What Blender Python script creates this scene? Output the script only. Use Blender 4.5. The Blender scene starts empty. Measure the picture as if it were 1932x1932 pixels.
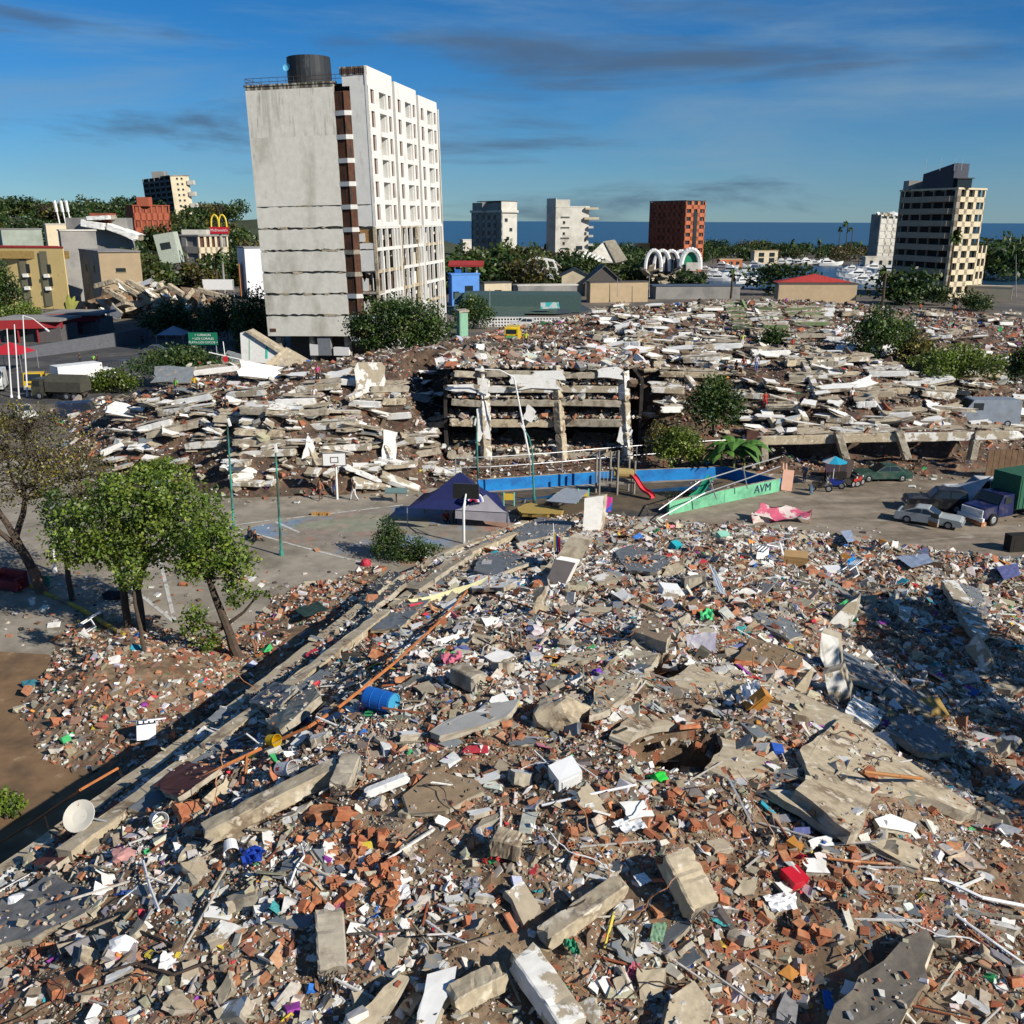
import bpy, bmesh, math, random
import numpy as np
from mathutils import Vector, Matrix, Euler
random.seed(11); RNG = np.random.default_rng(11)
R_ = math.radians
scene = bpy.context.scene
COL = scene.collection

# ------------------------------------------------------------------ camera
CAM_H, FPX, PITCH, ROLL = 21.0, 1800.0, R_(16.97), R_(0.24)
CAM_ROT = Matrix.Rotation(math.pi/2-PITCH, 3, 'X') @ Matrix.Rotation(ROLL, 3, 'Z')
cd = bpy.data.cameras.new('camera'); cam = bpy.data.objects.new('camera', cd); COL.objects.link(cam)
cam.matrix_world = Matrix.Translation((0, 0, CAM_H)) @ CAM_ROT.to_4x4()
cd.sensor_width = 36; cd.lens = 36*FPX/1932; cd.clip_start = 0.5; cd.clip_end = 90000
scene.camera = cam
# ------------------------------------------------------------------ sun, sky, exposure
SUN_EL, SUN_A = R_(31), R_(35)
SDIR = Vector((math.cos(SUN_EL)*math.cos(SUN_A), -math.cos(SUN_EL)*math.sin(SUN_A), math.sin(SUN_EL)))
sl = bpy.data.lights.new('sun', 'SUN'); sl.energy = 5.0; sl.angle = R_(0.5); sl.color = (1.0, .93, .82)
so = bpy.data.objects.new('sun', sl); COL.objects.link(so); so.rotation_euler = SDIR.to_track_quat('Z', 'Y').to_euler()
so.location = (60, -25, 80)
world = bpy.data.worlds.new('World'); scene.world = world; world.use_nodes = True
wn = world.node_tree.nodes; wl = world.node_tree.links; wn.clear()
def N(tree, t, **kw):
    n = tree.nodes.new(t)
    for k, v in kw.items(): setattr(n, k, v)
    return n
def wnode(t, **kw): return N(world.node_tree, t, **kw)
wout = wnode('ShaderNodeOutputWorld'); bg = wnode('ShaderNodeBackground'); bg.inputs[1].default_value = 0.062
sky = wnode('ShaderNodeTexSky', sky_type='NISHITA'); sky.sun_disc = False
sky.sun_elevation = SUN_EL; sky.sun_rotation = math.atan2(SDIR.x, SDIR.y); sky.altitude = 20
sky.air_density = 1.0; sky.dust_density = 0.0; sky.ozone_density = 6.0
hsv = wnode('ShaderNodeHueSaturation'); hsv.inputs['Saturation'].default_value = 1.12; hsv.inputs['Value'].default_value = .92
tint = wnode('ShaderNodeMix', data_type='RGBA', blend_type='MULTIPLY'); tint.inputs[0].default_value = 1.0; tint.inputs[7].default_value = (.60, .88, 1.16, 1)
wl.new(sky.outputs[0], tint.inputs[6]); wl.new(tint.outputs[2], hsv.inputs['Color'])
tc = wnode('ShaderNodeTexCoord')
def cloud(scale, sx, lo, hi, detail, dist, seedv):
    mp = wnode('ShaderNodeMapping'); mp.inputs['Scale'].default_value = sx; mp.inputs['Location'].default_value = seedv
    mp.inputs['Rotation'].default_value = (R_(3), R_(-4), 0)
    wl.new(tc.outputs['Generated'], mp.inputs[0])
    nz = wnode('ShaderNodeTexNoise'); nz.inputs['Scale'].default_value = scale; nz.inputs['Detail'].default_value = detail
    nz.inputs['Roughness'].default_value = .58; nz.inputs['Distortion'].default_value = dist
    wl.new(mp.outputs[0], nz.inputs['Vector'])
    rp = wnode('ShaderNodeMapRange'); rp.inputs[1].default_value = lo; rp.inputs[2].default_value = hi; rp.interpolation_type = 'SMOOTHSTEP'
    wl.new(nz.outputs[0], rp.inputs[0]); return rp.outputs[0]
def wmix(fac, a, b, k):
    m = wnode('ShaderNodeMix', data_type='RGBA'); mm = wnode('ShaderNodeMath', operation='MULTIPLY'); mm.inputs[1].default_value = k
    wl.new(fac, mm.inputs[0]); wl.new(mm.outputs[0], m.inputs[0]); wl.new(a, m.inputs[6])
    if isinstance(b, tuple): m.inputs[7].default_value = b
    else: wl.new(b, m.inputs[7])
    return m.outputs[2]
c1 = cloud(1.0, (1.3, 1.3, 9.0), .44, .74, 7, .5, (3.1, 1.7, .4))      # pale high veil
c2 = cloud(1.0, (2.6, 2.6, 24.0), .54, .72, 6, .3, (7.3, 2.2, 5.1))    # thin streaks
c3 = cloud(1.0, (2.2, 2.2, 17.0), .52, .68, 6, .4, (1.2, 9.4, 2.75))    # grey low bars
skyc = wmix(c1, hsv.outputs[0], (2.9, 4.6, 6.2, 1), .68)
skyc = wmix(c2, skyc, (3.0, 4.8, 6.4, 1), .36)
skyc = wmix(c3, skyc, (1.05, 1.7, 2.75, 1), .8)
wl.new(skyc, bg.inputs[0]); wl.new(bg.outputs[0], wout.inputs[0])
vs = scene.view_settings; vs.view_transform = 'Standard'; vs.look = 'None'; vs.exposure = 0.30; vs.gamma = 1.0
scene.cycles.max_bounces = 5; scene.cycles.diffuse_bounces = 2; scene.cycles.glossy_bounces = 2
scene.cycles.transparent_max_bounces = 6

# ------------------------------------------------------------------ pixel -> place
RM = np.array(CAM_ROT)
def ray(u, v):
    d = np.stack([(np.asarray(u, float)-966)/FPX, -(np.asarray(v, float)-966)/FPX, -np.ones_like(np.asarray(u, float))], -1)
    return d @ RM.T
def Pz(u, v, z=0.0):
    r = ray(u, v); t = (z-CAM_H)/r[2]; return Vector((r[0]*t, r[1]*t, z))
def Py(u, v, y):
    r = ray(u, v); t = y/r[1]; return Vector((r[0]*t, y, CAM_H+r[2]*t))
def px(P):                                   # metres per picture unit at a point
    q = RM.T @ (np.array(P)-np.array((0, 0, CAM_H))); return -q[2]/FPX

# ------------------------------------------------------------------ mesh helpers
class MB:
    def __init__(s): s.v = []; s.f = []; s.m = []
    def add(s, vs, fs, mi=0):
        o = len(s.v); s.v += [tuple(p) for p in vs]
        for f in fs: s.f.append(tuple(i+o for i in f)); s.m.append(mi)
        return s
    def box(s, c, d, rot=None, mi=0, taper=1.0, jit=0.0):
        vs = []
        for z in (-.5, .5):
            k = taper if z > 0 else 1
            for x, y in ((-.5, -.5), (.5, -.5), (.5, .5), (-.5, .5)):
                p = Vector((x*d[0]*k, y*d[1]*k, z*d[2]))
                if jit: p += Vector([random.uniform(-jit, jit) for _ in range(3)])
                if rot is not None: p = rot @ p
                vs.append(p+Vector(c))
        return s.add(vs, ((3, 2, 1, 0), (4, 5, 6, 7), (0, 1, 5, 4), (1, 2, 6, 5), (2, 3, 7, 6), (3, 0, 4, 7)), mi)
    def tube(s, p0, p1, r0, r1=None, n=8, mi=0, cap=True):
        p0 = Vector(p0); p1 = Vector(p1); r1 = r0 if r1 is None else r1
        a = (p1-p0).normalized(); u = a.orthogonal().normalized(); w = a.cross(u)
        vs = []
        for p, r in ((p0, r0), (p1, r1)):
            for i in range(n):
                t = 2*math.pi*i/n; vs.append(p+(u*math.cos(t)+w*math.sin(t))*r)
        fs = [(i, (i+1) % n, n+(i+1) % n, n+i) for i in range(n)]
        if cap: fs += [tuple(range(n-1, -1, -1)), tuple(range(n, 2*n))]
        return s.add(vs, fs, mi)
    def path(s, pts, r, n=6, mi=0):
        for a, b in zip(pts[:-1], pts[1:]): s.tube(a, b, r, r, n, mi)
        return s
    def lathe(s, prof, n=16, c=(0, 0, 0), mi=0):
        vs = []; c = Vector(c)
        for r, z in prof:
            for i in range(n):
                t = 2*math.pi*i/n; vs.append(c+Vector((r*math.cos(t), r*math.sin(t), z)))
        fs = []
        for k in range(len(prof)-1):
            for i in range(n):
                j = (i+1) % n; fs.append((k*n+i, k*n+j, (k+1)*n+j, (k+1)*n+i))
        return s.add(vs, fs, mi)
    def prism(s, poly, d, mi=0, mis=None):
        """poly: list of 3D points (top), extruded by vector d"""
        n = len(poly); d = Vector(d); top = [Vector(p) for p in poly]
        s.add(top+[p+d for p in top], [tuple(range(n))], mi); o = len(s.v)-2*n
        s.f.append(tuple(o+n+i for i in range(n-1, -1, -1))); s.m.append(mi if mis is None else mis)
        for i in range(n):
            j = (i+1) % n; s.f.append((o+j, o+i, o+n+i, o+n+j)); s.m.append(mi if mis is None else mis)
        return s
    def mesh(s, name, mats, smooth=False):
        me = bpy.data.meshes.new(name); me.from_pydata(s.v, [], s.f)
        if not isinstance(mats, (list, tuple)): mats = [mats]
        for m in mats: me.materials.append(m)
        me.polygons.foreach_set('material_index', s.m)
        if smooth: me.polygons.foreach_set('use_smooth', [True]*len(s.f))
        me.update(); return me
    def build(s, name, mats, parent=None, smooth=False, loc=None):
        return link(name, s.mesh(name, mats, smooth), parent, loc)
def link(name, me, parent=None, loc=None):
    o = bpy.data.objects.new(name, me); COL.objects.link(o)
    if parent is not None: o.parent = parent
    if loc is not None: o.location = loc
    return o
def tag(o, label, cat, group=None):
    o['label'] = label; o['category'] = cat
    if group: o['group'] = group
    return o
def thing(name, label, cat, loc=(0, 0, 0), rz=0.0, group=None):
    o = bpy.data.objects.new(name, None); COL.objects.link(o); o.location = loc; o.rotation_euler = (0, 0, rz)
    o.empty_display_size = .2
    return tag(o, label, cat, group)
def struct(o): o['kind'] = 'structure'; return o
def stuff(o, label, cat=None):
    o['kind'] = 'stuff'; o['label'] = label
    if cat: o['category'] = cat
    return o
def dup(root, loc, rz, label=None, group=None, scale=None, parent=None):
    c = root.copy(); COL.objects.link(c)
    if parent is not None: c.parent = parent
    else:
        c.location = loc; c.rotation_euler = (0, 0, rz)
        if scale is not None: c.scale = scale if hasattr(scale, '__len__') else (scale,)*3
        if label: c['label'] = label
        if group: c['group'] = group
    for ch in root.children: dup(ch, None, None, parent=c)
    return c
def quads_np(name, V, F, mats, col=None, smooth=False, midx=None):
    me = bpy.data.meshes.new(name); n, m = len(V), len(F); k = F.shape[1]
    me.vertices.add(n); me.vertices.foreach_set('co', np.ascontiguousarray(V, np.float32).ravel())
    me.loops.add(m*k); me.loops.foreach_set('vertex_index', np.ascontiguousarray(F, np.int32).ravel())
    me.polygons.add(m); me.polygons.foreach_set('loop_start', np.arange(m, dtype=np.int32)*k)
    me.polygons.foreach_set('loop_total', np.full(m, k, np.int32))
    me.polygons.foreach_set('use_smooth', np.full(m, bool(smooth)))
    if not isinstance(mats, (list, tuple)): mats = [mats]
    for q in mats: me.materials.append(q)
    if midx is not None: me.polygons.foreach_set('material_index', midx.astype(np.int32))
    if col is not None:
        a = me.attributes.new('col', 'FLOAT_COLOR', 'POINT')
        c4 = np.ones((n, 4), np.float32); c4[:, :3] = col; a.data.foreach_set('color', c4.ravel())
    me.update(calc_edges=True); return me

# ------------------------------------------------------------------ materials
MATS = {}
def mat(name, col, rough=.85, var=.22, scale=2.0, col2=None, lo=.5, hi=.6, scale2=.6, bump=.0, bscale=12.0, metal=0.0, attr=False,
        col3=None, lo3=.58, hi3=.66, scale3=1.7, stretch=None, spec=.25, trans=0.0, emit=None, obj=False):
    if name in MATS: return MATS[name]
    m = bpy.data.materials.new(name); m.use_nodes = True; t = m.node_tree; t.nodes.clear(); L = t.links.new
    out = N(t, 'ShaderNodeOutputMaterial'); b = N(t, 'ShaderNodeBsdfPrincipled'); L(b.outputs[0], out.inputs[0])
    b.inputs['Roughness'].default_value = rough; b.inputs['Metallic'].default_value = metal
    b.inputs['Specular IOR Level'].default_value = spec
    if obj: pos = N(t, 'ShaderNodeTexCoord').outputs['Object']
    else: pos = N(t, 'ShaderNodeNewGeometry').outputs['Position']
    if stretch:
        mp = N(t, 'ShaderNodeMapping'); mp.inputs['Scale'].default_value = stretch; L(pos, mp.inputs[0]); pos2 = mp.outputs[0]
    else: pos2 = pos
    def noise(sc, det=5, p=None):
        n = N(t, 'ShaderNodeTexNoise'); n.inputs['Scale'].default_value = sc; n.inputs['Detail'].default_value = det
        n.inputs['Roughness'].default_value = .62; L(p or pos, n.inputs['Vector']); return n.outputs[0]
    def rng(s, a, bb, c=0., d=1.):
        r = N(t, 'ShaderNodeMapRange'); L(s, r.inputs[0])
        for i, x in enumerate((a, bb, c, d)): r.inputs[i+1].default_value = x
        return r.outputs[0]
    def mix(f, a, bb, mode='MIX'):
        x = N(t, 'ShaderNodeMix', data_type='RGBA', blend_type=mode)
        if isinstance(f, float): x.inputs[0].default_value = f
        else: L(f, x.inputs[0])
        for s, i in ((a, 6), (bb, 7)):
            if isinstance(s, tuple): x.inputs[i].default_value = s if len(s) == 4 else s+(1,)
            else: L(s, x.inputs[i])
        return x.outputs[2]
    if attr:
        at = N(t, 'ShaderNodeAttribute', attribute_name='col'); base = at.outputs['Color']
    else: base = tuple(col)
    if col2: base = mix(rng(noise(scale2, 6, pos2), lo, hi), base, tuple(col2))
    if col3: base = mix(rng(noise(scale3, 6, pos2), lo3, hi3), base, tuple(col3))
    if var:
        g = rng(noise(scale, 6), .25, .75, 1-var, 1+var); cmb = N(t, 'ShaderNodeCombineColor')
        for i in range(3): L(g, cmb.inputs[i])
        base = mix(1.0, base, cmb.outputs[0], 'MULTIPLY')
    if isinstance(base, tuple): b.inputs['Base Color'].default_value = base+(1,)
    else: L(base, b.inputs['Base Color'])
    if bump:
        bp = N(t, 'ShaderNodeBump'); bp.inputs['Strength'].default_value = min(1, bump*8); bp.inputs['Distance'].default_value = bump
        L(noise(bscale, 6), bp.inputs['Height']); L(bp.outputs[0], b.inputs['Normal'])
    if trans: b.inputs['Transmission Weight'].default_value = trans
    if emit:
        b.inputs['Emission Color'].default_value = tuple(emit)+(1,); b.inputs['Emission Strength'].default_value = 1
    MATS[name] = m; return m
WHITE = (.74, .735, .70); CONC = (.36, .32, .25); TAN = (.40, .33, .22); GREY = (.27, .28, .29); BRICK = (.33, .115, .055); DIRT = (.155, .105, .065)
M_debris = mat('debris', (1, 1, 1), attr=True, var=.28, scale=9, bump=.012, bscale=25)
M_dirt = mat('rubble_dirt', DIRT, var=.4, scale=3.5, col2=(.27, .20, .13), lo=.46, hi=.6, scale2=.8, col3=(.30, .10, .05), lo3=.56, hi3=.66, scale3=2.2, bump=.03, bscale=8)
M_conc = mat('concrete', CONC, var=.25, scale=3, col2=(.22, .18, .13), lo=.5, hi=.62, scale2=1.6, bump=.03, bscale=9)
M_tan = mat('tan_concrete', (.41, .345, .24), var=.25, scale=5, col2=(.20, .15, .10), lo=.52, hi=.60, scale2=1.0, col3=(.56, .50, .39), lo3=.55, hi3=.62, scale3=2.0, bump=.025, bscale=11)
M_grey = mat('slate_concrete', (.155, .175, .19), var=.28, scale=2.5, col2=(.23, .20, .16), lo=.55, hi=.66, scale2=1.5, bump=.008, bscale=18)
M_white = mat('white_plaster', WHITE, var=.1, scale=3, col2=(.48, .45, .38), lo=.56, hi=.72, scale2=1.5, bump=.006, bscale=20)
M_patch = mat('patchy_plaster', (.34, .29, .21), var=.18, scale=4, col2=(.64, .63, .59), lo=.50, hi=.52, scale2=.9, bump=.012, bscale=14)
M_brick = mat('brick_clay', (.36, .125, .06), var=.35, scale=6, col2=(.42, .20, .10), lo=.45, hi=.6, scale2=2.5, bump=.006, bscale=30)
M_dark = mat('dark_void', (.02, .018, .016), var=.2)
M_steel = mat('galvanised', (.36, .37, .38), rough=.5, metal=.6, var=.15)
M_rust = mat('rusty_steel', (.36, .15, .06), rough=.8, var=.35, scale=6, col2=(.45, .30, .20), lo=.5, hi=.62, scale2=3)
M_rebar = mat('rebar', (.07, .05, .04), rough=.8)
M_tyre = mat('rubber', (.018, .018, .018), rough=.9, var=.1)
M_glass = mat('dark_glass', (.02, .028, .032), rough=.12, var=.0, spec=.6)
M_wpaint = mat('white_paint', (.72, .72, .70), rough=.5, var=.06)
M_plastic_w = mat('white_plastic', (.74, .75, .75), rough=.4, var=.05)
def flat(name, col, rough=.6, var=.1, **k): return mat(name, col, rough=rough, var=var, **k)
# ------------------------------------------------------------------ terrain functions
from mathutils.geometry import tessellate_polygon
def vnoise(x, y, seed, octs=4, sc=1.0, gain=.55):
    r = np.random.default_rng(seed); T = r.random((64, 64)); out = np.zeros(np.broadcast(x, y).shape); a = 1.0; tot = 0
    for k in range(octs):
        X = np.asarray(x)*sc+k*17.3; Y = np.asarray(y)*sc+k*9.1; i = np.floor(X).astype(int); j = np.floor(Y).astype(int)
        fx = X-i; fy = Y-j; fx = fx*fx*(3-2*fx); fy = fy*fy*(3-2*fy)
        g = lambda p, q: T[p % 64, q % 64]
        out += a*((g(i, j)*(1-fx)+g(i+1, j)*fx)*(1-fy)+(g(i, j+1)*(1-fx)+g(i+1, j+1)*fx)*fy-.5); tot += a; a *= gain; sc = sc*2
    return out/tot*2
class TPS:
    def __init__(s, pts, lam=.02):
        p = np.array([(q[0], q[1]) for q in pts]); z = np.array([q[2] for q in pts]); s.p = p; n = len(p)
        K = s.phi(np.hypot(p[:, None, 0]-p[None, :, 0], p[:, None, 1]-p[None, :, 1]))+np.eye(n)*lam*100
        A = np.zeros((n+3, n+3)); A[:n, :n] = K; A[:n, n] = 1; A[:n, n+1:] = p; A[n, :n] = 1; A[n+1:, :n] = p.T
        w = np.linalg.solve(A, np.r_[z, 0, 0, 0]); s.w = w; s.lo = z.min(); s.hi = z.max()
    @staticmethod
    def phi(r): return np.where(r > 1e-9, r*r*np.log(np.maximum(r, 1e-9)), 0)
    def __call__(s, X, Y):
        n = len(s.p); out = s.w[n]+s.w[n+1]*X+s.w[n+2]*Y
        for i in range(n): out = out+s.w[i]*s.phi(np.hypot(X-s.p[i, 0], Y-s.p[i, 1]))
        return np.clip(out, s.lo, s.hi+.3)
class HF:
    def __init__(s, x0, x1, y0, y1, res):
        s.x0, s.y0, s.res = x0, y0, res; s.nx = int((x1-x0)/res)+1; s.ny = int((y1-y0)/res)+1
        s.X, s.Y = np.meshgrid(x0+np.arange(s.nx)*res, y0+np.arange(s.ny)*res, indexing='ij'); s.Z = None
    def __call__(s, x, y):
        fx = (np.asarray(x, float)-s.x0)/s.res; fy = (np.asarray(y, float)-s.y0)/s.res
        ok = (fx >= 0) & (fx < s.nx-1) & (fy >= 0) & (fy < s.ny-1)
        fx = np.clip(fx, 0, s.nx-1.001); fy = np.clip(fy, 0, s.ny-1.001); i = fx.astype(int); j = fy.astype(int); a = fx-i; b = fy-j
        z = (s.Z[i, j]*(1-a)+s.Z[i+1, j]*a)*(1-b)+(s.Z[i, j+1]*(1-a)+s.Z[i+1, j+1]*a)*b
        return np.where(ok, z, -9.0)
    def build(s, name, m, keep=None):
        idx = np.arange(s.nx*s.ny).reshape(s.nx, s.ny)
        F = np.stack([idx[:-1, :-1], idx[1:, :-1], idx[1:, 1:], idx[:-1, 1:]], -1).reshape(-1, 4)
        V = np.stack([s.X, s.Y, s.Z], -1).reshape(-1, 3)
        F = F[(V[F][:, :, 2] > -.12).any(1)]
        used = np.unique(F); mp = np.full(len(V), -1); mp[used] = np.arange(len(used))
        return link(name, quads_np(name, V[used], mp[F], m, smooth=False))
def seg_dist(X, Y, poly):
    """signed distance to an open polyline, positive to its left (walking along it)"""
    best = np.full(X.shape, 1e9); sgn = np.ones(X.shape)
    for (ax, ay), (bx, by) in zip(poly[:-1], poly[1:]):
        dx, dy = bx-ax, by-ay; L = dx*dx+dy*dy; t = np.clip(((X-ax)*dx+(Y-ay)*dy)/L, 0, 1)
        d = np.hypot(X-ax-t*dx, Y-ay-t*dy); c = dx*(Y-ay)-dy*(X-ax)
        m = d < best; best = np.where(m, d, best); sgn = np.where(m, np.sign(c), sgn)
    return best*sgn
def ctl(l): return [tuple(Pz(u, v, z)) for u, v, z in l]
# foreground mound: the roof of a pancaked block
edge = [(-120, 1745, 4.6), (0, 1655, 4.6), (250, 1480, 4.3), (520, 1285, 4.0), (640, 1185, 3.2), (760, 1085, 2.2), (880, 1030, 1.2), (1000, 985, .8),
        (1120, 968, .8), (1260, 985, .9), (1400, 990, .9), (1560, 1005, .9), (1700, 1030, .9), (1932, 1055, .9), (2150, 1075, .9)]
EDGE = [tuple(p)[:2] for p in ctl(edge)]
mc = ctl(edge+[(718, 1333, 8.2), (600, 1330, 6.6), (1000, 1300, 8.5), (1280, 1400, 8.5), (300, 1560, 6.4), (600, 1500, 7.5), (900, 1500, 8.4), (1300, 1500, 8.6), (1600, 1450, 8.0),
     (1800, 1530, 6.8), (1932, 1600, 7.0), (0, 1932, 6.0), (400, 1932, 6.8), (966, 1932, 7.3), (1500, 1932, 7.0), (1932, 1932, 7.2), (500, 1750, 7.2), (1000, 1700, 8.0),
     (1500, 1700, 8.0), (1900, 1750, 7.4), (1000, 1200, 6.9), (1200, 1150, 6.6), (1300, 1230, 7.8), (1100, 1100, 4.9), (1000, 1060, 3.2), (860, 1150, 4.6), (1300, 1050, 3.8),
     (1500, 1100, 4.6), (1480, 1190, 6.2), (1600, 1200, 5.6), (1750, 1250, 4.0), (1900, 1260, 3.2), (1900, 1400, 3.8), (1780, 1380, 4.8), (1690, 1300, 5.4), (1932, 1500, 4.9), (1750, 1120, 3.2),
     (1932, 1150, 2.2), (2100, 1300, 3), (2100, 1600, 6.5), (-100, 1932, 5.6), (740, 1230, 5.6), (420, 1440, 5.6)])
MF = HF(-26, 40, 9, 72, .2); tps = TPS(mc)
sd = seg_dist(MF.X, MF.Y, EDGE)
Zb = tps(MF.X, MF.Y)
MF.Z = Zb+vnoise(MF.X, MF.Y, 3, 5, .35)*.42*np.clip(-sd/3, 0.15, 1)+vnoise(MF.X, MF.Y, 4, 3, 1.6)*.12
MF.Z = np.where(sd > 0, MF.Z-1.5*sd-.3*np.clip(sd, 0, 1), MF.Z)
PITS = []
def pit(u, v, z, a, b, rot, depth):
    p = Pz(u, v, z); c, s = math.cos(rot), math.sin(rot); x = MF.X-p.x; y = MF.Y-p.y; q = np.hypot((x*c+y*s)/a, (-x*s+y*c)/b)
    MF.Z = MF.Z-depth*np.clip((1.15-q)/.35, 0, 1); PITS.append((p, a, b, rot))
pit(1285, 1415, 8.5, 1.65, 1.0, -.15, 2.2); pit(1093, 1254, 8.0, .85, .75, 0, 1.6); pit(1250, 1258, 8.0, .9, 1.2, .5, 1.6)
# small heap by the trees
PF = HF(-30, -8, 28, 56, .25)
pc = ctl([(200, 1225, 1.9), (290, 1250, 1.7), (120, 1300, 1.0), (210, 1330, 1.3), (330, 1330, 1.3), (220, 1420, .8), (330, 1420, .7), (150, 1420, .35), (420, 1300, 1.0), (450, 1240, .5), (60, 1290, -.3), (40, 1400, -.3),
          (90, 1480, -.3), (200, 1500, -.3), (330, 1500, .2), (130, 1195, .1), (250, 1180, .3), (380, 1200, -.2), (480, 1180, -.1), (560, 1120, .2), (620, 1080, -.3), (540, 1150, .5), (500, 1215, .8), (0, 1250, -.5), (430, 1120, -.6), (-60, 1400, -.6), (640, 1040, -.6)])
PF.Z = TPS(pc)(PF.X, PF.Y)+vnoise(PF.X, PF.Y, 8, 4, .8)*.22
# middle distance: the collapsed rows behind the court and behind the parking place
mid = [(120, 900, -.6), (300, 925, -.2), (430, 942, -.1), (640, 935, -.05), (830, 922, 0), (1000, 893, .3), (1200, 885, .3), (1450, 893, 0), (1600, 900, .05), (1800, 893, 0), (1932, 868, 0), (2100, 850, -.2),
       (300, 860, 1.6), (430, 870, 2.0), (600, 868, 2.4), (750, 868, 2.6), (280, 800, 3.6), (500, 800, 5.4), (700, 792, 6.0), (250, 745, 4.6), (400, 722, 6.2), (600, 705, 7.2), (780, 702, 7.6), (160, 790, .8), (120, 830, -.4), (190, 750, 1.5)]
mid2 = [(850, 700, 7.8), (1000, 690, 8.2), (1150, 690, 8.2), (960, 660, 5.6), (1100, 650, 6.6), (960, 625, 2.6), (900, 650, 3.0), (1150, 620, 6.5), (1300, 600, 7.2), (1300, 572, 7.0), (1160, 590, 6.5), (1090, 600, 3.0),
        (1500, 600, 7.0), (1500, 572, 6.0), (1700, 600, 6.0), (1900, 600, 4.5), (1900, 650, 4.6), (1750, 650, 5.4), (1932, 700, 3.0), (1600, 650, 7.0), (1600, 700, 6.4), (1600, 762, 4.8), (1450, 765, 4.6), (1750, 765, 4.2), (1860, 765, 2.2), (1440, 700, 6.6), (1300, 720, 6.8),
        (1300, 770, 4.0), (1520, 832, 2.6), (1700, 830, 2.6), (1850, 828, 2.0), (1400, 835, 1.5), (1250, 840, 1.0), (1250, 650, 7.4), (1400, 640, 7.2), (1800, 700, 4.8)]
bound = [(-62, 80, -1.5), (-58, 105, -1.2), (-30, 118, -.8), (-45, 118, -1.2), (-18, 124, -.3), (-62, 130, -1.5), (0, 205, -.4), (20, 210, 0), (60, 205, 0), (90, 200, 0), (95, 140, 0), (90, 85, -1), (-30, 150, -1), (-10, 180, -.4),
         (-40, 70, -1.2), (0, 68, -1.2), (40, 68, -1.2), (75, 72, -1.2)]
MIDF = HF(-58, 92, 70, 206, .5)
MIDF.Z = TPS(ctl(mid+mid2)+bound, .05)(MIDF.X, MIDF.Y)
lv = vnoise(MIDF.X, MIDF.Y, 21, 3, .16)
st = 1.1; zz = MIDF.Z+lv*.8; MIDF.Z = np.where(MIDF.Z > .5, .45*MIDF.Z+.55*(np.floor(zz/st)*st+np.clip((zz/st-np.floor(zz/st)-.55)*2.2, 0, 1)*st), MIDF.Z)
MIDF.Z += vnoise(MIDF.X, MIDF.Y, 22, 4, .5)*.45*np.clip(MIDF.Z, .1, 1)
EDGE2 = [tuple(p)[:2] for p in ctl(mid[:12])]; sd2 = seg_dist(MIDF.X, MIDF.Y, EDGE2); MIDF.Z = np.where(sd2 < 0, np.minimum(MIDF.Z, -.05+.8*sd2), np.minimum(MIDF.Z, .05+1.1*sd2))
# pocket where the framed front still stands
FX0, FX1, FY = Py(838, 780, 84).x, Py(1212, 780, 84).x, 84.0
def carve(x0, x1, y0, y1, base, sl, sr, sf, sb):
    d = np.maximum(np.maximum((x0-MIDF.X)*sl, (MIDF.X-x1)*sr), np.maximum((y0-MIDF.Y)*sf, (MIDF.Y-y1)*sb)); MIDF.Z = np.minimum(MIDF.Z, base+np.maximum(d, 0))
carve(FX0, FX1, FY-1.5, FY+11.6, .55+vnoise(MIDF.X, MIDF.Y, 5, 3, .5)*.5, 1.5, 1.4, 9, 4)
carve(FX0-1, FX1+1.5, FY-16, FY-1.5, .1+vnoise(MIDF.X, MIDF.Y, 6, 3, .6)*.35+np.clip((MIDF.Y-79.5)/4, 0, 1)*.5, .9, .9, 9, 30)
pxx = Py(1505, 850, 81).x; pxy = Py(1900, 850, 81).x
carve(pxx, pxy, 80, 84.8, .5+vnoise(MIDF.X, MIDF.Y, 7, 3, .7)*.5, 1.5, 1.5, 9, 4)
def surf(x, y): return np.maximum(np.maximum(MF(x, y), PF(x, y)), np.maximum(MIDF(x, y), 0.0))
TT = np.concatenate([np.arange(9, 60, .08), np.arange(60, 260, .25)])
def hit(u, v, dz=0.0):
    r = ray(u, v); xs = r[0]*TT; ys = r[1]*TT; zs = CAM_H+r[2]*TT; h = surf(xs, ys)+dz
    k = np.argmax(zs < h)
    if not (zs < h).any(): return Pz(u, v, 0)
    return Vector((xs[k], ys[k], float(h[k])))
def sz(p): return float(surf(p[0], p[1]))

# ------------------------------------------------------------------ land, sea, sheets
M_sea = mat('sea_water', (.012, .05, .095), rough=.28, var=.25, scale=.02, bump=.25, bscale=.35, spec=.4)
M_land = mat('town_ground', (.16, .135, .105), var=.35, scale=.15, col2=(.09, .085, .08), lo=.45, hi=.6, scale2=.05, bump=.01, bscale=5)
sea = MB().add([(-60000, 200, -.6), (60000, 200, -.6), (60000, 70000, -.6), (-60000, 70000, -.6)], [(0, 1, 2, 3)]).build('sea', M_sea); struct(sea)
outer = [(-3000, -60), (3000, -60), (3000, 640), (900, 700), (420, 760), (120, 800), (-200, 900), (-3000, 1200)]
basin = [tuple(Pz(u, v, 0))[:2] for u, v in ((1320, 541), (1480, 546), (1700, 544), (1960, 536), (1960, 505), (1720, 501), (1560, 498), (1420, 499), (1350, 508))]
tri = tessellate_polygon([[Vector((x, y, 0)) for x, y in outer], [Vector((x, y, 0)) for x, y in reversed(basin)]])
allp = [(x, y, 0) for x, y in outer]+[(x, y, 0) for x, y in reversed(basin)]
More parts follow.
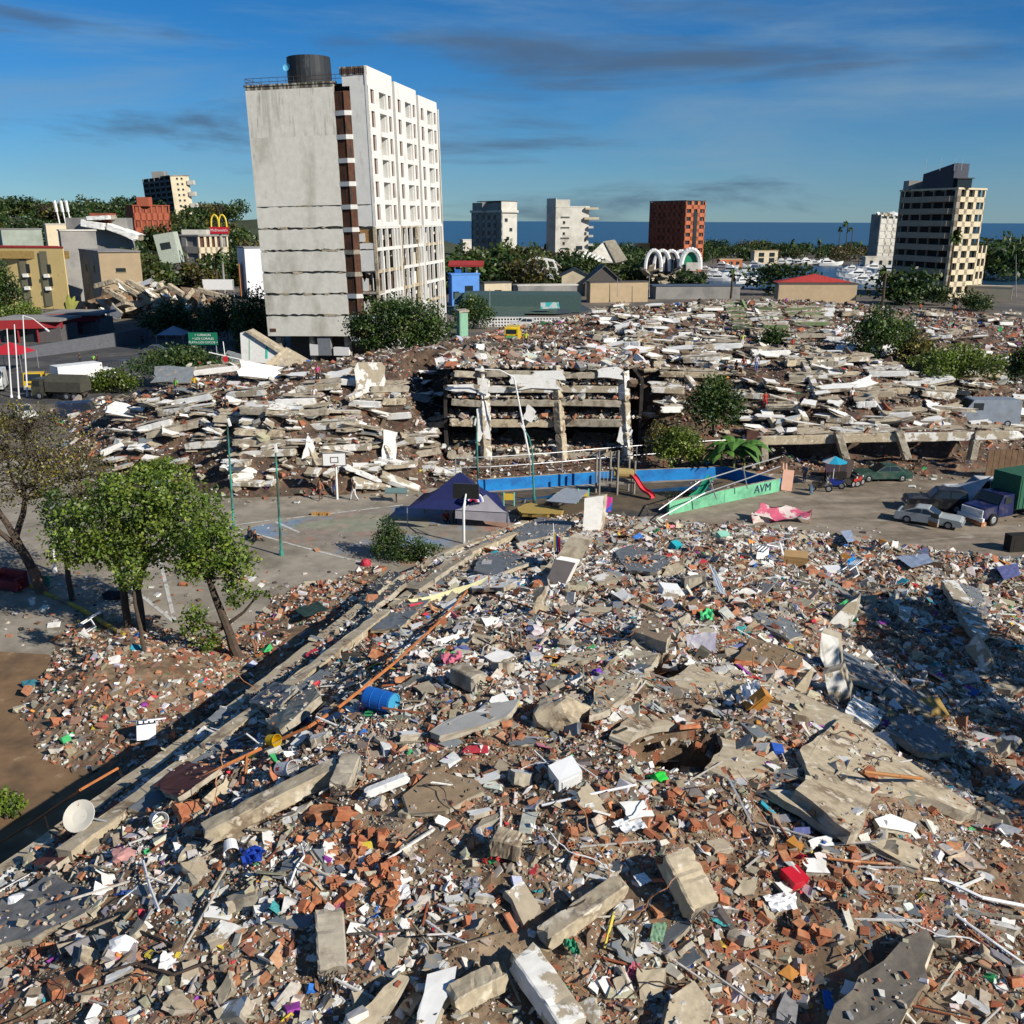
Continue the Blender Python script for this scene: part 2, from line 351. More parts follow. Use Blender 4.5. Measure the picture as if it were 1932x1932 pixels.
g = MB(); g.add(allp, [tuple(t) for t in tri])
n0 = len(outer); nb = len(basin)
for i in range(nb):                                  # quay walls down to the water
    a = allp[n0+i]; b = allp[n0+(i+1) % nb]; g.add([a, b, (b[0], b[1], -1.2), (a[0], a[1], -1.2)], [(0, 1, 2, 3)])
bm = bmesh.new(); me = g.mesh('ground', M_land); bm.from_mesh(me); bmesh.ops.recalc_face_normals(bm, faces=bm.faces)
for f in bm.faces:
    if abs(f.normal.z) > .5 and f.normal.z < 0: f.normal_flip()
bm.to_mesh(me); bm.free(); struct(link('ground', me))
def sheet(name, pts, z, m):
    o = MB().add([(p[0], p[1], z) for p in pts], [tuple(range(len(pts)))]).build(name, m); return struct(o)
def upix(l, z=0): return [tuple(Pz(u, v, z)) for u, v in l]
M_pave = mat('court_pavement', (.30, .265, .21), var=.28, scale=.7, col2=(.20, .175, .135), lo=.46, hi=.62, scale2=.22, col3=(.36, .33, .27), lo3=.6, hi3=.68, scale3=.5, bump=.006, bscale=18)
M_lot = mat('lot_pavement', (.27, .225, .17), var=.32, scale=.9, col2=(.175, .14, .10), lo=.45, hi=.6, scale2=.16, col3=(.33, .29, .23), lo3=.57, hi3=.66, scale3=.6, stretch=(.5, 1.6, 1), bump=.01, bscale=9)
M_road = mat('asphalt_road', (.06, .06, .062), var=.3, scale=.6, col2=(.10, .095, .085), lo=.5, hi=.64, scale2=.12, bump=.006, bscale=20)
M_soil = mat('brown_soil', (.20, .125, .068), var=.3, scale=.8, col2=(.13, .085, .05), lo=.48, hi=.62, scale2=.35, col3=(.30, .22, .14), lo3=.6, hi3=.7, scale3=.8, bump=.015, bscale=10)
sheet('pavement', [(-46, 40), (6, 40), (12, 62), (6, 83), (-46, 85)], .004, M_pave)
sheet('parking_lot', [(2, 40), (70, 40), (70, 86), (13, 84), (10, 70)], .008, M_lot)
sheet('soil_path', upix([(-250, 1700), (-250, 1215), (90, 1235), (240, 1300), (480, 1330), (330, 1560), (120, 1760)]), .012, M_soil)
sheet('street', [(-140, 112), (-23, 112), (-28, 150), (-40, 200), (-52, 420), (-88, 420), (-80, 205), (-140, 170)], .004, M_road)
M_paint = mat('court_paint', (.24, .21, .17), var=.3, scale=1.2, col2=(.17, .24, .33), lo=.50, hi=.60, scale2=.2, col3=(.32, .19, .14), lo3=.54, hi3=.62, scale3=.24, bump=.005, bscale=16)
M_green = mat('court_green', (.24, .25, .18), var=.3, scale=1.2, col2=(.27, .23, .18), lo=.46, hi=.6, scale2=.6)
M_line = mat('worn_white_line', (.50, .49, .45), var=.25, scale=2, col2=(.28, .25, .20), lo=.52, hi=.6, scale2=1.4)
ct = sheet('court_surface', upix([(455, 1000), (520, 985), (760, 955), (985, 935), (1000, 1010), (830, 1070), (700, 1062), (575, 1030)]), .012, M_paint)
for i, (pts) in enumerate(([(540, 992), (700, 970), (815, 980), (800, 1000), (640, 1004)], )):
    sheet('court_key', upix(pts), .016, M_green)
lw = MB()
for a, b in (((430, 992), (760, 953)), ((430, 992), (560, 1030)), ((560, 1030), (700, 1066)), ((520, 985), (565, 1005)), ((215, 1083), (330, 1175)), ((300, 1050), (330, 1175))):
    A, B = Pz(*a), Pz(*b); d = (B-A).normalized(); n = Vector((-d.y, d.x, 0))*.11
    lw.add([A-n, B-n, B+n, A+n], [(0, 1, 2, 3)])
o = lw.build('court_line', M_line); o.location.z = .02; struct(o)
mo = MF.build('rubble_mound', M_dirt); struct(mo)
struct(PF.build('rubble_heap', M_dirt)); struct(MIDF.build('rubble_field', mat('rubble_dark_dirt', (.075, .052, .038), var=.5, scale=2.2, col2=(.15, .10, .065), lo=.48, hi=.62, scale2=.5, col3=(.16, .06, .035), lo3=.56, hi3=.66, scale3=1.2, bump=.08, bscale=3)))
# wooded rise on the left behind the town
HILL = HF(-520, -20, 250, 900, 10)
hx, hy = HILL.X, HILL.Y
HILL.Z = np.clip(22*np.exp(-((hx+230)/150)**2-((hy-520)/130)**2)+15*np.exp(-((hx+90)/60)**2-((hy-560)/110)**2)+13*np.exp(-((hx+380)/90)**2-((hy-470)/120)**2)-1.2, -1, 40)
M_hill = mat('wooded_ground', (.05, .06, .03), var=.4, scale=.1)
struct(HILL.build('hill', M_hill))

# ------------------------------------------------------------------ loose rubble
PAL = np.array([(.64, .63, .60), (.50, .47, .42), (.33, .29, .23), (.25, .20, .14), (.34, .12, .06), (.28, .09, .045), (.42, .21, .11), (.20, .21, .22), (.06, .055, .05), (.40, .35, .26), (.14, .09, .06)])
PLAS = np.array([(.03, .14, .45), (.03, .28, .36), (.55, .05, .07), (.60, .20, .27), (.55, .42, .05), (.05, .35, .12), (.45, .48, .62), (.10, .12, .28), (.50, .22, .05), (.28, .05, .30)])
CB = np.array([(-.5, -.5, -.5), (.5, -.5, -.5), (.5, .5, -.5), (-.5, .5, -.5), (-.5, -.5, .5), (.5, -.5, .5), (.5, .5, .5), (-.5, .5, .5)])
CF = np.array([(3, 2, 1, 0), (4, 5, 6, 7), (0, 1, 5, 4), (1, 2, 6, 5), (2, 3, 7, 6), (3, 0, 4, 7)])
def rots(n, tilt, rng, yaw=None):
    a = rng.uniform(0, 2*np.pi, n) if yaw is None else yaw; b = rng.normal(0, tilt, n); c = rng.normal(0, tilt, n)
    ca, sa, cb, sb, cc, sc_ = np.cos(a), np.sin(a), np.cos(b), np.sin(b), np.cos(c), np.sin(c); Z = np.zeros(n); O = np.ones(n)
    Rz = np.stack([ca, -sa, Z, sa, ca, Z, Z, Z, O], -1).reshape(n, 3, 3); Rx = np.stack([O, Z, Z, Z, cb, -sb, Z, sb, cb], -1).reshape(n, 3, 3)
    Ry = np.stack([cc, Z, sc_, Z, O, Z, -sc_, Z, cc], -1).reshape(n, 3, 3); return Rz @ Rx @ Ry
def in_view(p, mu=160, mv=260):
    q = (p-np.array((0, 0, CAM_H))) @ RM; d = -q[:, 2]; u = 966+FPX*q[:, 0]/d; v = 966-FPX*q[:, 1]/d
    return (d > 1) & (u > -mu) & (u < 1932+mu) & (v < 1932+mv), u, v, d/FPX
def chips(name, P, S, C, jit, tilt, label, rng, yaw=None):
    n = len(P); B = CB[None]+rng.uniform(-jit, jit, (n, 8, 3)); V = np.einsum('nij,nkj->nki', rots(n, tilt, rng, yaw), B*S[:, None, :])+P[:, None, :]
    F = (CF[None]+(np.arange(n)*8)[:, None, None]).reshape(-1, 4)
    o = link(name, quads_np(name, V.reshape(-1, 3), F, M_debris, np.repeat(C, 8, 0))); return stuff(o, label)
def pick(n, w, rng, dust=.22):
    c = PAL[rng.choice(len(PAL), n, p=np.array(w)/sum(w))]*rng.uniform(.72, 1.2, (n, 1))
    d = dust*rng.random((n, 1)); c = c*(1-d)+np.array((.33, .28, .21))*d; return np.clip(c*rng.uniform(.93, 1.07, (n, 3)), 0, .8)
def sow(x, y, n, rng): return np.stack([x, y, surf(x, y)], -1)
rng = np.random.default_rng(5)
def region(n, hf, dens, rng, box):
    x = rng.uniform(box[0], box[1], n*14); y = rng.uniform(box[2], box[3], n*14); z = hf(x, y)
    P = np.stack([x, y, z], -1); ok, u, v, s = in_view(P); ok &= (z > .02) & (rng.random(len(x)) < dens(x, y, s)); P = P[ok]; return P[:n]
W_fore = [16, 14, 17, 14, 11, 7, 5, 7, 6, 15, 9]
def fore_dens(x, y, s):
    c = np.clip(vnoise(x, y, 31, 3, .45)*1.6+.62, .10, 1)      # clumps and bare patches
    return c*np.clip((.0125/s)**1.6, .03, 1)
P = region(52000, MF, fore_dens, rng, (-24, 36, 10, 66)); n = len(P); ok, u, v, s = in_view(P)
k = rng.lognormal(0, .55, n)*np.clip(s/.0125, 1, 2.6)*.060; k = np.clip(k, .025, .34)
S = np.stack([k*rng.uniform(.8, 1.5, n), k*rng.uniform(.5, 1.0, n), k*rng.uniform(.25, .7, n)], -1)
cl = vnoise(P[:, 0], P[:, 1], 33, 3, .3)
C = pick(n, W_fore, rng); isb = (cl > .16) & (rng.random(n) < .45); C[isb] = (PAL[rng.choice([4, 5, 6, 3], isb.sum())]*.85+.04)*rng.uniform(.7, 1.2, (isb.sum(), 1))
isw = (cl < -.2) & (rng.random(n) < .4); C[isw] = PAL[0]*rng.uniform(.75, 1.12, (isw.sum(), 1))
pl = rng.random(n) < .022; C[pl] = PLAS[rng.integers(0, len(PLAS), pl.sum())]
P[:, 2] += S[:, 2]*.25; chips('loose_rubble', P, S, C, .2, .45, 'mixed broken brick, plaster and concrete bits covering the near rubble slope', rng)
# fine crumbs between the larger bits
TB = np.array([(.5, 0, -.3), (-.35, .45, -.3), (-.35, -.45, -.3), (0, 0, .55)]); TF = np.array([(0, 1, 3), (1, 2, 3), (2, 0, 3), (0, 2, 1)])
P = region(125000, MF, lambda x, y, s: np.clip((.0135/s)**1.4, .05, 1)*np.clip(vnoise(x, y, 36, 4, .55)*1.5+.75, .22, 1), rng, (-24, 36, 10, 66)); n = len(P); ok, u, v, s = in_view(P)
k = np.clip(rng.lognormal(0, .4, n)*np.clip(s/.0125, 1, 2.4)*.052, .025, .2); S = np.stack([k*rng.uniform(.8, 1.5, n), k*rng.uniform(.6, 1.1, n), k*rng.uniform(.4, .9, n)], -1)
C = pick(n, [9, 13, 20, 20, 9, 7, 5, 6, 8, 15, 14], rng, .35); cl = vnoise(P[:, 0], P[:, 1], 35, 3, .4); isb = (cl > .15) & (rng.random(n) < .5); C[isb] = PAL[rng.choice([4, 5, 3, 10], isb.sum())]*rng.uniform(.7, 1.2, (isb.sum(), 1))
isw = (cl < -.22) & (rng.random(n) < .55); C[isw] = PAL[0]*rng.uniform(.75, 1.1, (isw.sum(), 1)); P[:, 2] += S[:, 2]*.2
V = np.einsum('nij,nkj->nki', rots(n, .5, rng), (TB[None]+rng.uniform(-.18, .18, (n, 4, 3)))*S[:, None, :])+P[:, None, :]
stuff(link('crumbs', quads_np('crumbs', V.reshape(-1, 3), (TF[None]+(np.arange(n)*4)[:, None, None]).reshape(-1, 3), M_debris, np.repeat(C, 4, 0))), 'fine crumbs of plaster, mortar and brick between the larger bits')
# thin sheets and shards
P = region(5200, MF, lambda x, y, s: np.clip((.014/s)**1.2, .05, 1), rng, (-24, 36, 10, 66)); n = len(P); ok, u, v, s = in_view(P)
k = rng.lognormal(0, .5, n)*np.clip(s/.0125, 1, 2.4)*.15; k = np.clip(k, .08, .6)
S = np.stack([k*rng.uniform(.8, 1.6, n), k*rng.uniform(.4, 1.0, n), np.clip(k*.12, .012, .05)], -1)
C = pick(n, [24, 14, 10, 8, 8, 3, 4, 10, 3, 12, 4], rng); pl = rng.random(n) < .07; C[pl] = PLAS[rng.integers(0, len(PLAS), pl.sum())]
P[:, 2] += k*.12; chips('shards', P, S, C, .16, .5, 'thin shards of plaster, tile and board strewn over the near rubble', rng)
# sticks, laths and pipes
P = region(900, MF, lambda x, y, s: np.clip((.014/s), .05, 1), rng, (-24, 36, 10, 66)); n = len(P)
S = np.stack([rng.uniform(.4, 1.7, n), rng.uniform(.02, .05, n), rng.uniform(.02, .05, n)], -1)
C = PAL[rng.choice([0, 0, 1, 8, 9, 3, 5], n)]*rng.uniform(.7, 1.1, (n, 1)); P[:, 2] += .08
chips('splinters', P, S, C, .03, .22, 'broken laths, pipes and wires lying on the near rubble', rng)
# heap by the trees
P = region(5200, PF, lambda x, y, s: np.clip(vnoise(x, y, 41, 3, .6)*1.4+.7, .1, 1), rng, (-30, -8, 28, 56)); n = len(P)
k = np.clip(rng.lognormal(0, .5, n)*.13, .05, .5); S = np.stack([k*rng.uniform(.8, 1.6, n), k*rng.uniform(.4, 1, n), k*rng.uniform(.2, .6, n)], -1)
C = pick(n, [16, 10, 10, 14, 18, 12, 5, 5, 5, 5, 12], rng); pl = rng.random(n) < .03; C[pl] = PLAS[rng.integers(0, len(PLAS), pl.sum())]
P[:, 2] += S[:, 2]*.25; chips('heap_rubble', P, S, C, .2, .5, 'brick bits and litter of the heap beside the trees', rng)
# middle rows
gx, gy = np.gradient(MIDF.Z, MIDF.res); slope = np.hypot(gx, gy)
def region_mid(n, rng):
    x = rng.uniform(-57, 91, n*14); y = rng.uniform(70, 204, n*14); i = ((x-MIDF.x0)/MIDF.res).astype(int).clip(0, MIDF.nx-1); j = ((y-MIDF.y0)/MIDF.res).astype(int).clip(0, MIDF.ny-1)
    P = np.stack([x, y, MIDF(x, y)], -1); ok, u, v, s = in_view(P); sl = np.sqrt(1+slope[i, j]**2)
    w = np.clip(vnoise(x, y, 51, 3, .25)*1.0+.85, .45, 1)*np.clip((.047/s)**1.3, .1, 1)*np.clip(sl, 1, 5)/3.0
    ok &= (P[:, 2] > .02) & (rng.random(len(x)) < w); return P[ok][:n]
P = region_mid(48000, rng); n = len(P); ok, u, v, s = in_view(P)
k = np.clip(rng.lognormal(0, .6, n)*.135*np.clip(s/.047, 1, 2), .06, 1.0); S = np.stack([k*rng.uniform(.8, 1.7, n), k*rng.uniform(.4, 1, n), k*rng.uniform(.2, .55, n)], -1)
C = pick(n, [22, 9, 9, 14, 8, 10, 3, 6, 12, 8, 18], rng)*rng.choice((1, 1, .7), (n, 1)); pl = rng.random(n) < .03; C[pl] = PLAS[rng.integers(0, len(PLAS), pl.sum())]
P[:, 2] += S[:, 2]*.3; chips('far_rubble', P, S, C, .2, .4, 'mass of broken plaster, brick and household litter over the collapsed rows', rng)
# litter on paved ground
m = 2600; x = np.r_[rng.uniform(-40, 3, m), rng.uniform(10, 45, m)]; y = np.r_[rng.uniform(44, 80, m), rng.uniform(56, 84, m)]
P = np.stack([x, y, np.zeros(2*m)], -1); near = np.maximum(np.maximum(MF(x, y), PF(x, y)), MIDF(x, y)); ok = (surf(x, y) < .03) & ((vnoise(x, y, 61, 3, .25) > .12) & (rng.random(2*m) < .5) | (near > -1.6)); P = P[ok]; n = len(P)
k = np.clip(rng.lognormal(0, .6, n)*.1, .04, .4); S = np.stack([k*1.4, k, k*.3], -1); P[:, 2] = .02+S[:, 2]*.3
chips('litter', P, S, pick(n, [30, 10, 10, 14, 10, 4, 2, 4, 10, 4, 6], rng), .15, .15, 'scraps and stones scattered over the paved ground', rng)
# ------------------------------------------------------------------ broken concrete: shapes
def ragged(m, top, d, mt, ms, amp, r=random):
    """slab with torn sides: top outline, two rough rings below"""
    n = len(top); d = Vector(d); c = sum(top, Vector())/n; rings = [top]
    for k in (.45, 1.0):
        ring = []
        for p in top:
            o = (p-c); o = o-d*(o.dot(d)/d.length_squared); L = o.length+1e-6; ring.append(p+d*(k*r.uniform(.85, 1.1))+o/L*r.uniform(-amp, amp*.7))
        rings.append(ring)
    o = len(m.v)
    for ring in rings: m.v += [tuple(p) for p in ring]
    m.f.append(tuple(range(o, o+n))); m.m.append(mt); m.f.append(tuple(o+2*n+i for i in range(n-1, -1, -1))); m.m.append(ms)
    for k in (0, 1):
        for i in range(n):
            j = (i+1) % n; m.f.append((o+k*n+j, o+k*n+i, o+(k+1)*n+i, o+(k+1)*n+j)); m.m.append(ms)
    return m
def frag_mesh(seed, mats, n=11, jag=.10):
    r = random.Random(seed); pts = []
    per = [(-.5, -.5), (.5, -.5), (.5, .5), (-.5, .5)]
    if seed % 3 == 1: per = [(-.5, -.35), (.15, -.5), (.5, .1), (-.2, .5)]
    if seed % 3 == 2: per = [(-.5, -.2), (.5, -.45), (.4, .5), (-.35, .4)]
    for i in range(4):
        a, b = per[i], per[(i+1) % 4]; k = 3+(seed+i) % 2
        for j in range(k):
            t = (j+r.uniform(-.3, .3)*(j > 0))/k; pts.append(Vector((a[0]+(b[0]-a[0])*t+r.uniform(-jag, jag)*.8, a[1]+(b[1]-a[1])*t+r.uniform(-jag, jag)*.8, .5+r.uniform(-.06, .06))))
    return ragged(MB(), pts, (0, 0, -1), 0, 1, .09, r).mesh('fragment', mats)
def stick_mesh(seed, mats, seg=14, jit=.03):
    """a beam, unit long in x, unit square, with chipped arrises and torn ends"""
    r = random.Random(seed); m = MB(); vs = []; sec = []
    for i in range(4):
        a, b = ((-.5, -.5), (.5, -.5), (.5, .5), (-.5, .5))[i], ((.5, -.5), (.5, .5), (-.5, .5), (-.5, -.5))[i]
        for t in (.06, .35, .68, .94): sec.append((a[0]+(b[0]-a[0])*t, a[1]+(b[1]-a[1])*t))
    n = len(sec); bend = r.uniform(-.12, .12)
    for i in range(seg+1):
        x = -.5+i/seg; end = i in (0, seg); chip = r.random() < .3; cc = r.randrange(n)
        for k, (y, z) in enumerate(sec):
            q = 1-(r.uniform(.1, .35) if (chip and min((k-cc) % n, (cc-k) % n) < 2) else 0)*.5
            if end: q *= r.uniform(.72, 1.0)
            vs.append((x+(r.uniform(-.035, .035) if end else r.uniform(-.008, .008)), y*q+r.uniform(-jit, jit)*.5, z*q+r.uniform(-jit, jit)*.5+bend*(1-4*x*x)*.3))
    fs = []; ms = []
    for i in range(seg):
        a = i*n; b = a+n
        for k in range(n): j = (k+1) % n; fs.append((a+j, a+k, b+k, b+j)[::-1]); ms.append(0)
    fs += [tuple(range(n)), tuple(seg*n+q for q in range(n-1, -1, -1))]; ms += [1, 1]
    m.v = vs; m.f = [f[::-1] for f in fs]; m.m = ms; return m.mesh('broken_beam', mats)
FR_W = [frag_mesh(i, [M_white, M_conc]) for i in range(7)]
FR_C = [frag_mesh(20+i, [M_tan, M_conc], jag=.13) for i in range(5)]
FR_G = [frag_mesh(40+i, [M_grey, M_conc], jag=.08) for i in range(4)]
FR_P = [frag_mesh(60+i, [M_patch, M_conc], jag=.1) for i in range(4)]
BEAM_P = [stick_mesh(i, [M_patch, M_conc]) for i in range(5)]
BEAM_C = [stick_mesh(10+i, [M_conc, M_conc]) for i in range(4)]
BEAM_T = [stick_mesh(20+i, [M_tan, M_conc]) for i in range(3)]
BEAM_W = [stick_mesh(30+i, [M_white, M_conc]) for i in range(3)]
def put(name, me, p, size, rot=(0, 0, 0), parent=None):
    o = link(name, me, parent, p); o.scale = size; o.rotation_euler = rot; return o
def span(name, me, A, B, w, h, parent=None, ext=0.0):
    """place a unit beam between two points, its section upright"""
    A = Vector(A); B = Vector(B); d = B-A; L = d.length+ext; x = d.normalized(); up = Vector((0, 0, 1))
    y = up.cross(x); y = y.normalized() if y.length > .05 else Vector((1, 0, 0)); z = x.cross(y)
    o = link(name, me, parent); M = Matrix((x, y, z)).transposed().to_4x4(); o.matrix_local = Matrix.Translation((A+B)/2) @ M @ Matrix.Diagonal((L, w, h, 1)); return o
def rebars(parent_pts, n, ln, r=.012):
    m = MB()
    for p, d in parent_pts:
        for i in range(n):
            q = Vector(p)+Vector([random.uniform(-.12, .12) for _ in range(3)]); e = Vector(d)*ln*random.uniform(.5, 1)+Vector([random.uniform(-.1, .1) for _ in range(3)])
            m.tube(q, q+e, r, r, 4)
    return m
def fitplane(pts, rays):
    A = np.array(pts); c = A.mean(0); n = np.linalg.svd(A-c)[2][2]; n = n if n[2] > 0 else -n
    out = []
    for (u, v) in rays:
        r = ray(u, v); t = np.dot(c-np.array((0, 0, CAM_H)), n)/np.dot(r, n); out.append(Vector(r*t+np.array((0, 0, CAM_H))))
    return out, Vector(n)
def rough_poly(P, jag):
    out = []
    for a, b in zip(P, P[1:]+P[:1]):
        L = (b-a).length; k = max(1, min(14, int(L/.34))); out.append(a)
        for j in range(1, k):
            q = a.lerp(b, j/k); out.append(q+Vector((random.uniform(-jag, jag), random.uniform(-jag, jag), random.uniform(-.012, .012))))
    return out
SLABS = []
def slabpix(name, label, pts, thick, mt, ms, dz=.25, cat='slab', group=None, jag=.08, parent=None):
    P, n = fitplane([hit(u, v, dz) for u, v in pts], pts)
    P = rough_poly(P, jag); c = sum(P, Vector())/len(P)
    if sum(((a-c).cross(b-c)).dot(n) for a, b in zip(P, P[1:]+P[:1])) < 0: P.reverse()
    SLABS.append((list(P), n))
    o = ragged(MB(), [p-c for p in P], -n*thick, 0, 1, min(.1, thick*.4)).build(name, [mt, ms], parent, loc=c)
    if parent is None: tag(o, label, cat, group)
    return o
def beampix(name, label, a, b, w, h, me, dz=.15, cat='beam', group=None, parent=None):
    A = hit(*a, dz); B = hit(*b, dz); o = span(name, me, A, B, w, h, parent)
    if parent is None: tag(o, label, cat, group)
    return o
LM_NEAR = {'the blue drum': (718, 1333), 'the red crate': (1497, 1668), 'the round rusty dish': (158, 1588), 'the torn roof hole': (1285, 1410), 'the dappled roof slab': (1650, 1450), 'the yellow sheet': (845, 1130), 'the white crumpled appliance': (1066, 1478), 'the yellow bucket': (517, 1420),
    'the brick heap': (650, 1640), 'the pink tarp shelter': (1475, 975), 'the upright white wall piece': (1118, 975), 'the cream wall stubs': (1570, 1240), 'the long tan beam': (520, 1510), 'the heavy column stub': (1295, 1670), 'the bottom column': (1030, 1880), 'the dark tilted slab': (1650, 1850),
    'the grey slab at the lower left': (80, 1710), 'the rounded slate slab': (1470, 1180), 'the white edged slab': (1830, 1150), 'the hung violet cloth': (1325, 1215), 'the shaded hollow': (1800, 1330), 'the lower left corner': (200, 1850), 'the bottom right corner': (1850, 1850), 'the jagged grey slab': (890, 1350), 'the tilted dark block': (1060, 1080), 'the white conduit': (1850, 1705), 'the blue cloth': (478, 1622), 'the emerald cloth': (1080, 1790)}
LM_MID = {'the white backboard': (640, 875), 'the navy tent': (865, 925), 'the wedge shaped wall': (500, 655), 'the yellow van': (968, 645), 'the framed ruin': (1010, 780), 'the green painted block': (1430, 600), 'the big round bush': (1660, 625), 'the delivery van': (1865, 745), 'the long ruined beam': (1665, 828), 'the teal lamp posts': (480, 880),
    'the tall dark bush': (1345, 760), 'the shade tree': (755, 690), 'the climbing workers': (360, 735), 'the sparse tree': (200, 840), 'the digging group': (1375, 705), 'the red roofed hall': (1545, 590), 'the warehouse': (1140, 600), 'the creeping bush': (1805, 690), 'the balcony block': (1750, 595), 'the white car tarp': (1840, 830)}
def near(u, v, lm): return min(lm, key=lambda k: (lm[k][0]-u)**2+((lm[k][1]-v)*1.6)**2)
def word(s, a, b): return 'small' if s < a else 'large' if s > b else 'medium sized'
# ------------------------------------------------------------------ collapsed rows in the middle distance
def block(name, label, loc=(0, 0, 0)): return thing(name, label, 'building', loc)
LEDGES = []
def ledge(parent, u0, v0, u1, v1, kind='P', depth=2.4, h=.55, back=True, y=None):
    um, vm = (u0+u1)/2, (v0+v1)/2
    yy = hit(um, vm, .6).y if y is None else y
    yw = random.uniform(-.5, .5); A = Py(u0, v0, yy-yw); B = Py(u1, v1, yy+yw)
    me = random.choice({'P': BEAM_P, 'C': BEAM_C, 'W': BEAM_W, 'T': BEAM_T, 'G': BEAM_G}[kind])
    span('beam', me, A, B, .4, h, parent)
    if back:
        c = (A+B)/2+Vector((0, depth/2+.2, h*.5+.02)); d = B-A; ang = math.atan2(d.y, d.x)
        LEDGES.append((c, d.length, depth, ang))
        put('floor_slab', random.choice(FR_C+FR_P[:1]), c, (d.length*1.02, depth, .18), (R_(random.uniform(-3, 3)), -math.atan2(d.z, math.hypot(d.x, d.y)), ang), parent)
M_gplast = mat('green_plaster', (.13, .19, .08), var=.25, scale=3, col2=(.20, .19, .13), lo=.5, hi=.6, scale2=1.2)
BEAM_G = [stick_mesh(50+i, [M_gplast, M_conc]) for i in range(3)]
FR_GR = [frag_mesh(80+i, [M_gplast, M_conc]) for i in range(2)]
LB = block('collapsed_block', 'pancaked apartment block with stacked floor edges behind the basketball court')
for a in ((521, 759, 597, 757, 'W'), (403, 790, 483, 794, 'C'), (542, 782, 618, 776, 'C'), (569, 807, 671, 800, 'P'), (444, 814, 535, 818, 'T'), (604, 848, 671, 843, 'P'), (441, 835, 552, 838, 'C'), (455, 858, 556, 853, 'P'),
          (278, 822, 375, 800, 'C'), (260, 812, 326, 795, 'W'), (191, 856, 233, 838, 'W'), (347, 706, 451, 694, 'W'), (692, 788, 776, 783, 'W'), (623, 803, 678, 800, 'C'), (741, 835, 805, 829, 'P'), (623, 846, 699, 843, 'P'), (722, 758, 765, 757, 'T'),
          (660, 760, 720, 764, 'W'), (560, 735, 640, 728, 'P'), (430, 745, 500, 740, 'P'), (330, 760, 400, 748, 'W'), (455, 775, 520, 778, 'C'), (640, 720, 700, 722, 'W'), (700, 735, 770, 733, 'C'), (770, 860, 830, 850, 'C'), (560, 870, 630, 872, 'C'), (790, 805, 840, 800, 'C'), (350, 842, 430, 836, 'P'), (300, 780, 360, 772, 'P')): ledge(LB, *a)
for a, b in (((583, 845), (600, 885)), ((728, 842), (745, 880)), ((655, 755), (690, 740)), ((380, 795), (420, 820)), ((668, 740), (700, 765))):
    A, B = hit(*a, .9), hit(*b, .3); span('column', random.choice(BEAM_P), A, B, .55, .4, LB)
RB = block('collapsed_block', 'pancaked block with a long ground floor beam behind the green car')
for a in ((1445, 768, 1512, 768, 'T'), (1608, 745, 1690, 743, 'T'), (1615, 764, 1654, 762, 'W'), (1640, 706, 1715, 704, 'W'), (1686, 725, 1743, 723, 'W'), (1487, 634, 1608, 632, 'C'), (1246, 773, 1306, 772, 'W'), (1246, 706, 1352, 708, 'T'),
          (1743, 790, 1800, 795, 'C'), (1740, 742, 1800, 748, 'P'), (1560, 790, 1610, 795, 'P'), (1490, 715, 1560, 712, 'P'), (1660, 785, 1720, 783, 'W'), (1380, 745, 1440, 748, 'P'), (1560, 680, 1640, 676, 'P'), (1700, 670, 1760, 672, 'W'), (1420, 668, 1490, 665, 'W'), (1290, 680, 1360, 678, 'P'), (1320, 655, 1400, 652, 'W'), (1230, 735, 1290, 738, 'P')): ledge(RB, *a)
for a, b in (((1516, 682), (1540, 738)), ((1500, 760), (1520, 800)), ((1640, 745), (1672, 785)), ((1722, 670), (1750, 730)), ((1455, 790), (1470, 825)), ((1295, 712), (1312, 735))):
    A, B = hit(*a, .5), hit(*b, .4); span('column', random.choice(BEAM_P), A, B, .6, .45, RB)
yb = 81.0
for u0, u1 in ((1432, 1580), (1584, 1700), (1704, 1832), (1838, 1915)):
    ledge(RB, u0, 831-(u0-1430)*.022, u1, 831-(u1-1430)*.022, 'P' if u0 > 1600 else 'T', 2.6, .75, True, yb)
for u0, v0, u1, v1 in ((1580, 815, 1597, 872), (1694, 812, 1712, 866), (1840, 830, 1832, 868), (1440, 832, 1442, 870)):
    span('column', random.choice(BEAM_C), Py(u0, v0, yb-.1), Py(u1, v1, yb-.1), .8, .6, RB)
bw = MB().box((0, 0, 0), (Py(1900, 850, 81).x-Py(1430, 850, 81).x, .2, 3)).build('back_wall', mat('dark_brown_wall', (.10, .05, .04), var=.4), RB, loc=(Py(1665, 850, 81).x, 85.4, 1.3))  # dark brown wall set behind the long beam
# random floor edges further back
UB = [block('collapsed_block', l) for l in ('flattened block strewn with white wall pieces right of the yellow van', 'flattened block below the red roofed hall near the marina', 'flattened block around the green bushes at the right', 'heap of floor slabs right of the standing tower')]
boxes = [((1100, 575), (1360, 690), 40), ((1430, 590), (1640, 690), 26), ((1640, 590), (1930, 740), 34), ((850, 650), (1100, 700), 9)]
for par, (a, b, k) in zip(UB, boxes):
    for i in range(k):
        u = random.uniform(a[0], b[0]); v = random.uniform(a[1], b[1]); w = random.uniform(14, 44)*(v/650); ledge(par, u-w/2, v+random.uniform(-3, 3), u+w/2, v+random.uniform(-3, 3), random.choice('WWPPCT'), random.uniform(1.5, 3.5), random.uniform(.4, .6))
GB = block('collapsed_block', 'collapsed green painted block with tilted green columns')
for i in range(6):
    v = 574+i*8.5; ledge(GB, 1368+i*3, v+1, 1398+i*5, v, 'G', 2.5, .55)
    ledge(GB, 1425+i*3, v, 1468+i*4, v+2, 'G' if i % 2 else 'P', 2.5, .5)
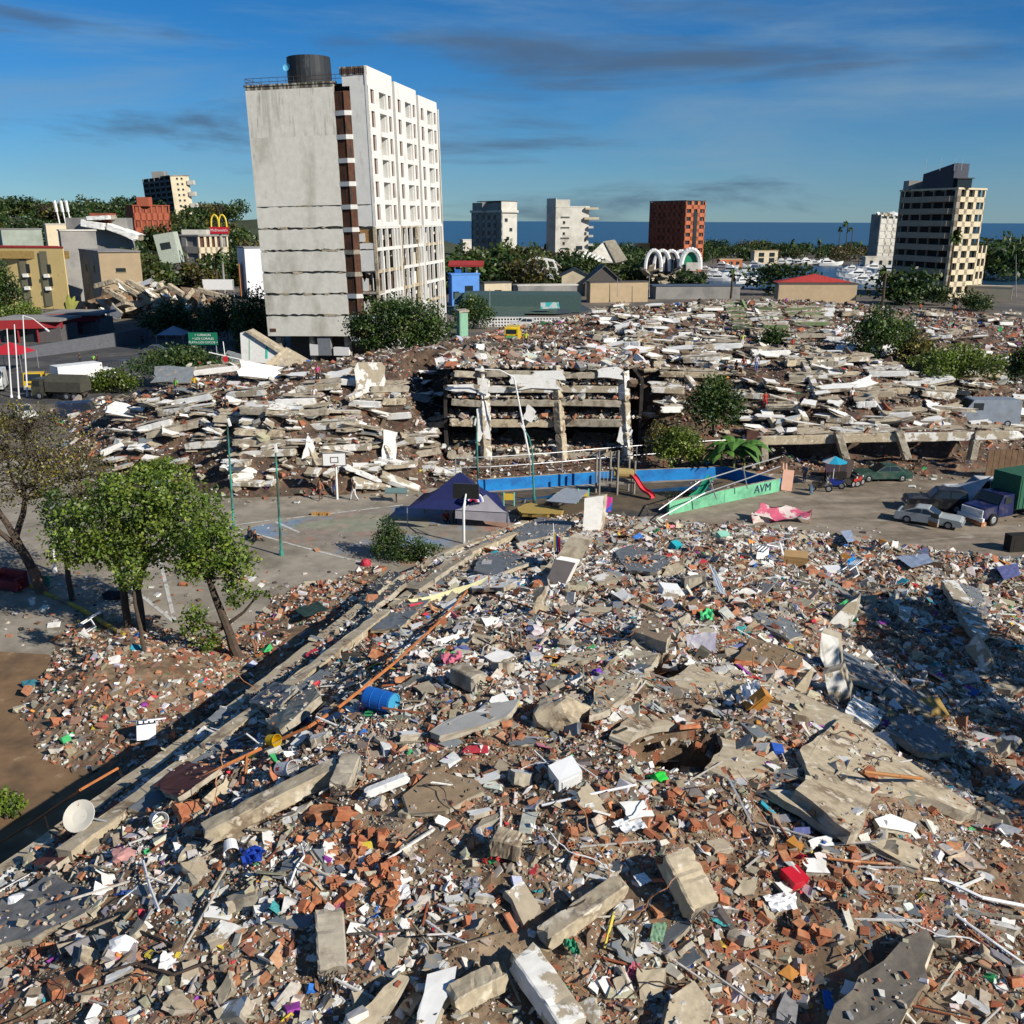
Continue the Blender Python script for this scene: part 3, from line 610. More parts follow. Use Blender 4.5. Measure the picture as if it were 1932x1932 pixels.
for i in range(4): ledge(GB, 1480+i*6, 584+i*9, 1550+i*5, 584+i*9, 'G', 3, .5)
for a, b in (((1398, 566), (1424, 625)), ((1452, 572), (1482, 618)), ((1530, 575), (1545, 600))):
    A, B = hit(*a, 1.2), hit(*b, .5); B = Py(b[0], b[1], A.y-1.5); span('column', BEAM_G[0], A, B, 1.0, .6, GB)
# the framed front that still stands between the two piles
FB = block('collapsed_block', 'crushed concrete frame with dark open floors behind the pool wall', (0, 0, 0))
def fz(v, y=FY): return Py(966, v, y).z
cols = [(912, 690, 918, 878), (1048, 690, 1062, 880), (1176, 700, 1184, 872)]
for i, (u0, v0, u1, v1) in enumerate(cols):
    A, B = Py(u0, v0, FY+.3), Py(u1, v1, FY-.2)
    for k in range(3): span('column', (BEAM_P if i != 1 else BEAM_T)[k], A.lerp(B, k/3), A.lerp(B, (k+1)/3-.012), .85, .7, FB)
span('column', BEAM_C[1], Py(1108, 690, FY+.6), Py(1114, 765, FY+.6), .35, .35, FB)
lev = [(850, 1205, 706, 'W', .55), (846, 1190, 733, 'P', .6), (846, 1180, 760, 'C', .6), (842, 1200, 797, 'T', .7), (838, 1212, 860, 'C', .7)]
for u0, u1, v, kd, h in lev:
    cu = [u0]+[c[0]+(c[2]-c[0])*(v-690)/188 for c in cols if u0 < c[0] < u1]+[u1]
    for a, b in zip(cu[:-1], cu[1:]):
        if b-a < 30 and a != u0: continue
        if (v == 733 and a > 1100): continue
        ledge(FB, a+7, v+random.uniform(-2, 2), b-7, v+random.uniform(-2, 2), 'C' if random.random() < .3 else kd, random.uniform(7, 11), h, True, FY+random.uniform(0, .3))
w = FX1-FX0
MB().box((0, 0, 0), (w, .3, 9)).build('back_wall', mat('black_brown_wall', (.035, .03, .027), var=.4), FB, loc=((FX0+FX1)/2, FY+11.4, 4))  # near black walls close the frame at back and sides
for x in (FX0+.1, FX1-.1): MB().box((0, 0, 0), (.3, 11, 8)).build('side_wall', MATS['black_brown_wall'], FB, loc=(x, FY+5.8, 3.6))
for u, v, sx, sy in ((1010, 722, 4.2, 1.1), (1035, 708, 3.4, .9), (1150, 705, 2.4, 1.2), (985, 716, 2.2, .8), (870, 733, 3.0, .8), (1178, 815, 1.5, 2.6), (912, 800, 1.2, 2.8), (910, 730, .9, 1.4), (1000, 780, 1.2, 1.6)):
    p = Py(u, v, FY-.25); put('plaster_patch', random.choice(FR_W), p, (sx, sy, .1), (R_(88+random.uniform(-6, 6)), 0, R_(random.uniform(-4, 4))), FB)
# ------------------------------------------------------------------ loose wall pieces on the collapsed rows
def loose(name, meshes, a, b, k, smin, smax, label, cat, group, thin=.12, flatness=.22, dz=.3):
    for i in range(k):
        u = random.uniform(a[0], b[0]); v = random.uniform(a[1], b[1]); p = hit(u, v, .0)
        if sz(p) < .05 and p.z < .05: continue
        s = random.uniform(smin, smax)*random.uniform(.7, 1.2); p = p+Vector((0, 0, dz+s*.06))
        o = put(name, random.choice(meshes), p, (s*random.uniform(.9, 1.9), s*random.uniform(.4, .85), max(.05, s*thin)), (random.gauss(.15, flatness), random.gauss(0, flatness*.6), random.uniform(-.45, .45)+random.choice((0, 0, 0, 1.57)))); tag(o, word(s, smin*1.15, smax*.8)+' '+label+' near '+near(u, v, LM_MID), cat, label+'s near '+near(u, v, LM_MID))
loose('wall_fragment', FR_W, (190, 715), (830, 900), 88, .9, 2.1, 'white plastered wall piece', 'wall fragment', 'white wall pieces behind the court')
loose('wall_fragment', FR_W, (1110, 572), (1400, 700), 84, 1.2, 3.0, 'broken white wall piece', 'wall fragment', 'white wall pieces right of the van')
loose('wall_fragment', FR_W, (1400, 590), (1930, 820), 120, 1.0, 2.6, 'broken white wall piece', 'wall fragment', 'white wall pieces on the right rows')
loose('slab_fragment', FR_C+FR_P, (200, 730), (830, 880), 45, .7, 1.8, 'brown concrete slab piece', 'slab fragment', 'brown slab pieces behind the court')
loose('slab_fragment', FR_C+FR_P, (1100, 590), (1930, 850), 70, .8, 2.0, 'brown concrete slab piece', 'slab fragment', 'brown slab pieces on the right rows')
loose('sheet_fragment', FR_G, (230, 720), (900, 860), 16, 1.0, 2.2, 'grey fallen sheet', 'sheet', 'grey sheets behind the court', .03)
loose('beam_fragment', BEAM_W+BEAM_P, (430, 880), (850, 925), 26, .9, 2.0, 'broken beam end', 'beam', 'beam ends beside the court', .2)
# named pieces of the left pile
for u, v, L_, W_, rx, rz, lab, ms in ((585, 872, 1.0, 2.2, 72, 12, 'white faced upright wall piece left of the white backboard', FR_W), (735, 865, 1.1, 2.3, 70, 14, 'white faced upright wall piece right of the white backboard', FR_W), (470, 676, 4.2, 2.4, 55, 6, 'pale grey fallen panel beside the wedge shaped wall', FR_G),
        (440, 682, 4.6, 2.0, 50, 8, 'long pale grey panel at the left of the wedge shaped wall', FR_G), (490, 715, 3.8, 1.8, 40, 25, 'pale green panel lying below the wedge shaped wall', FR_W), (330, 722, 3.6, 2.0, 40, 5, 'grey panel beside the climbing workers', FR_G), (640, 725, 2.4, 1.6, 50, -30, 'tilted white panel in front of the tree by the tower', FR_W), (700, 735, 2.6, 2.6, 70, 20, 'tall white wall piece with dark smoke stain', FR_P)):
    p = hit(u, v, .2); o = put('wall_panel', ms[int(u) % len(ms)], p+Vector((0, 0, W_*.35)), (L_, W_, .2), (R_(rx), R_(rz*.4), R_(rz*.5))); tag(o, lab, 'panel')
# wedge of wall left standing in front of the tower
wt = thing('wall_wedge', 'sloping white wall wedge with green and yellow stripes before the tower', 'wall', Py(470, 680, 112))
A = [Py(453, 628, 112), Py(467, 627, 112), Py(560, 683, 112), Py(560, 690, 112), Py(456, 682, 112)]; o0 = Py(470, 680, 112)
MB().prism([p-o0 for p in A], (0, 1.6, 0), 0, 1).build('wall', [M_white, M_conc], wt)
B = [Py(464, 625, 112), Py(470, 623, 112), Py(566, 682, 112), Py(560, 687, 112)]; MB().prism([p-o0+Vector((0, -.35, 0)) for p in B], (0, 2.2, 0)).build('coping', M_tan, wt)
for q, c in (((501, 505, 648, 676), (.05, .50, .36)), ((530, 534, 662, 688), (.62, .50, .12)), ((470, 472, 634, 678), (.35, .55, .40))):
    MB().prism([Py(q[0], q[2], 111.96)-o0, Py(q[1], q[2]+1, 111.96)-o0, Py(q[1], q[3], 111.96)-o0, Py(q[0], q[3], 111.96)-o0], (0, .03, 0)).build('stripe', flat('stripe%d' % q[0], c), wt)
rf = thing('fallen_roof', 'fallen gable roof of tan concrete beside the wedge shaped wall', 'roof', Py(560, 690, 110))
o0 = Py(560, 690, 110)
for pts in ([(510, 690), (545, 657), (622, 700), (600, 706)], [(500, 686), (540, 655), (545, 657), (512, 694)]):
    MB().prism([Py(u, v, 109+(.0 if v > 670 else 2.5))-o0 for u, v in pts], (0, .3, -.35), 0, 1).build('roof_slab', [M_tan, M_conc], rf)

rg = np.random.default_rng(77); n = 2600; x = rg.uniform(FX0-.5, FX1+.5, n); y = rg.uniform(FY, FY+10.5, n); zt = np.array([fz(706)+.55]*n)
k = np.clip(rg.lognormal(0, .6, n)*.2, .07, 1.0); S = np.stack([k*1.4, k*.9, k*.45], -1); Pp = np.stack([x, y, zt+.05+k*.1], -1)
chips('roof_rubble', Pp, S, pick(n, [26, 12, 10, 12, 10, 8, 3, 5, 8, 8, 10], rg), .2, .4, 'broken bits lying on top of the crushed concrete frame', rg)
for lz, kk in ((733, 500), (760, 500), (797, 700), (860, 900)):
    x = rg.uniform(FX0+.3, FX1-.3, kk); y = rg.uniform(FY-.1, FY+3.0, kk); k = np.clip(rg.lognormal(0, .6, kk)*.15, .05, .7); Pp = np.stack([x, y, np.full(kk, fz(lz)+.42)+k*.2], -1)
    chips('floor_rubble', Pp, np.stack([k*1.4, k*.9, k*.5], -1), pick(kk, [18, 10, 12, 16, 10, 8, 3, 5, 8, 8, 10], rg), .2, .4, 'broken bits lying on the crushed floors of the concrete frame', rg)

Pp = []; 
for c, L, d, a in LEDGES:
    k = int(2+L*d*.7); xx = rg.uniform(-.5, .5, k)*L; yy = rg.uniform(-.5, .5, k)*d; Pp.append(np.stack([c.x+xx*math.cos(a)-yy*math.sin(a), c.y+xx*math.sin(a)+yy*math.cos(a), np.full(k, c.z+.12)], -1))
Pp = np.concatenate(Pp); n = len(Pp); k = np.clip(rg.lognormal(0, .6, n)*.17, .06, .8); Pp[:, 2] += k*.15
chips('ledge_rubble', Pp, np.stack([k*1.5, k*.9, k*.45], -1), pick(n, [24, 10, 10, 12, 12, 9, 4, 6, 8, 8, 12], rg), .2, .4, 'broken bits lying on the exposed floor edges of the collapsed rows', rg)
# ------------------------------------------------------------------ slabs and beams of the foreground mound
M_maroon = mat('maroon_floor', (.17, .055, .045), var=.25, scale=3, col2=(.22, .12, .09), lo=.5, hi=.65, scale2=1.0)
def sp(label, pts, thick, mt, ms=None, dz=.22, name='concrete_slab', cat='slab', jag=.05): return slabpix(name, label, pts, thick, mt, ms or M_conc, dz, cat, None, jag)
# terraces of broken floor plate along the left flank
def along(t):
    L = [0]
    for a, b in zip(EDGE[:-1], EDGE[1:]): L.append(L[-1]+math.hypot(b[0]-a[0], b[1]-a[1]))
    for i in range(len(EDGE)-1):
        if t <= L[i+1]:
            f = (t-L[i])/(L[i+1]-L[i]); a, b = EDGE[i], EDGE[i+1]; d = Vector((b[0]-a[0], b[1]-a[1], 0)).normalized(); return Vector((a[0]+(b[0]-a[0])*f, a[1]+(b[1]-a[1])*f, 0)), d
    return Vector((*EDGE[-1], 0)), d
fl = thing('floor_plate', 'long stepped floor plates broken along the left flank of the near mound', 'floor', (along(20)[0].x, along(20)[0].y, 0))
def terr(inset, t0, t1, wdt, th, dz, m, tilt):
    a, d = along(t0); b, _ = along(t1); n = Vector((d.y, -d.x, 0)); A = a+n*inset; B = b+n*inset; C = B+n*wdt; D = A+n*wdt
    za, zb = float(tps(A.x, A.y))+dz, float(tps(B.x, B.y))+dz
    P = [Vector((A.x, A.y, za)), Vector((B.x, B.y, zb)), Vector((C.x, C.y, zb+tilt)), Vector((D.x, D.y, za+tilt))]; P.reverse()
    P = rough_poly(P, .05); SLABS.append((list(P), Vector((0, 0, 1)))); c = P[0]; ragged(MB(), [p-c for p in P], (0, 0, -th), 0, 1, .06).build('plate', [m, M_tan], fl, loc=c-fl.location)
for t0, t1 in ((.5, 13.2), (13.3, 25.5), (25.6, 36), (36.1, 47)): terr(-.3+random.uniform(-.05, .05), t0, t1, .55, .3, .22, M_tan, .04)
for t0, t1 in ((.5, 9.2), (9.3, 16), (16.2, 24), (24.3, 33), (33.4, 46)): terr(.27, t0, t1, 1.5, .2, .06+random.uniform(-.04, .04), random.choice((M_grey, M_grey, M_conc)), random.uniform(.0, .12))
for t0, t1 in ((2, 12), (12.4, 22.5), (23, 33), (33.2, 42)): terr(1.9+random.uniform(-.06, .06), t0, t1, .5, .34, .48, M_tan, .05)
for t0, t1 in ((4, 8.5), (10, 15), (19, 24), (27, 31)): terr(2.45, t0, t1, 1.3, .2, .3+random.uniform(-.05, .06), random.choice((M_grey, M_conc)), random.uniform(.05, .2))
sp('dark slate square floor piece on the left flank', [(469, 1324), (517, 1286), (562, 1296), (521, 1342)], .2, M_grey, dz=.55)
sp('tan slab edge beside the slate square on the left flank', [(500, 1359), (590, 1290), (605, 1312), (528, 1378)], .25, M_tan, dz=.5)
sp('maroon painted floor piece under white scraps at lower left', [(288, 1482), (345, 1434), (415, 1450), (335, 1505)], .15, M_maroon, dz=.4)
sp('maroon painted floor strip along the rusty railing', [(60, 1628), (222, 1508), (244, 1525), (105, 1632)], .15, M_maroon, dz=.25)
sp('broad grey slab at the lower left corner', [(-20, 1712), (90, 1648), (172, 1680), (160, 1722), (60, 1772), (-20, 1790)], .2, mat('dusty_grey_slab', (.24, .23, .21), var=.3, scale=3, col2=(.15, .145, .14), lo=.46, hi=.6, scale2=1.3, col3=(.33, .27, .2), lo3=.56, hi3=.66, scale3=1.8, bump=.03, bscale=8), dz=.16, jag=.12)
sp('tan plate with a crack left of the torn roof hole', [(1040, 1255), (1060, 1240), (1075, 1232), (1180, 1222), (1245, 1232), (1226, 1262), (1186, 1310), (1150, 1338), (1112, 1350), (1122, 1300), (1130, 1262), (1118, 1245), (1070, 1246)], .16, M_tan, dz=.16)
sp('broken concrete roof plate around the large torn hole', [(1150, 1388), (1235, 1297), (1320, 1246), (1450, 1282), (1612, 1352), (1500, 1452), (1365, 1466), (1330, 1448), (1364, 1408), (1350, 1375), (1272, 1366), (1205, 1380), (1186, 1402)], .18, M_tan, dz=.2)
sp('large tan roof slab dappled by tree shadow', [(1509, 1415), (1587, 1354), (1636, 1375), (1842, 1525), (1828, 1534), (1736, 1503), (1654, 1496), (1622, 1564), (1606, 1571), (1501, 1489), (1530, 1464)], .28, M_tan, dz=.4)
sp('narrow tan slab below the dappled roof slab', [(1450, 1490), (1500, 1492), (1606, 1574), (1570, 1570)], .2, M_tan, dz=.3)
sp('slate blue floor strip between the wall stubs', [(1583, 1222), (1690, 1275), (1665, 1300), (1600, 1272)], .2, M_grey, dz=.35)
sp('second slate blue floor strip lower in the shade', [(1690, 1282), (1780, 1330), (1755, 1345), (1668, 1305)], .2, M_grey, dz=.3)
sp('slate slab in the shade beside the dappled roof slab', [(1672, 1375), (1700, 1345), (1775, 1375), (1800, 1420), (1740, 1420)], .2, M_grey, dz=.35)
sp('pale broken floor in the shade above the roof slab', [(1595, 1345), (1612, 1312), (1672, 1345), (1648, 1375)], .16, M_white, dz=.3)
sp('long white edged slab at the right side', [(1777, 1095), (1805, 1093), (1870, 1190), (1846, 1212)], .35, M_patch, dz=.75)
sp('dark slab behind the white edged slab at right', [(1810, 1100), (1850, 1110), (1866, 1160), (1845, 1165)], .2, M_grey, dz=.6)
sp('rounded slate slab among brick bits on the right', [(1420, 1160), (1440, 1150), (1505, 1178), (1516, 1200), (1490, 1207), (1450, 1187)], .14, M_grey, dz=.2)
sp('brown sandy slab below the rounded slate slab', [(1386, 1242), (1416, 1203), (1520, 1234), (1506, 1262)], .25, mat('brown_slab', (.19, .135, .08), var=.25, scale=6), M_brick, dz=.3)
sp('slate slab beside the tent foot', [(965, 1000), (1020, 975), (1085, 985), (1060, 1006), (980, 1022)], .18, M_grey, dz=.3)
sp('slate slab left of the flag', [(905, 1050), (960, 1038), (1002, 1060), (930, 1086), (893, 1076)], .18, M_grey, dz=.3)
sp('slate slab right of the tilted stub', [(1160, 1040), (1190, 1027), (1275, 1055), (1240, 1079), (1180, 1075)], .18, M_grey, dz=.3)
sp('grey slab near the yellow sheet top', [(880, 1090), (930, 1075), (985, 1092), (950, 1108), (890, 1110)], .2, M_white, dz=.3)
sp('tan board edge running up to the rear backboard', [(756, 1107), (868, 1043), (886, 1034), (892, 1044), (790, 1112)], .22, M_tan, dz=.35)
sp('tan plate on the flank below the fallen bush', [(672, 1130), (742, 1088), (765, 1100), (700, 1150)], .22, M_tan, dz=.45)
sp('grey tan plate on the flank nearest the fallen bush', [(690, 1108), (735, 1076), (762, 1082), (712, 1116)], .22, M_conc, dz=.5)
sp('brown slab with dark side right of the pink scrap', [(1190, 1190), (1228, 1160), (1265, 1190), (1258, 1212)], .4, mat('brown_slab2', (.24, .18, .12), var=.2, scale=6), M_conc, dz=.45)
sp('long jagged grey slab right of the blue drum', [(810, 1380), (850, 1355), (900, 1340), (925, 1315), (945, 1325), (980, 1318), (955, 1352), (900, 1370), (830, 1388)], .18, mat('pale_grey_slab', (.40, .39, .36), var=.15), dz=.22)
sp('tan earth covered plate in the middle of the near mound', [(760, 1500), (815, 1455), (895, 1470), (915, 1490), (840, 1530), (770, 1530)], .15, mat('earthy', (.26, .19, .12), var=.25, scale=5), dz=.2)
sp('white floor plate leaning at the bottom edge', [(785, 1945), (806, 1838), (862, 1822), (856, 1862), (838, 1890), (815, 1945)], .3, M_white, dz=.45)
sp('tan slab edge at the bottom left of centre', [(640, 1945), (756, 1838), (770, 1842), (700, 1945)], .3, M_tan, dz=.4)
sp('curved slab with shade darkened face tilted at lower right', [(1552, 1950), (1575, 1895), (1620, 1842), (1668, 1812), (1705, 1770), (1748, 1752), (1762, 1778), (1745, 1822), (1752, 1850), (1712, 1905), (1690, 1950)], .5, mat('shadowed_slab', (.13, .115, .095), var=.35, scale=3, col2=(.20, .17, .13), lo=.5, hi=.6, scale2=1.2, bump=.03, bscale=8), M_tan, dz=.5, jag=.14)  # dark colour puts the shadow of the underside into the slab
sp('pale slab at lower right under brick bits', [(1640, 1590), (1690, 1580), (1740, 1600), (1735, 1640), (1700, 1625)], .15, M_tan, dz=.2)
sp('cream slab at the bottom right of centre', [(1265, 1880), (1310, 1850), (1345, 1900), (1330, 1945), (1250, 1945)], .4, M_tan, dz=.4)
sp('jagged grey green slab under dust at lower right', [(1650, 1545), (1680, 1535), (1730, 1555), (1720, 1572), (1660, 1560)], .12, M_white, dz=.2)
beampix('concrete_beam', 'long tan beam lying below the rusty railing', (392, 1572), (645, 1448), .5, .42, BEAM_T[0], .35)
beampix('concrete_beam', 'cream beam bent over rubble at the bottom centre', (1028, 1770), (1172, 1672), .42, .3, BEAM_T[1], .35)
beampix('concrete_beam', 'thick column with plaster patch at the bottom centre', (985, 1812), (1082, 1945), .55, .45, BEAM_P[0], .4)
beampix('concrete_beam', 'rough stone like beam left of the bottom column', (852, 1895), (948, 1842), .42, .4, BEAM_T[2], .35)
beampix('concrete_beam', 'thin white beam left of the column stub at lower left', (690, 1500), (770, 1466), .2, .2, BEAM_W[0], .25)
def stub(label, a, b, w, h, me, lift=.4):
    A, B = hit(*a, lift), hit(*b, lift*.7); t = thing('column_stub', label, 'column', (A+B)/2)
    o = span('shaft', me, A-t.location, B-t.location, w, h, t); d = (B-A).normalized()
    rebars([(B-t.location, d)]*2, 5, .35).build('rebar', M_rebar, t); return t
stub('concrete column stub with bent rebar above the tan beam', (665, 1432), (640, 1492), .5, .4, BEAM_C[0])
stub('column stub with rebar fringe at lower left of centre', (622, 1730), (628, 1838), .55, .4, BEAM_C[1])
stub('heavy column stub with rebar at lower right of centre', (1272, 1618), (1325, 1722), .65, .5, BEAM_T[0], .5)
stub('square concrete block with broken sides near the bottom centre', (930, 1590), (985, 1605), .5, .42, BEAM_T[2])
stub('broken column with bricks right of the pink foam', (860, 1268), (905, 1290), .5, .5, BEAM_C[2])
# standing wall stubs on the right
def wallpix(label, pts, refs, th, mt, ms=None, dirv=(0.5, .85, 0), parent=None):
    """upright piece: picture corners, each at the depth of the ground point under it"""
    ym = sum(hit(*r).y for r in refs)/len(refs); P = [Py(u, v, ym+(u-pts[0][0])*.004) for (u, v) in pts]; c = P[0]; d = Vector(dirv).normalized()*th
    n = (P[1]-P[0]).cross(P[2]-P[0])
    if n.dot(d) > 0: P.reverse()
    o = MB().prism([p-c for p in rough_poly(P, .03)], d, 0, 1).build('wall_stub', [mt, ms or M_conc], None, loc=c); return tag(o, label, 'wall')
wallpix('upright white wall piece with brown edge at the far crest', [(1099, 1000), (1103, 940), (1140, 935), (1136, 990), (1128, 1008)], [(1099, 1004), (1099, 1004), (1130, 1004), (1130, 1004), (1120, 1006)], .45, M_white, M_tan)
wallpix('white topped wall stub leaning right of centre', [(1548, 1192), (1600, 1138), (1618, 1128), (1612, 1165), (1582, 1212)], [(1550, 1215), (1600, 1180), (1615, 1180), (1615, 1180), (1580, 1215)], .7, M_patch)
wallpix('cream wall stub standing below the leaning one', [(1550, 1194), (1582, 1204), (1586, 1262), (1560, 1268), (1548, 1240)], [(1552, 1268), (1582, 1268), (1586, 1268), (1560, 1270), (1548, 1268)], .5, M_white)
wallpix('grey white wall stub nearest the shaded hollow', [(1556, 1272), (1586, 1264), (1602, 1308), (1600, 1330), (1566, 1318)], [(1560, 1325), (1588, 1325), (1602, 1328), (1600, 1330), (1566, 1325)], .6, M_patch)
wallpix('white faced beam end leaning at the right', [(1822, 1225), (1842, 1198), (1876, 1252), (1858, 1276)], [(1825, 1268), (1842, 1262), (1876, 1270), (1858, 1276)], .5, M_patch)
wallpix('tan triangular wall shard below the cream stub', [(1495, 1305), (1530, 1262), (1534, 1268), (1516, 1318)], [(1500, 1315), (1528, 1310), (1532, 1312), (1516, 1318)], .2, M_tan)
wallpix('leaning dark fronted block behind the flag', [(1025, 1105), (1048, 1055), (1086, 1062), (1060, 1112)], [(1028, 1108), (1048, 1100), (1080, 1104), (1060, 1112)], .5, mat('sofa_grey', (.11, .10, .105), var=.12), M_white)
wallpix('pale tilted concrete block with rebar above the dark one', [(1050, 1050), (1075, 1012), (1112, 1020), (1090, 1058)], [(1052, 1075), (1075, 1070), (1108, 1072), (1090, 1078)], .5, M_conc)
# countable loose pieces over the near mound
def loose_m(name, meshes, k, smin, smax, th, label, cat, group, reg=(0, 1080, 1932, 1925), tilt=.3, bias=1.0):
    i = 0
    while i < k:
        u = random.uniform(reg[0], reg[2]); v = reg[1]+(reg[3]-reg[1])*random.random()**bias; p = hit(u, v)
        if MF(p.x, p.y) < .4: i += .2; continue
        s = random.uniform(smin, smax)*min(1.7, max(.62, px(p)/.0145)); t = s*random.uniform(*th)
        o = put(name, random.choice(meshes), p+Vector((0, 0, t*.3)), (s*random.uniform(.8, 1.5), s*random.uniform(.5, 1), t), (random.gauss(0, tilt), random.gauss(0, tilt), random.uniform(0, 6.28))); tag(o, word(s, smin*1.1, smax*.8)+' '+label+' near '+near(u, v, LM_NEAR), cat, label+'s near '+near(u, v, LM_NEAR)); i += 1
FRB = [frag_mesh(90+i, [M_brick, M_brick], jag=.12) for i in range(2)]
loose_m('plaster_fragment', FR_W, 150, .22, .6, (.12, .35), 'white plaster lump', 'plaster fragment', 'white lumps on the near mound')
loose_m('concrete_fragment', FR_C+FR_P, 170, .25, .75, (.2, .5), 'tan concrete lump', 'concrete fragment', 'tan lumps on the near mound')
loose_m('slate_fragment', FR_G, 60, .3, .9, (.08, .2), 'slate grey slab piece', 'slab fragment', 'slate pieces on the near mound')
loose_m('brickwork_fragment', FRB, 40, .3, .7, (.25, .5), 'red brickwork lump', 'brickwork', 'brickwork lumps on the near mound')
# hollow clay bricks
def brick_mesh():
    m = MB(); L, W, H = .29, .19, .14
    m.add([(-L/2, -W/2, -H/2), (L/2, -W/2, -H/2), (L/2, W/2, -H/2), (-L/2, W/2, -H/2), (-L/2, -W/2, H/2), (L/2, -W/2, H/2), (L/2, W/2, H/2), (-L/2, W/2, H/2)], [(3, 2, 1, 0), (4, 5, 6, 7), (0, 1, 5, 4), (2, 3, 7, 6)])
    for sx in (-1, 1):
        x = sx*L/2; xi = x-sx*.06; ys = [-W/2, -W/2+.02, -.01, .01, W/2-.02, W/2]; zs = [-H/2, -H/2+.02, -.01, .01, H/2-.02, H/2]
        for i in range(5):
            for j in range(5):
                q = [(ys[i], zs[j]), (ys[i+1], zs[j]), (ys[i+1], zs[j+1]), (ys[i], zs[j+1])]
                if i in (1, 3) and j in (1, 3):
                    m.add([(xi, a, b) for a, b in q], [(0, 1, 2, 3) if sx > 0 else (3, 2, 1, 0)])
                    for k in range(4):
                        a, b = q[k], q[(k+1) % 4]; m.add([(x, *a), (x, *b), (xi, *b), (xi, *a)], [(0, 1, 2, 3)])
                else: m.add([(x, a, b) for a, b in q], [(0, 1, 2, 3) if sx > 0 else (3, 2, 1, 0)])
    return m.mesh('brick', M_brick)
BR = brick_mesh()
def bricks(k, reg, label, group):
    for i in range(k):
        u, v = random.uniform(reg[0], reg[2]), random.uniform(reg[1], reg[3]); p = hit(u, v); s = random.uniform(.7, .95)
        o = put('hollow_brick', BR, p+Vector((0, 0, .06)), (s*random.choice((1, 1, .7)), s, s), (random.gauss(0, .45), random.gauss(0, .45), random.uniform(0, 6.28))); tag(o, label if 'singly' not in label and 'upper' not in label else 'orange hollow brick lying near '+near(u, v, LM_NEAR), 'brick', group if 'singly' not in label and 'upper' not in label else 'bricks near '+near(u, v, LM_NEAR))
bricks(70, (560, 1560, 760, 1730), 'orange hollow brick in the brick heap at lower left of centre', 'bricks lower left of centre')
bricks(50, (1000, 1500, 1420, 1640), 'orange hollow brick in the red patch right of the white crumpled box', 'bricks right of the white box')
bricks(50, (0, 1450, 1932, 1920), 'orange hollow brick lying singly on the near mound', 'single bricks on the near mound')
bricks(40, (1350, 1560, 1650, 1800), 'orange hollow brick around the red crate', 'bricks around the red crate')
bricks(40, (700, 1230, 1500, 1480), 'orange hollow brick on the upper part of the near mound', 'bricks on the upper mound')

# dust and bits lying on the big plates
Pp = []
for P_, n_ in SLABS:
    A = np.array([tuple(p) for p in P_]); lo, hi = A.min(0), A.max(0); ar = (hi[0]-lo[0])*(hi[1]-lo[1]); k = int(min(420, 10+ar*16)); x = rg.uniform(lo[0], hi[0], k); y = rg.uniform(lo[1], hi[1], k); ins = np.zeros(k, bool)
    for (x0, y0), (x1, y1) in zip(A[:, :2], np.roll(A[:, :2], -1, 0)): ins ^= ((y0 > y) != (y1 > y)) & (x < (x1-x0)*(y-y0)/(y1-y0+1e-12)+x0)
    ins &= vnoise(x, y, 91, 3, 1.1) > -.1
    c = A.mean(0); z = c[2]-(n_.x*(x-c[0])+n_.y*(y-c[1]))/max(.2, n_.z); Pp.append(np.stack([x, y, z], -1)[ins])
Pp = np.concatenate(Pp); n = len(Pp); k = np.clip(rg.lognormal(0, .55, n)*.05, .02, .24); Pp[:, 2] += k*.12
chips('plate_crumbs', Pp, np.stack([k*1.4, k*.9, k*.5], -1), pick(n, [20, 16, 16, 12, 9, 5, 4, 5, 4, 14, 8], rg, .4), .2, .4, 'crumbs and dust lying on the broken plates of the near mound', rg)
# cloth scraps and wire tangles
def crumple(seed, col, name):
    r = random.Random(seed); n = 6; V = [(-.5+i/n+r.uniform(-.06, .06), -.5+j/n+r.uniform(-.06, .06), r.uniform(-.12, .16)) for i in range(n+1) for j in range(n+1)]
    return MB().add(V, [(i*(n+1)+j, (i+1)*(n+1)+j, (i+1)*(n+1)+j+1, i*(n+1)+j+1) for i in range(n) for j in range(n)]).mesh(name, flat('scrap_'+name, col, .85, .2))
for i, (nm, c) in enumerate((('white', (.62, .62, .62)), ('blue', (.04, .10, .32)), ('pink', (.45, .12, .18)), ('teal', (.05, .26, .27)), ('black', (.02, .02, .025)), ('grey', (.28, .28, .31)), ('red', (.38, .04, .04)))):
    cm = crumple(300+i, c, nm)
    for k in range((16, 8, 6, 7, 12, 10, 5)[i]):
        u, v = random.uniform(0, 1932), random.uniform(1020, 1900); p = hit(u, v)
        if MF(p.x, p.y) < .4: continue
        s = random.uniform(.25, .7)*min(1.5, max(.7, px(p)/.0145)); o = put('cloth_scrap', cm, p+Vector((0, 0, .06)), (s, s*random.uniform(.4, .9), s*.8), (random.gauss(0, .4), random.gauss(0, .4), random.uniform(0, 6))); tag(o, nm+' crumpled cloth scrap near '+near(u, v, LM_NEAR), 'cloth', nm+' cloth scraps near '+near(u, v, LM_NEAR))
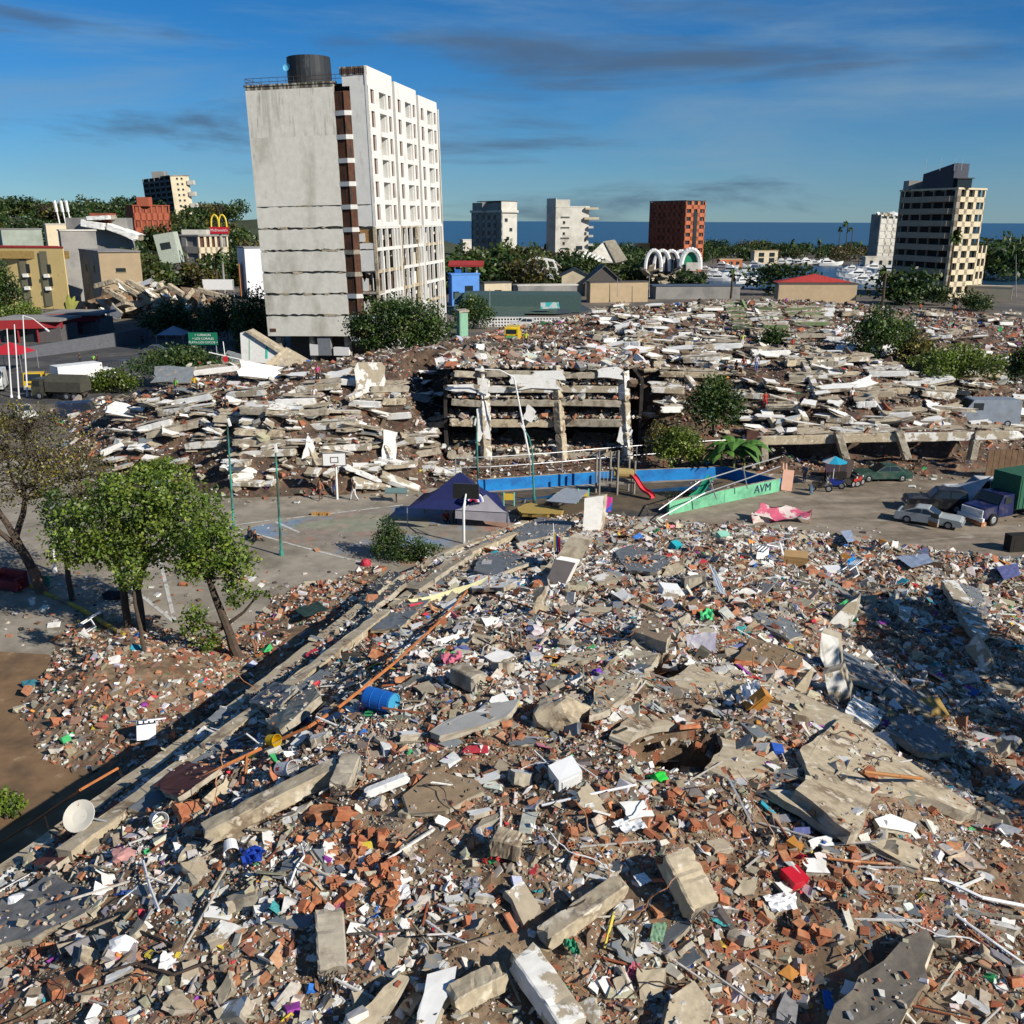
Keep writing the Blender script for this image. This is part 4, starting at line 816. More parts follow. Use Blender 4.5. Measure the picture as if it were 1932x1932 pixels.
for i, (m_, nm) in enumerate(((M_rebar, 'dark'), (M_rust, 'rusty'), (M_plastic_w, 'white'))):
    for v_ in range(2):
        r = random.Random(400+i*3+v_); p = Vector((-.5, 0, .02)); pts = [p]; d = Vector((1, .3, .5)).normalized()
        for j in range(13): p = p+d*.14; p.z = max(.0, p.z); pts.append(p.copy()); d = (d+Vector((r.uniform(-.6, .6), r.uniform(-.6, .6), r.uniform(-.45, .3)))).normalized()
        wm = MB().path(pts, .012, 4).mesh('wire', m_)
        for k in range((12, 11, 4)[i]):
            u, v = random.uniform(0, 1932), random.uniform(1150, 1925); p = hit(u, v)
            if MF(p.x, p.y) < .4: continue
            o = put('bent_wire', wm, p, (1.2, 1.2, 1.0), (0, 0, random.uniform(0, 6))); tag(o, nm+' bent wire near '+near(u, v, LM_NEAR), 'wire', nm+' bent wires near '+near(u, v, LM_NEAR))
# ------------------------------------------------------------------ the standing tower
M_tfront = mat('tower_front_plaster', (.72, .69, .60), var=.12, scale=1.2, col2=(.46, .43, .35), lo=.48, hi=.66, scale2=.22, stretch=(1, 1, .35), bump=.01, bscale=6, col3=(.30, .28, .23), lo3=.66, hi3=.74, scale3=.5)
M_tstreak = mat('tower_streaked_plaster', (.70, .67, .58), var=.14, scale=1.2, col2=(.22, .20, .16), lo=.55, hi=.72, scale2=.9, stretch=(1.6, 1.6, .14), col3=(.44, .41, .34), lo3=.5, hi3=.64, scale3=.3, bump=.01, bscale=6)
M_tside = mat('tower_side_plaster', (.66, .65, .61), var=.08, scale=1, col2=(.50, .47, .41), lo=.56, hi=.70, scale2=.5, stretch=(1, 1, .5))
M_grime = mat('roof_grime', (.10, .085, .065), var=.4, scale=2, col2=(.42, .39, .32), lo=.50, hi=.58, scale2=.9, stretch=(2.5, 2.5, .25))
M_louv = mat('brown_louvre', (.115, .05, .028), var=.3, scale=1.5, col2=(.05, .04, .035), lo=.5, hi=.6, scale2=1.4, stretch=(3, 3, .4))
M_tank = mat('black_tank', (.028, .032, .036), rough=.55, var=.25, scale=.8, col2=(.12, .13, .14), lo=.6, hi=.75, scale2=.5, stretch=(1, 1, .3))
TW, TD, F, Z0, ROWS = 17.7, 36.7, 3.06, 4.4, 11
ang = R_(-11); cr = Vector((-18.9, 140, 0)); tl = cr-Vector((math.cos(ang), math.sin(ang), 0))*TW
T = thing('apartment_tower', 'tall white cracked apartment tower leaning left with black roof tank', 'building', tl); T.rotation_euler = (R_(.3), R_(-1.35), ang)
ZT = Z0+ROWS*F+.5
XS, XE = 12.9, 15.2                                        # stair strip
def jag_panel(x0, x1, z0, z1, y, th, jl, jt, mats, name='wall_panel'):
    k = max(3, int((x1-x0)/.5)); bot = [Vector((x0+(x1-x0)*i/k, y, z0+(random.uniform(0, jl) if jl else 0))) for i in range(k+1)]
    top = [Vector((x0+(x1-x0)*i/k, y, z1-(random.uniform(0, jt) if jt else 0))) for i in range(k, -1, -1)]
    return MB().prism(bot+top, (0, th, 0), 0, 1).build(name, mats, T)
for k in range(ROWS):
    z0, z1 = Z0+k*F, Z0+(k+1)*F; broken = k < 6
    jag_panel(0, XS, z0+(.05 if broken else .0), z1-(.05 if broken else -.001*k), 0, .3, .2 if 0 < k < 6 else (.03 if k == 0 else 0), .16 if k < 6 else 0, [M_tfront if k < ROWS-2 else M_tstreak, M_conc])
    if 0 < k < 7:
        for q in range(random.randint(3, 6)): put('spall', random.choice(FR_C), (random.uniform(.5, XS-.5), -.0, z0+random.uniform(-.06, .08)), (random.uniform(.4, 1.8), random.uniform(.16, .4), .05), (R_(90), 0, 0), T)
    if k in (1, 2):
        jag_panel(XE, XE+.9, z0+.3, z1-.8, .2, .2, .1, .9, [M_tside, M_conc])
        MB().box(((XE+TW)/2, 1.2, z0+.12), (TW-XE, 2.6, .3)).build('floor_edge', M_conc, T)
        for q in range(3): MB().box((XE+.6+q*.7, 1.0, z0+1.5), (.16, .3, 2.5)).build('partition', M_tside if q % 2 else M_louv, T)
        for q in range(6): MB().box((XE+random.uniform(.2, 2.2), .3+random.uniform(0, .8), z0+.4), (.4, .3, .3), Euler((0, 0, q)).to_matrix(), jit=.06).build('debris_piece', random.choice((M_white, M_brick, M_tan)), T)
    elif k == 4:
        jag_panel(XE, TW-.45, z0+.05, z0+1.15, .05, .3, .1, .5, [M_tside, M_conc]); jag_panel(XE, XE+.8, z0+1.0, z1-.6, .05, .3, .1, .3, [M_tside, M_conc])
        MB().box(((XE+TW)/2-.2, .45, z0+1.7), (TW-XE-.5, .2, 2.6)).build('bare_brick', mat('ochre_brick', (.30, .17, .07), var=.3, scale=3), T)
    else: jag_panel(XE, TW, z0+(.05 if broken else 0), z1-(.05 if broken else 0), .05, .3, .12 if 0 < k < 6 else 0, .12 if k < 6 else 0, [M_tside, M_conc])
    # stair strip: white band and a folded brown louvre
    MB().prism([Vector((XS, -.02, z0)), Vector((XS+1.5, -.45, z0)), Vector((XE, -.1, z0)), Vector((XE, .5, z0)), Vector((XS, .5, z0))], (0, 0, -.62)).build('band', M_tside if k not in (3, 4) else M_conc, T)
    lv = MB()
    for i in range(9):
        t = i/8; x = XS+.06+t*1.42; y = .02-.36*t; lv.box((x, y+.08, z0+1.22), (.11, .10, 2.40))
    lv.add([(XS, .2, z0), (XS+1.5, -.22, z0), (XS+1.5, -.22, z0+2.45), (XS, .2, z0+2.45)], [(0, 1, 2, 3)]); lv.add([(XS+1.5, -.38, z0), (XE, -.02, z0), (XE, -.02, z0+2.45), (XS+1.5, -.38, z0+2.45)], [(0, 1, 2, 3)])
    lv.build('louvre', M_louv, T)
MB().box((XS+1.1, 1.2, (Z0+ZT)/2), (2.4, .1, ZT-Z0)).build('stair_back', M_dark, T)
# cap, parapet, roof of the front part
jag_panel(0, XS, Z0+ROWS*F, ZT, 0, .3, 0, 0, [M_grime, M_conc]); MB().box((XS/2, .4, ZT+.1), (XS+.4, 1.0, .22)).build('cornice', M_grime, T)
MB().box((XS/2, TD/2-.0, ZT-.15), (XS-.1, TD-1, .3)).build('roof', M_conc, T)
ZP = ZT+1.9
MB().box(((XE+TW)/2-.6, 4.6, (ZT+ZP)/2-.3), (TW-XE+.9, 9, ZP-ZT+.4)).build('penthouse', [M_tside], T)
jag_panel(XE-1.3, TW, ZP-1.1, ZP, .02, .2, .1, 0, [M_grime, M_conc], 'vent_band')
sl_ = MB()
for i in range(12): sl_.box((XE-1.1+i*.3, -.05, ZP-.5), (.06, .1, .7))
sl_.build('vent_slat', M_louv, T)
# inner mass
MB().box((XS/2, TD/2, (Z0+ZT)/2-.2), (XS-1.2, TD-1.0, ZT-Z0-.6)).build('core', M_conc, T)
MB().box(((XS+TW)/2-1.5, TD/2+1.5, (Z0+ZT)/2-.2), (TW-XS-3.2, TD-4, ZT-Z0-.6)).build('core', mat('inner_wall', (.22, .19, .15), var=.2), T)
MB().box((0.16, TD/2, (Z0+ZT)/2), (.3, TD-.7, ZT-Z0)).build('rear_side_wall', M_tfront, T)
MB().box((TW/2, TD-.15, (Z0+ZT)/2), (TW, .3, ZT-Z0)).build('rear_wall', M_tfront, T)
# side facade with three bays
wm_ = MB().box((0, 0, 0), (.06, 1.45, 2.0)).mesh('side_window', M_louv)
def sbox(name, y0, y1, z0, z1, x0=TW-.3, x1=TW, m=M_tside): return MB().box(((x0+x1)/2, (y0+y1)/2, (z0+z1)/2), (x1-x0, y1-y0, z1-z0)).build(name, m, T)
BW = TD/3
for b in range(3):
    y0 = b*BW; zt = ZP-b*.5; off = .0
    seg = [(0, .10), (.225, .40), (.66, .73), (.84, .90)]
    if b: sbox('return_wall', y0+.004, y0+.22, Z0+5*F, zt, TW-1.5, TW-.3, M_tfront)
    zl = Z0+5*F
    for (a, c) in seg: sbox('pier', y0+a*BW+.002, y0+c*BW, zl, zt)
    sbox('joint_wall', y0+.90*BW, y0+BW, Z0, zt-.6, TW-1.7, TW-1.5, M_tfront)
    sbox('parapet', y0+.02, y0+.895*BW, zt-.55, zt+.05, TW-.34, TW-.02)
    for (a, c) in ((.10, .225), (.40, .66), (.73, .84)):
        bal = a == .40
        if bal:
            sbox('balcony_back', y0+a*BW, y0+c*BW, Z0, zt-.6, TW-1.75, TW-1.6)
            for q in (a, c-.012): sbox('balcony_side', y0+q*BW, y0+q*BW+.15, zl, zt-.6, TW-1.6, TW-.3)
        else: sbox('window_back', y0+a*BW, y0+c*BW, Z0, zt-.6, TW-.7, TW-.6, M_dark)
        for k in range(5, ROWS):
            z0 = Z0+k*F; sbox('spandrel', y0+a*BW, y0+c*BW, z0-.02, z0+(.62 if bal else .95), TW-.31, TW-.01)
            if bal: sbox('balcony_slab', y0+a*BW, y0+c*BW, z0-.04, z0+.12, TW-1.6, TW-.32)
            else: o = link('window', wm_, T, (TW-.28, y0+(a+c)/2*BW, z0+1.95))
        sbox('spandrel', y0+a*BW, y0+c*BW, Z0+ROWS*F-.3, zt-.5, TW-.31, TW-.01)
    # stripped lower floors: bare frame
    for q, t in ((.0, .38), (.215, .3), (.43, .3), (.69, .3), (.80, .3), (.93, .42)): sbox('column', y0+q*BW, y0+q*BW+t, 0.4, zl, TW-.4, TW+.02, M_tside if random.random() < .8 else M_tan)
    for k in range(0, 6):
        z0 = Z0+k*F; sbox('frame_beam', y0+.02, y0+.97*BW, z0-.25, z0+.22, TW-.34, TW-.06, M_tside if (k+b) % 3 else M_tan)
        if k < 5:
            for (a, c) in ((.03, .2), (.24, .42), (.46, .68), (.72, .79), (.83, .92)):
                r = random.random()
                if r < .42: jag = sbox('infill_panel', y0+a*BW+.1, y0+c*BW, z0+.22, z0+random.uniform(1.0, 2.8), TW-random.uniform(.9, 1.8), TW-.75 if random.random() < .3 else TW-.6, random.choice((M_tside, M_tside, M_tan, M_louv)))
        MB().box((TW-1.2, y0+BW/2, z0-.1), (1.7, BW-.6, .2)).build('floor_slab', M_conc, T)
# open ground floor
for x in (1.2, 6.5, 12, 16.8):
    for y in (1.2, 12, 24, 35): MB().box((x, y, Z0/2), (.8, .8, Z0)).build('pilotis', M_conc, T)
MB().box((TW/2, TD/2+2, Z0/2), (TW-3, TD-5, Z0)).build('ground_floor_wall', mat('dark_ground_wall', (.10, .085, .07), var=.3), T)
for x, w, h, m in ((8.6, 2.0, 2.6, M_steel), (7.0, 1.4, 1.6, M_wpaint), (11.2, 2.4, 1.2, M_wpaint)): MB().box((x, .6, 1.6+h/2), (w, .7, h)).build('appliance', m, T)
# tank, dish, railing, wall lamp
tk = MB(); c = (7.2, 6.0, ZT); tk.lathe([(0, .0), (3.1, 0), (3.12, 2.0), (3.05, 4.2), (0, 4.25)], 28, c); tank = tk.build('water_tank', M_tank, T, smooth=False)
MB().lathe([(0, .0), (.35, .05), (.55, .18)], 12).build('dish', flat('dish_blue', (.12, .42, .60)), T, loc=(5.2, 2.9, ZT+2.6)).rotation_euler = (R_(70), R_(-20), 0)
rl = MB()
for z in (.55, 1.05): rl.tube((0, .15, ZT+z), (XE+.6, .15, ZT+z), .035, n=5); rl.tube((0, .15, ZT+z), (0, 6, ZT+z), .035, n=5)
for i in range(13): rl.tube((i*1.2, .15, ZT), (i*1.2, .15, ZT+1.05), .03, n=5)
for i in range(7): rl.tube((0, .15+i*.4, ZT), (0, .15+i*.4, ZT+1.05), .02, n=4)
rl.build('railing', M_rebar, T)
MB().box((-.5, 2, Z0+6.7*F), (.5, .5, .5), jit=.06).tube((0, 2, Z0+6.6*F), (-.45, 2, Z0+6.7*F), .06).build('wall_lamp', M_dark, T)
# broken grey edges that show at the cracks
MB().box((.9, -.04, Z0+.95+F*0), (.9, .06, .45)).build('vent', M_louv, T)

# ------------------------------------------------------------------ other buildings
def corners(u0, u1, u2, y, dl, dr): 
    A, B, C = Py(u0, 500, y+dl), Py(u1, 500, y), Py(u2, 500, y+dr); A, B, C = [Vector((p.x, p.y, 0)) for p in (A, B, C)]; return A, B, C, A+C-B
def bgrid(par, P0, P1, z0, z1, rows, cols, m, sill=.45, pier=.35, inset=.45, glass=None, edge=.5):
    """one face: spandrel bands and piers stand proud of separate panes"""
    d = P1-P0; L = d.length; x = d/L; n = Vector((x.y, -x.x, 0)); fh = (z1-z0)/rows; w = MB(); Mx = Matrix((x, -n, Vector((0, 0, 1)))).transposed()
    def bx(a, b, c, e, dep=inset): w.box(P0+x*((a+b)/2)-n*(dep/2)+Vector((0, 0, (c+e)/2)), (b-a, dep, e-c), Mx)
    for r in range(rows): bx(0, L, z0+r*fh, z0+r*fh+fh*sill)
    cw = (L-2*edge)/cols
    bx(0, edge, z0, z1, inset-.02); bx(L-edge, L, z0, z1, inset-.02)
    for c in range(1, cols): bx(edge+c*cw-cw*pier/2, edge+c*cw+cw*pier/2, z0, z1, inset-.04)
    w.build('facade', m, par)
    pm = MB().box((0, 0, 0), (cw*(1-pier)*1.02, .06, fh*(1-sill)), Mx).mesh('pane', glass or M_glass)
    for r in range(rows):
        for c in range(cols): link('window', pm, par, P0+x*(edge+(c+.5)*cw)-n*(inset+.05)+Vector((0, 0, z0+r*fh+fh*(1+sill)/2)))
def bsolid(par, P0, P1, z0, z1, m, wins=(), th=.3, name='wall', glass=None):
    d = P1-P0; L = d.length; x = d/L; n = Vector((x.y, -x.x, 0)); Mx = Matrix((x, -n, Vector((0, 0, 1)))).transposed()
    MB().box((P0+P1)/2-n*(th/2)+Vector((0, 0, (z0+z1)/2)), (L, th, z1-z0), Mx).build(name, m, par)
    for (fx, fz, ww, wh) in wins:
        c = P0+x*(L*fx)+n*.03+Vector((0, 0, z0+(z1-z0)*fz)); o = MB().box((0, 0, 0), (ww, .1, wh), Mx).build('window', glass or M_glass, par, loc=c)
        MB().box(n*.06+Vector((0, 0, -wh/2-.08)), (ww+.2, .14, .12), Mx).build('sill', m, o)
def mass(par, A, B, C, D, z0, z1, m, inset=.6, name='core'):
    c = (A+B+C+D)/4; s = [c+(p-c)*(1-inset/max(3, (p-c).length)) for p in (A, B, C, D)]
    MB().prism([Vector((p.x, p.y, z1)) for p in (s[0], s[1], s[2], s[3])], (0, 0, z0-z1)).build(name, m, par)
def building(label, u0, u1, u2, vtop, y, dl, dr, z0=0.0, lean=None, name='building'):
    A, B, C, D = corners(u0, u1, u2, y, dl, dr); z1 = Py(u1, vtop, y).z; o = B.copy(); o.z = z0
    t = thing(name, label, 'building', o)
    if lean: t.rotation_euler = lean
    A, B, C, D = [p-Vector((o.x, o.y, 0)) for p in (A, B, C, D)]; return t, A, B, C, D, z1-z0
def roofslab(t, A, B, C, D, z, m, th=.4, over=.5, name='roof'):
    c = (A+B+C+D)/4; P = [c+(p-c)*(1+over/(p-c).length) for p in (A, B, C, D)]; MB().prism([Vector((p.x, p.y, z+th)) for p in P], (0, 0, -th)).build(name, m, t)
M_bwhite = mat('old_white_wall', (.52, .50, .44), var=.15, scale=.4, col2=(.36, .33, .28), lo=.5, hi=.66, scale2=.15)
M_bcream = mat('cream_wall', (.58, .50, .35), var=.12, scale=.4, col2=(.42, .36, .26), lo=.54, hi=.68, scale2=.2)
M_byel = mat('yellow_wall', (.62, .47, .20), var=.1, scale=.3, col2=(.42, .32, .16), lo=.6, hi=.72, scale2=.3)
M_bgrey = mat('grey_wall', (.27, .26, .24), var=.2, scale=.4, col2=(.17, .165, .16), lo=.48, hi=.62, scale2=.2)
M_btan = mat('tan_wall', (.42, .32, .20), var=.12, scale=.5)
M_bred = mat('red_brick_wall', (.27, .075, .04), var=.2, scale=.6, col2=(.18, .05, .03), lo=.5, hi=.65, scale2=.2)
M_redroof = mat('red_roof', (.32, .035, .03), var=.2, scale=.6); M_ddark = mat('roof_dark', (.075, .07, .065), var=.25, scale=.6)
# ribbed block: shaded side coloured grey, sunlit side white
t, A, B, C, D, h = building('block with ribbed shade grey side nearest the tower on the skyline', 890, 946, 975, 380, 400, 20, 6)
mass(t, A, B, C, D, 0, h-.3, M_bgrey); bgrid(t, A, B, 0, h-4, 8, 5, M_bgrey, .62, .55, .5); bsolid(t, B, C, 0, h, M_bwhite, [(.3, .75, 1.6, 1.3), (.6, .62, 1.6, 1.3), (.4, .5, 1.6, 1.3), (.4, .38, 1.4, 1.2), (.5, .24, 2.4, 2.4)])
roofslab(t, A, B, C, D, h-4.2, M_bwhite, .9, .8, 'roof_band'); MB().box((A+D)/2*.5+(B+C)*.22+Vector((0, 0, h-1.8)), (9, 7, 3.6)).build('penthouse', M_bgrey, t); roofslab(t, A*.8+B*.2, B, C, D*.8+C*.2, h, M_ddark, .3, .1)
# pale block with the broken top balcony
t, A, B, C, D, h = building('pale block with a broken overhanging top balcony left of the brick block', 1030, 1047, 1109, 391, 420, 7, 5)
mass(t, A, B, C, D, 0, h-.3, M_bwhite); bsolid(t, A, B, 0, h+3.6, M_bwhite); bsolid(t, B, C, 0, h, M_bwhite, [(.28, .85, 4, .5), (.28, .69, 4, .5), (.28, .53, 4, .5), (.28, .37, 4, .5), (.72, .38, 3, 1.6), (.9, .6, 1.0, 1.2), (.9, .5, 1.0, 1.2), (.25, .77, 1, 1.1), (.25, .6, 1, 1.1), (.25, .45, 1, 1.1), (.5, .16, 6, 1.8)])
roofslab(t, A, B, C, D, h, M_bwhite, .5, .2); MB().box((A+B)/2+Vector((4, 4, h+1.6)), (8, 6, 3.2)).build('penthouse', M_bwhite, t)
MB().box(C+Vector((1.0, -.6, h-.4)), (5.5, 3, .9)).box(C+Vector((1.0, -.6, h-4.4)), (6.2, 3.2, 1.0)).build('balcony', M_bcream, t)
for q in range(5): MB().box(C+Vector((.8, -.4, h-8-q*3.6)), (2.2, 2.4, .9)).build('balcony', M_bwhite, t)
# red brick block: sunlit right side coloured a brighter brick
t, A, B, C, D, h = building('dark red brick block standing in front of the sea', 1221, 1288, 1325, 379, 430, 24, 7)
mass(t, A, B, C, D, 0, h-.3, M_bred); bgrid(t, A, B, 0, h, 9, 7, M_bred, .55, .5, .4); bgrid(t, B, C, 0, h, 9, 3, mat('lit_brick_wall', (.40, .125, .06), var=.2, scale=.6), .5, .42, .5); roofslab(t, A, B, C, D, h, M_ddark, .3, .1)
MB().box((B*.5+C*.5)+(Vector((C.y-B.y, -(C.x-B.x), 0)).normalized())*.1+Vector((0, 0, h*.45)), (2.0, .4, h*.8), Matrix.Rotation(math.atan2(C.y-B.y, C.x-B.x), 3, 'Z')).build('stair_glazing', M_glass, t)
# balcony block at right: shaded left side coloured a darker cream
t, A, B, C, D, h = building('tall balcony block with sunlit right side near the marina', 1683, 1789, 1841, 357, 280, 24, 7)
M_bbal = mat('shaded_balcony_wall', (.33, .28, .21), var=.12, scale=.5)
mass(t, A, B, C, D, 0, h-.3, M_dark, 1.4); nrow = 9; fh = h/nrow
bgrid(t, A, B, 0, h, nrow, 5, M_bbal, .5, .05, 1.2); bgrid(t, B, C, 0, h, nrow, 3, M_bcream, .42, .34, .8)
dAB = (B-A).normalized(); nAB = Vector((dAB.y, -dAB.x, 0))
for r in range(2, nrow+1):
    P = [A*.45+B*.55+nAB*.05, A*.45+B*.55+nAB*1.3, A*.06+B*.94+nAB*1.3, A*.06+B*.94+nAB*.05]; MB().prism([Vector((p.x, p.y, r*fh-fh*.52)) for p in P], (0, 0, -fh*.44)).build('balcony', M_bbal, t)
roofslab(t, A, B, C, D, h, M_bcream, .5, .3)
P = [A*.62+B*.38, A*.1+B*.9, A*.1+B*.9+(C-B)*.5, A*.62+B*.38+(C-B)*.5]
MB().add([Vector((p.x, p.y, z)) for p, z in zip(P+P, [h+.4]*4+[h+4.6, h+7, h+7, h+4.6])], [(0, 1, 5, 4), (1, 2, 6, 5), (2, 3, 7, 6), (3, 0, 4, 7), (4, 5, 6, 7)]).build('penthouse', mat('slate_penthouse', (.06, .065, .085), var=.2), t)
MB().box(A*.8+B*.2+Vector((2, 2, h+1.6)), (6, 4, 2.8)).build('stair_house', M_bgrey, t); MB().box(B+Vector((2.0, 2.5, h+1.6)), (4, 3, 2.4)).build('roof_room', M_glass, t); MB().box(B+Vector((2.0, 2.5, h+2.95)), (5, 3.6, .25)).build('roof_canopy', M_ddark, t)
ant = MB()
for x in (-9, -5, -1, 1): ant.tube(B+Vector((x, 2, h+5)), B+Vector((x, 2, h+8.2)), .07, n=4)
ant.build('antenna', M_steel, t)
W0 = C+Vector((.2, .5, 0)); W1 = C+Vector((4.2, 3.5, 0)); bgrid(t, W0, W1, 0, h*.49, 4, 2, M_bcream, .42, .3, .6); mass(t, W0, W1, W1+Vector((-3, 6, 0)), W0+Vector((-3, 6, 0)), 0, h*.49, M_dark, .8)
# distant ruined block and the lower houses
t, A, B, C, D, h = building('white ruined block with a ragged top beside the marina', 1634, 1652, 1690, 404, 480, 6, 6)
mass(t, A, B, C, D, 0, h-2, M_bwhite); bsolid(t, A, B, 0, h, M_bgrey); bgrid(t, B, C, 0, h-1, 7, 3, M_bwhite, .5, .3, .6)
for i in range(9): put('rubble', random.choice(FR_W), B.lerp(C, i/8)+Vector((0, 2, h-1+random.uniform(-.4, .8))), (3, 2.4, 1.6), (random.random(), random.random(), i), t)
def simple(label, u0, u1, u2, vt, y, dl, dr, mw, mr, winsL=(), winsR=(), z0=0.0, lean=None, over=.3, mw2=None):
    t, A, B, C, D, h = building(label, u0, u1, u2, vt, y, dl, dr, z0, lean); mass(t, A, B, C, D, -z0 if False else 0, h-.2, mw); bsolid(t, A, B, 0, h, mw, winsL); bsolid(t, B, C, 0, h, mw2 or mw, winsR); roofslab(t, A, B, C, D, h, mr, .35, over); return t, A, B, C, D, h
M_blue = mat('blue_wall', (.10, .26, .62), var=.12, scale=.5)
t, A, B, C, D, h = simple('blue painted house with red roof right of the tower', 846, 852, 904, 519, 250, 4, 3, M_blue, M_blue, (), [(.15, .35, 1.6, 1.8), (.62, .55, 2.2, 1.5)])
MB().box((B+C)/2+Vector((0, 4, h+2.6)), (9, 6, .5), Euler((R_(8), 0, 0)).to_matrix()).build('red_roof', M_redroof, t)
for x in (.1, .5, .9): MB().box(B.lerp(C, x)+Vector((0, 3, h+1.2)), (.3, .3, 2.6)).build('post', M_wpaint, t)
MB().box((B+C)/2+Vector((-2, 2, h+.8)), (1.6, 1.2, 1.0)).build('tank', flat('tank_blue', (.03, .14, .42)), t)
# green warehouse, its lower roof and the pierced block fence
M_groof = mat('green_sheet_roof', (.065, .10, .085), var=.2, scale=.5, stretch=(4, 1, 1)); M_gdark = mat('dark_sheet_roof', (.03, .045, .06), var=.2)
wh = thing('warehouse', 'long green sheet roofed warehouse behind the yellow van', 'building', Py(985, 595, 232).copy()); o0 = wh.location.copy(); o0.z = 0; wh.location = o0
def qd(l, y): return [Py(u, v, yy)-o0 for (u, v), yy in zip(l, y)]
MB().prism(qd([(856, 588), (1050, 590), (1062, 556), (858, 552)], (225, 225, 245, 245)), (0, 0, -.3)).build('roof', M_groof, wh)
MB().prism(qd([(1050, 590), (1118, 585), (1062, 556)], (225, 240, 245)), (0, 0, -.3)).build('gable_roof', M_gdark, wh)
MB().prism(qd([(908, 598), (995, 600), (985, 588), (915, 586)], (212, 212, 222, 222)), (0, 0, -.3)).build('porch_roof', M_groof, wh)
MB().box((0, 6, 2.2), (28, 14, 4.0)).build('wall', mat('teal_wall', (.05, .09, .085), var=.2), wh)
MB().prism(qd([(1020, 583), (1056, 582), (1054, 570), (1020, 571)], (224.5,)*4), (0, .1, 0)).build('banner', flat('banner_teal', (.05, .42, .42), col2=(.5, .55, .55), lo=.5, hi=.55, scale2=.7), wh)
lf = thing('pierced_fence', 'white pierced block fence above the yellow van', 'fence', Py(990, 622, 200).copy())
a, b = Py(905, 624, 200), Py(1083, 622, 200); nb_ = 30; L = (b-a).length; o0 = lf.location
MB().box((a+b)/2-o0+Vector((0, 0, .35)), (L, .25, .7)).build('base_wall', M_bwhite, lf)
bk = MB(); s_ = .62
for (x, z) in ((-.25, 0), (.25, 0)): bk.box((x, 0, 0), (.12, .2, .62))
for z in (-.25, .25): bk.box((0, 0, z), (.4, .2, .12))
bm_ = bk.mesh('block', M_wpaint)
for i in range(int(L/s_)):
    for r in range(3):
        if (i*7+r*3) % 23 == 5: continue
        link('pierced_block', bm_, lf, a-o0+(b-a).normalized()*(i+.5)*s_+Vector((0, 0, 1.02+r*s_)))
MB().box((a+b)/2-o0+Vector((0, 0, 2.62)), (L, .3, .14)).build('coping', M_wpaint, lf)
gbx = simple('small green rendered shed at the foot of the tower', 860, 866, 882, 590, 182, 3, 2, mat('mint_wall', (.20, .38, .27), var=.15), M_conc)
# houses between the warehouse and the sea
simple('low tan walled house left of the fallen gable', 904, 914, 965, 535, 262, 3, 3, M_bcream, M_ddark, (), [(.5, .5, 2, 1.4)])
simple('low dark roofed shop row behind the warehouse', 968, 978, 1090, 540, 255, 3, 4, M_bgrey, M_bwhite, (), [(.2, .45, 2.5, 2), (.5, .45, 2.5, 2), (.8, .45, 2.5, 2)])
simple('long low tan wall house right of the gabled roof', 1108, 1115, 1225, 534, 262, 3, 4, M_btan, M_ddark)
simple('long low dark blue roofed shed by the palm', 1228, 1240, 1400, 540, 275, 4, 2, M_bgrey, mat('navy_roof', (.06, .09, .14), var=.2), over=1.2)
def gable(label, u0, u1, vr, ve, y, dep, m, mr, tilt=(0, 0, 0)):
    P0, P1 = Py(u0, ve, y), Py(u1, ve, y); zr = Py((u0+u1)/2, vr, y).z; t = thing('gabled_house', label, 'house', (P0+P1)/2); L = (P1-P0).length; ze = 0; hr = zr-P0.z
    MB().add([(-L/2, 0, -P0.z), (L/2, 0, -P0.z), (L/2, 0, 0), (0, 0, hr), (-L/2, 0, 0)], [(0, 1, 2, 3, 4)]).build('gable_wall', m, t)
    for s in (-1, 1): MB().prism([Vector((s*L*.56, -.6, -.06*hr*2)), Vector((0, -.6, hr+.1)), Vector((0, dep, hr+.1)), Vector((s*L*.56, dep, -.06*hr*2))], (0, 0, .25)).build('roof_slope', mr, t)
    MB().box((0, dep/2, -P0.z/2), (L*.96, dep*.9, P0.z)).build('wall', m, t); t.rotation_euler = tilt; return t
gable('dark gabled roof house left of the long tan wall', 1104, 1176, 503, 533, 285, 12, mat('dark_gable', (.10, .09, .08), var=.3), mat('zinc_roof', (.12, .12, .12), var=.35, scale=.4))
gable('low green gabled shed left of the dark gabled roof', 1060, 1112, 508, 520, 292, 8, M_bcream, M_gdark)
t = thing('fallen_house', 'tilted tan corrugated roof house fallen behind the trees', 'house', Py(1148, 490, 335)); o0 = t.location.copy()
MB().prism([Py(u, v, 335+q)-o0 for u, v, q in ((1140, 455, 6), (1160, 452, 6), (1184, 490, 0), (1162, 496, 0))], (0, .5, -.4)).build('roof', mat('tan_roof', (.33, .29, .22), var=.25, scale=.8, stretch=(6, 1, 1)), t)
MB().prism([Py(u, v, 336+q)-o0 for u, v, q in ((1115, 478, 0), (1140, 455, 6), (1160, 496, 0), (1128, 496, 0))], (0, 1, 0)).build('gable_wall', M_bwhite, t)
for i in range(5): span('beam', BEAM_W[i % 3], Py(1098+i*7, 486+i*2, 334)-o0, Py(1106+i*8, 474+i*3, 336)-o0, .6, .6, t)
t = thing('fallen_house', 'white framed house collapsed among the trees right of the ribbed block', 'house', Py(1010, 520, 310)); o0 = t.location.copy()
for a, b in (((985, 500), (1012, 486)), ((1012, 486), (1045, 492)), ((1045, 492), (1053, 518)), ((1012, 488), (1020, 518)), ((1030, 490), (1038, 518)), ((985, 500), (990, 520)), ((985, 508), (1050, 506))): span('frame', BEAM_W[0], Py(*a, 310)-o0, Py(*b, 310)-o0, .6, .7, t)
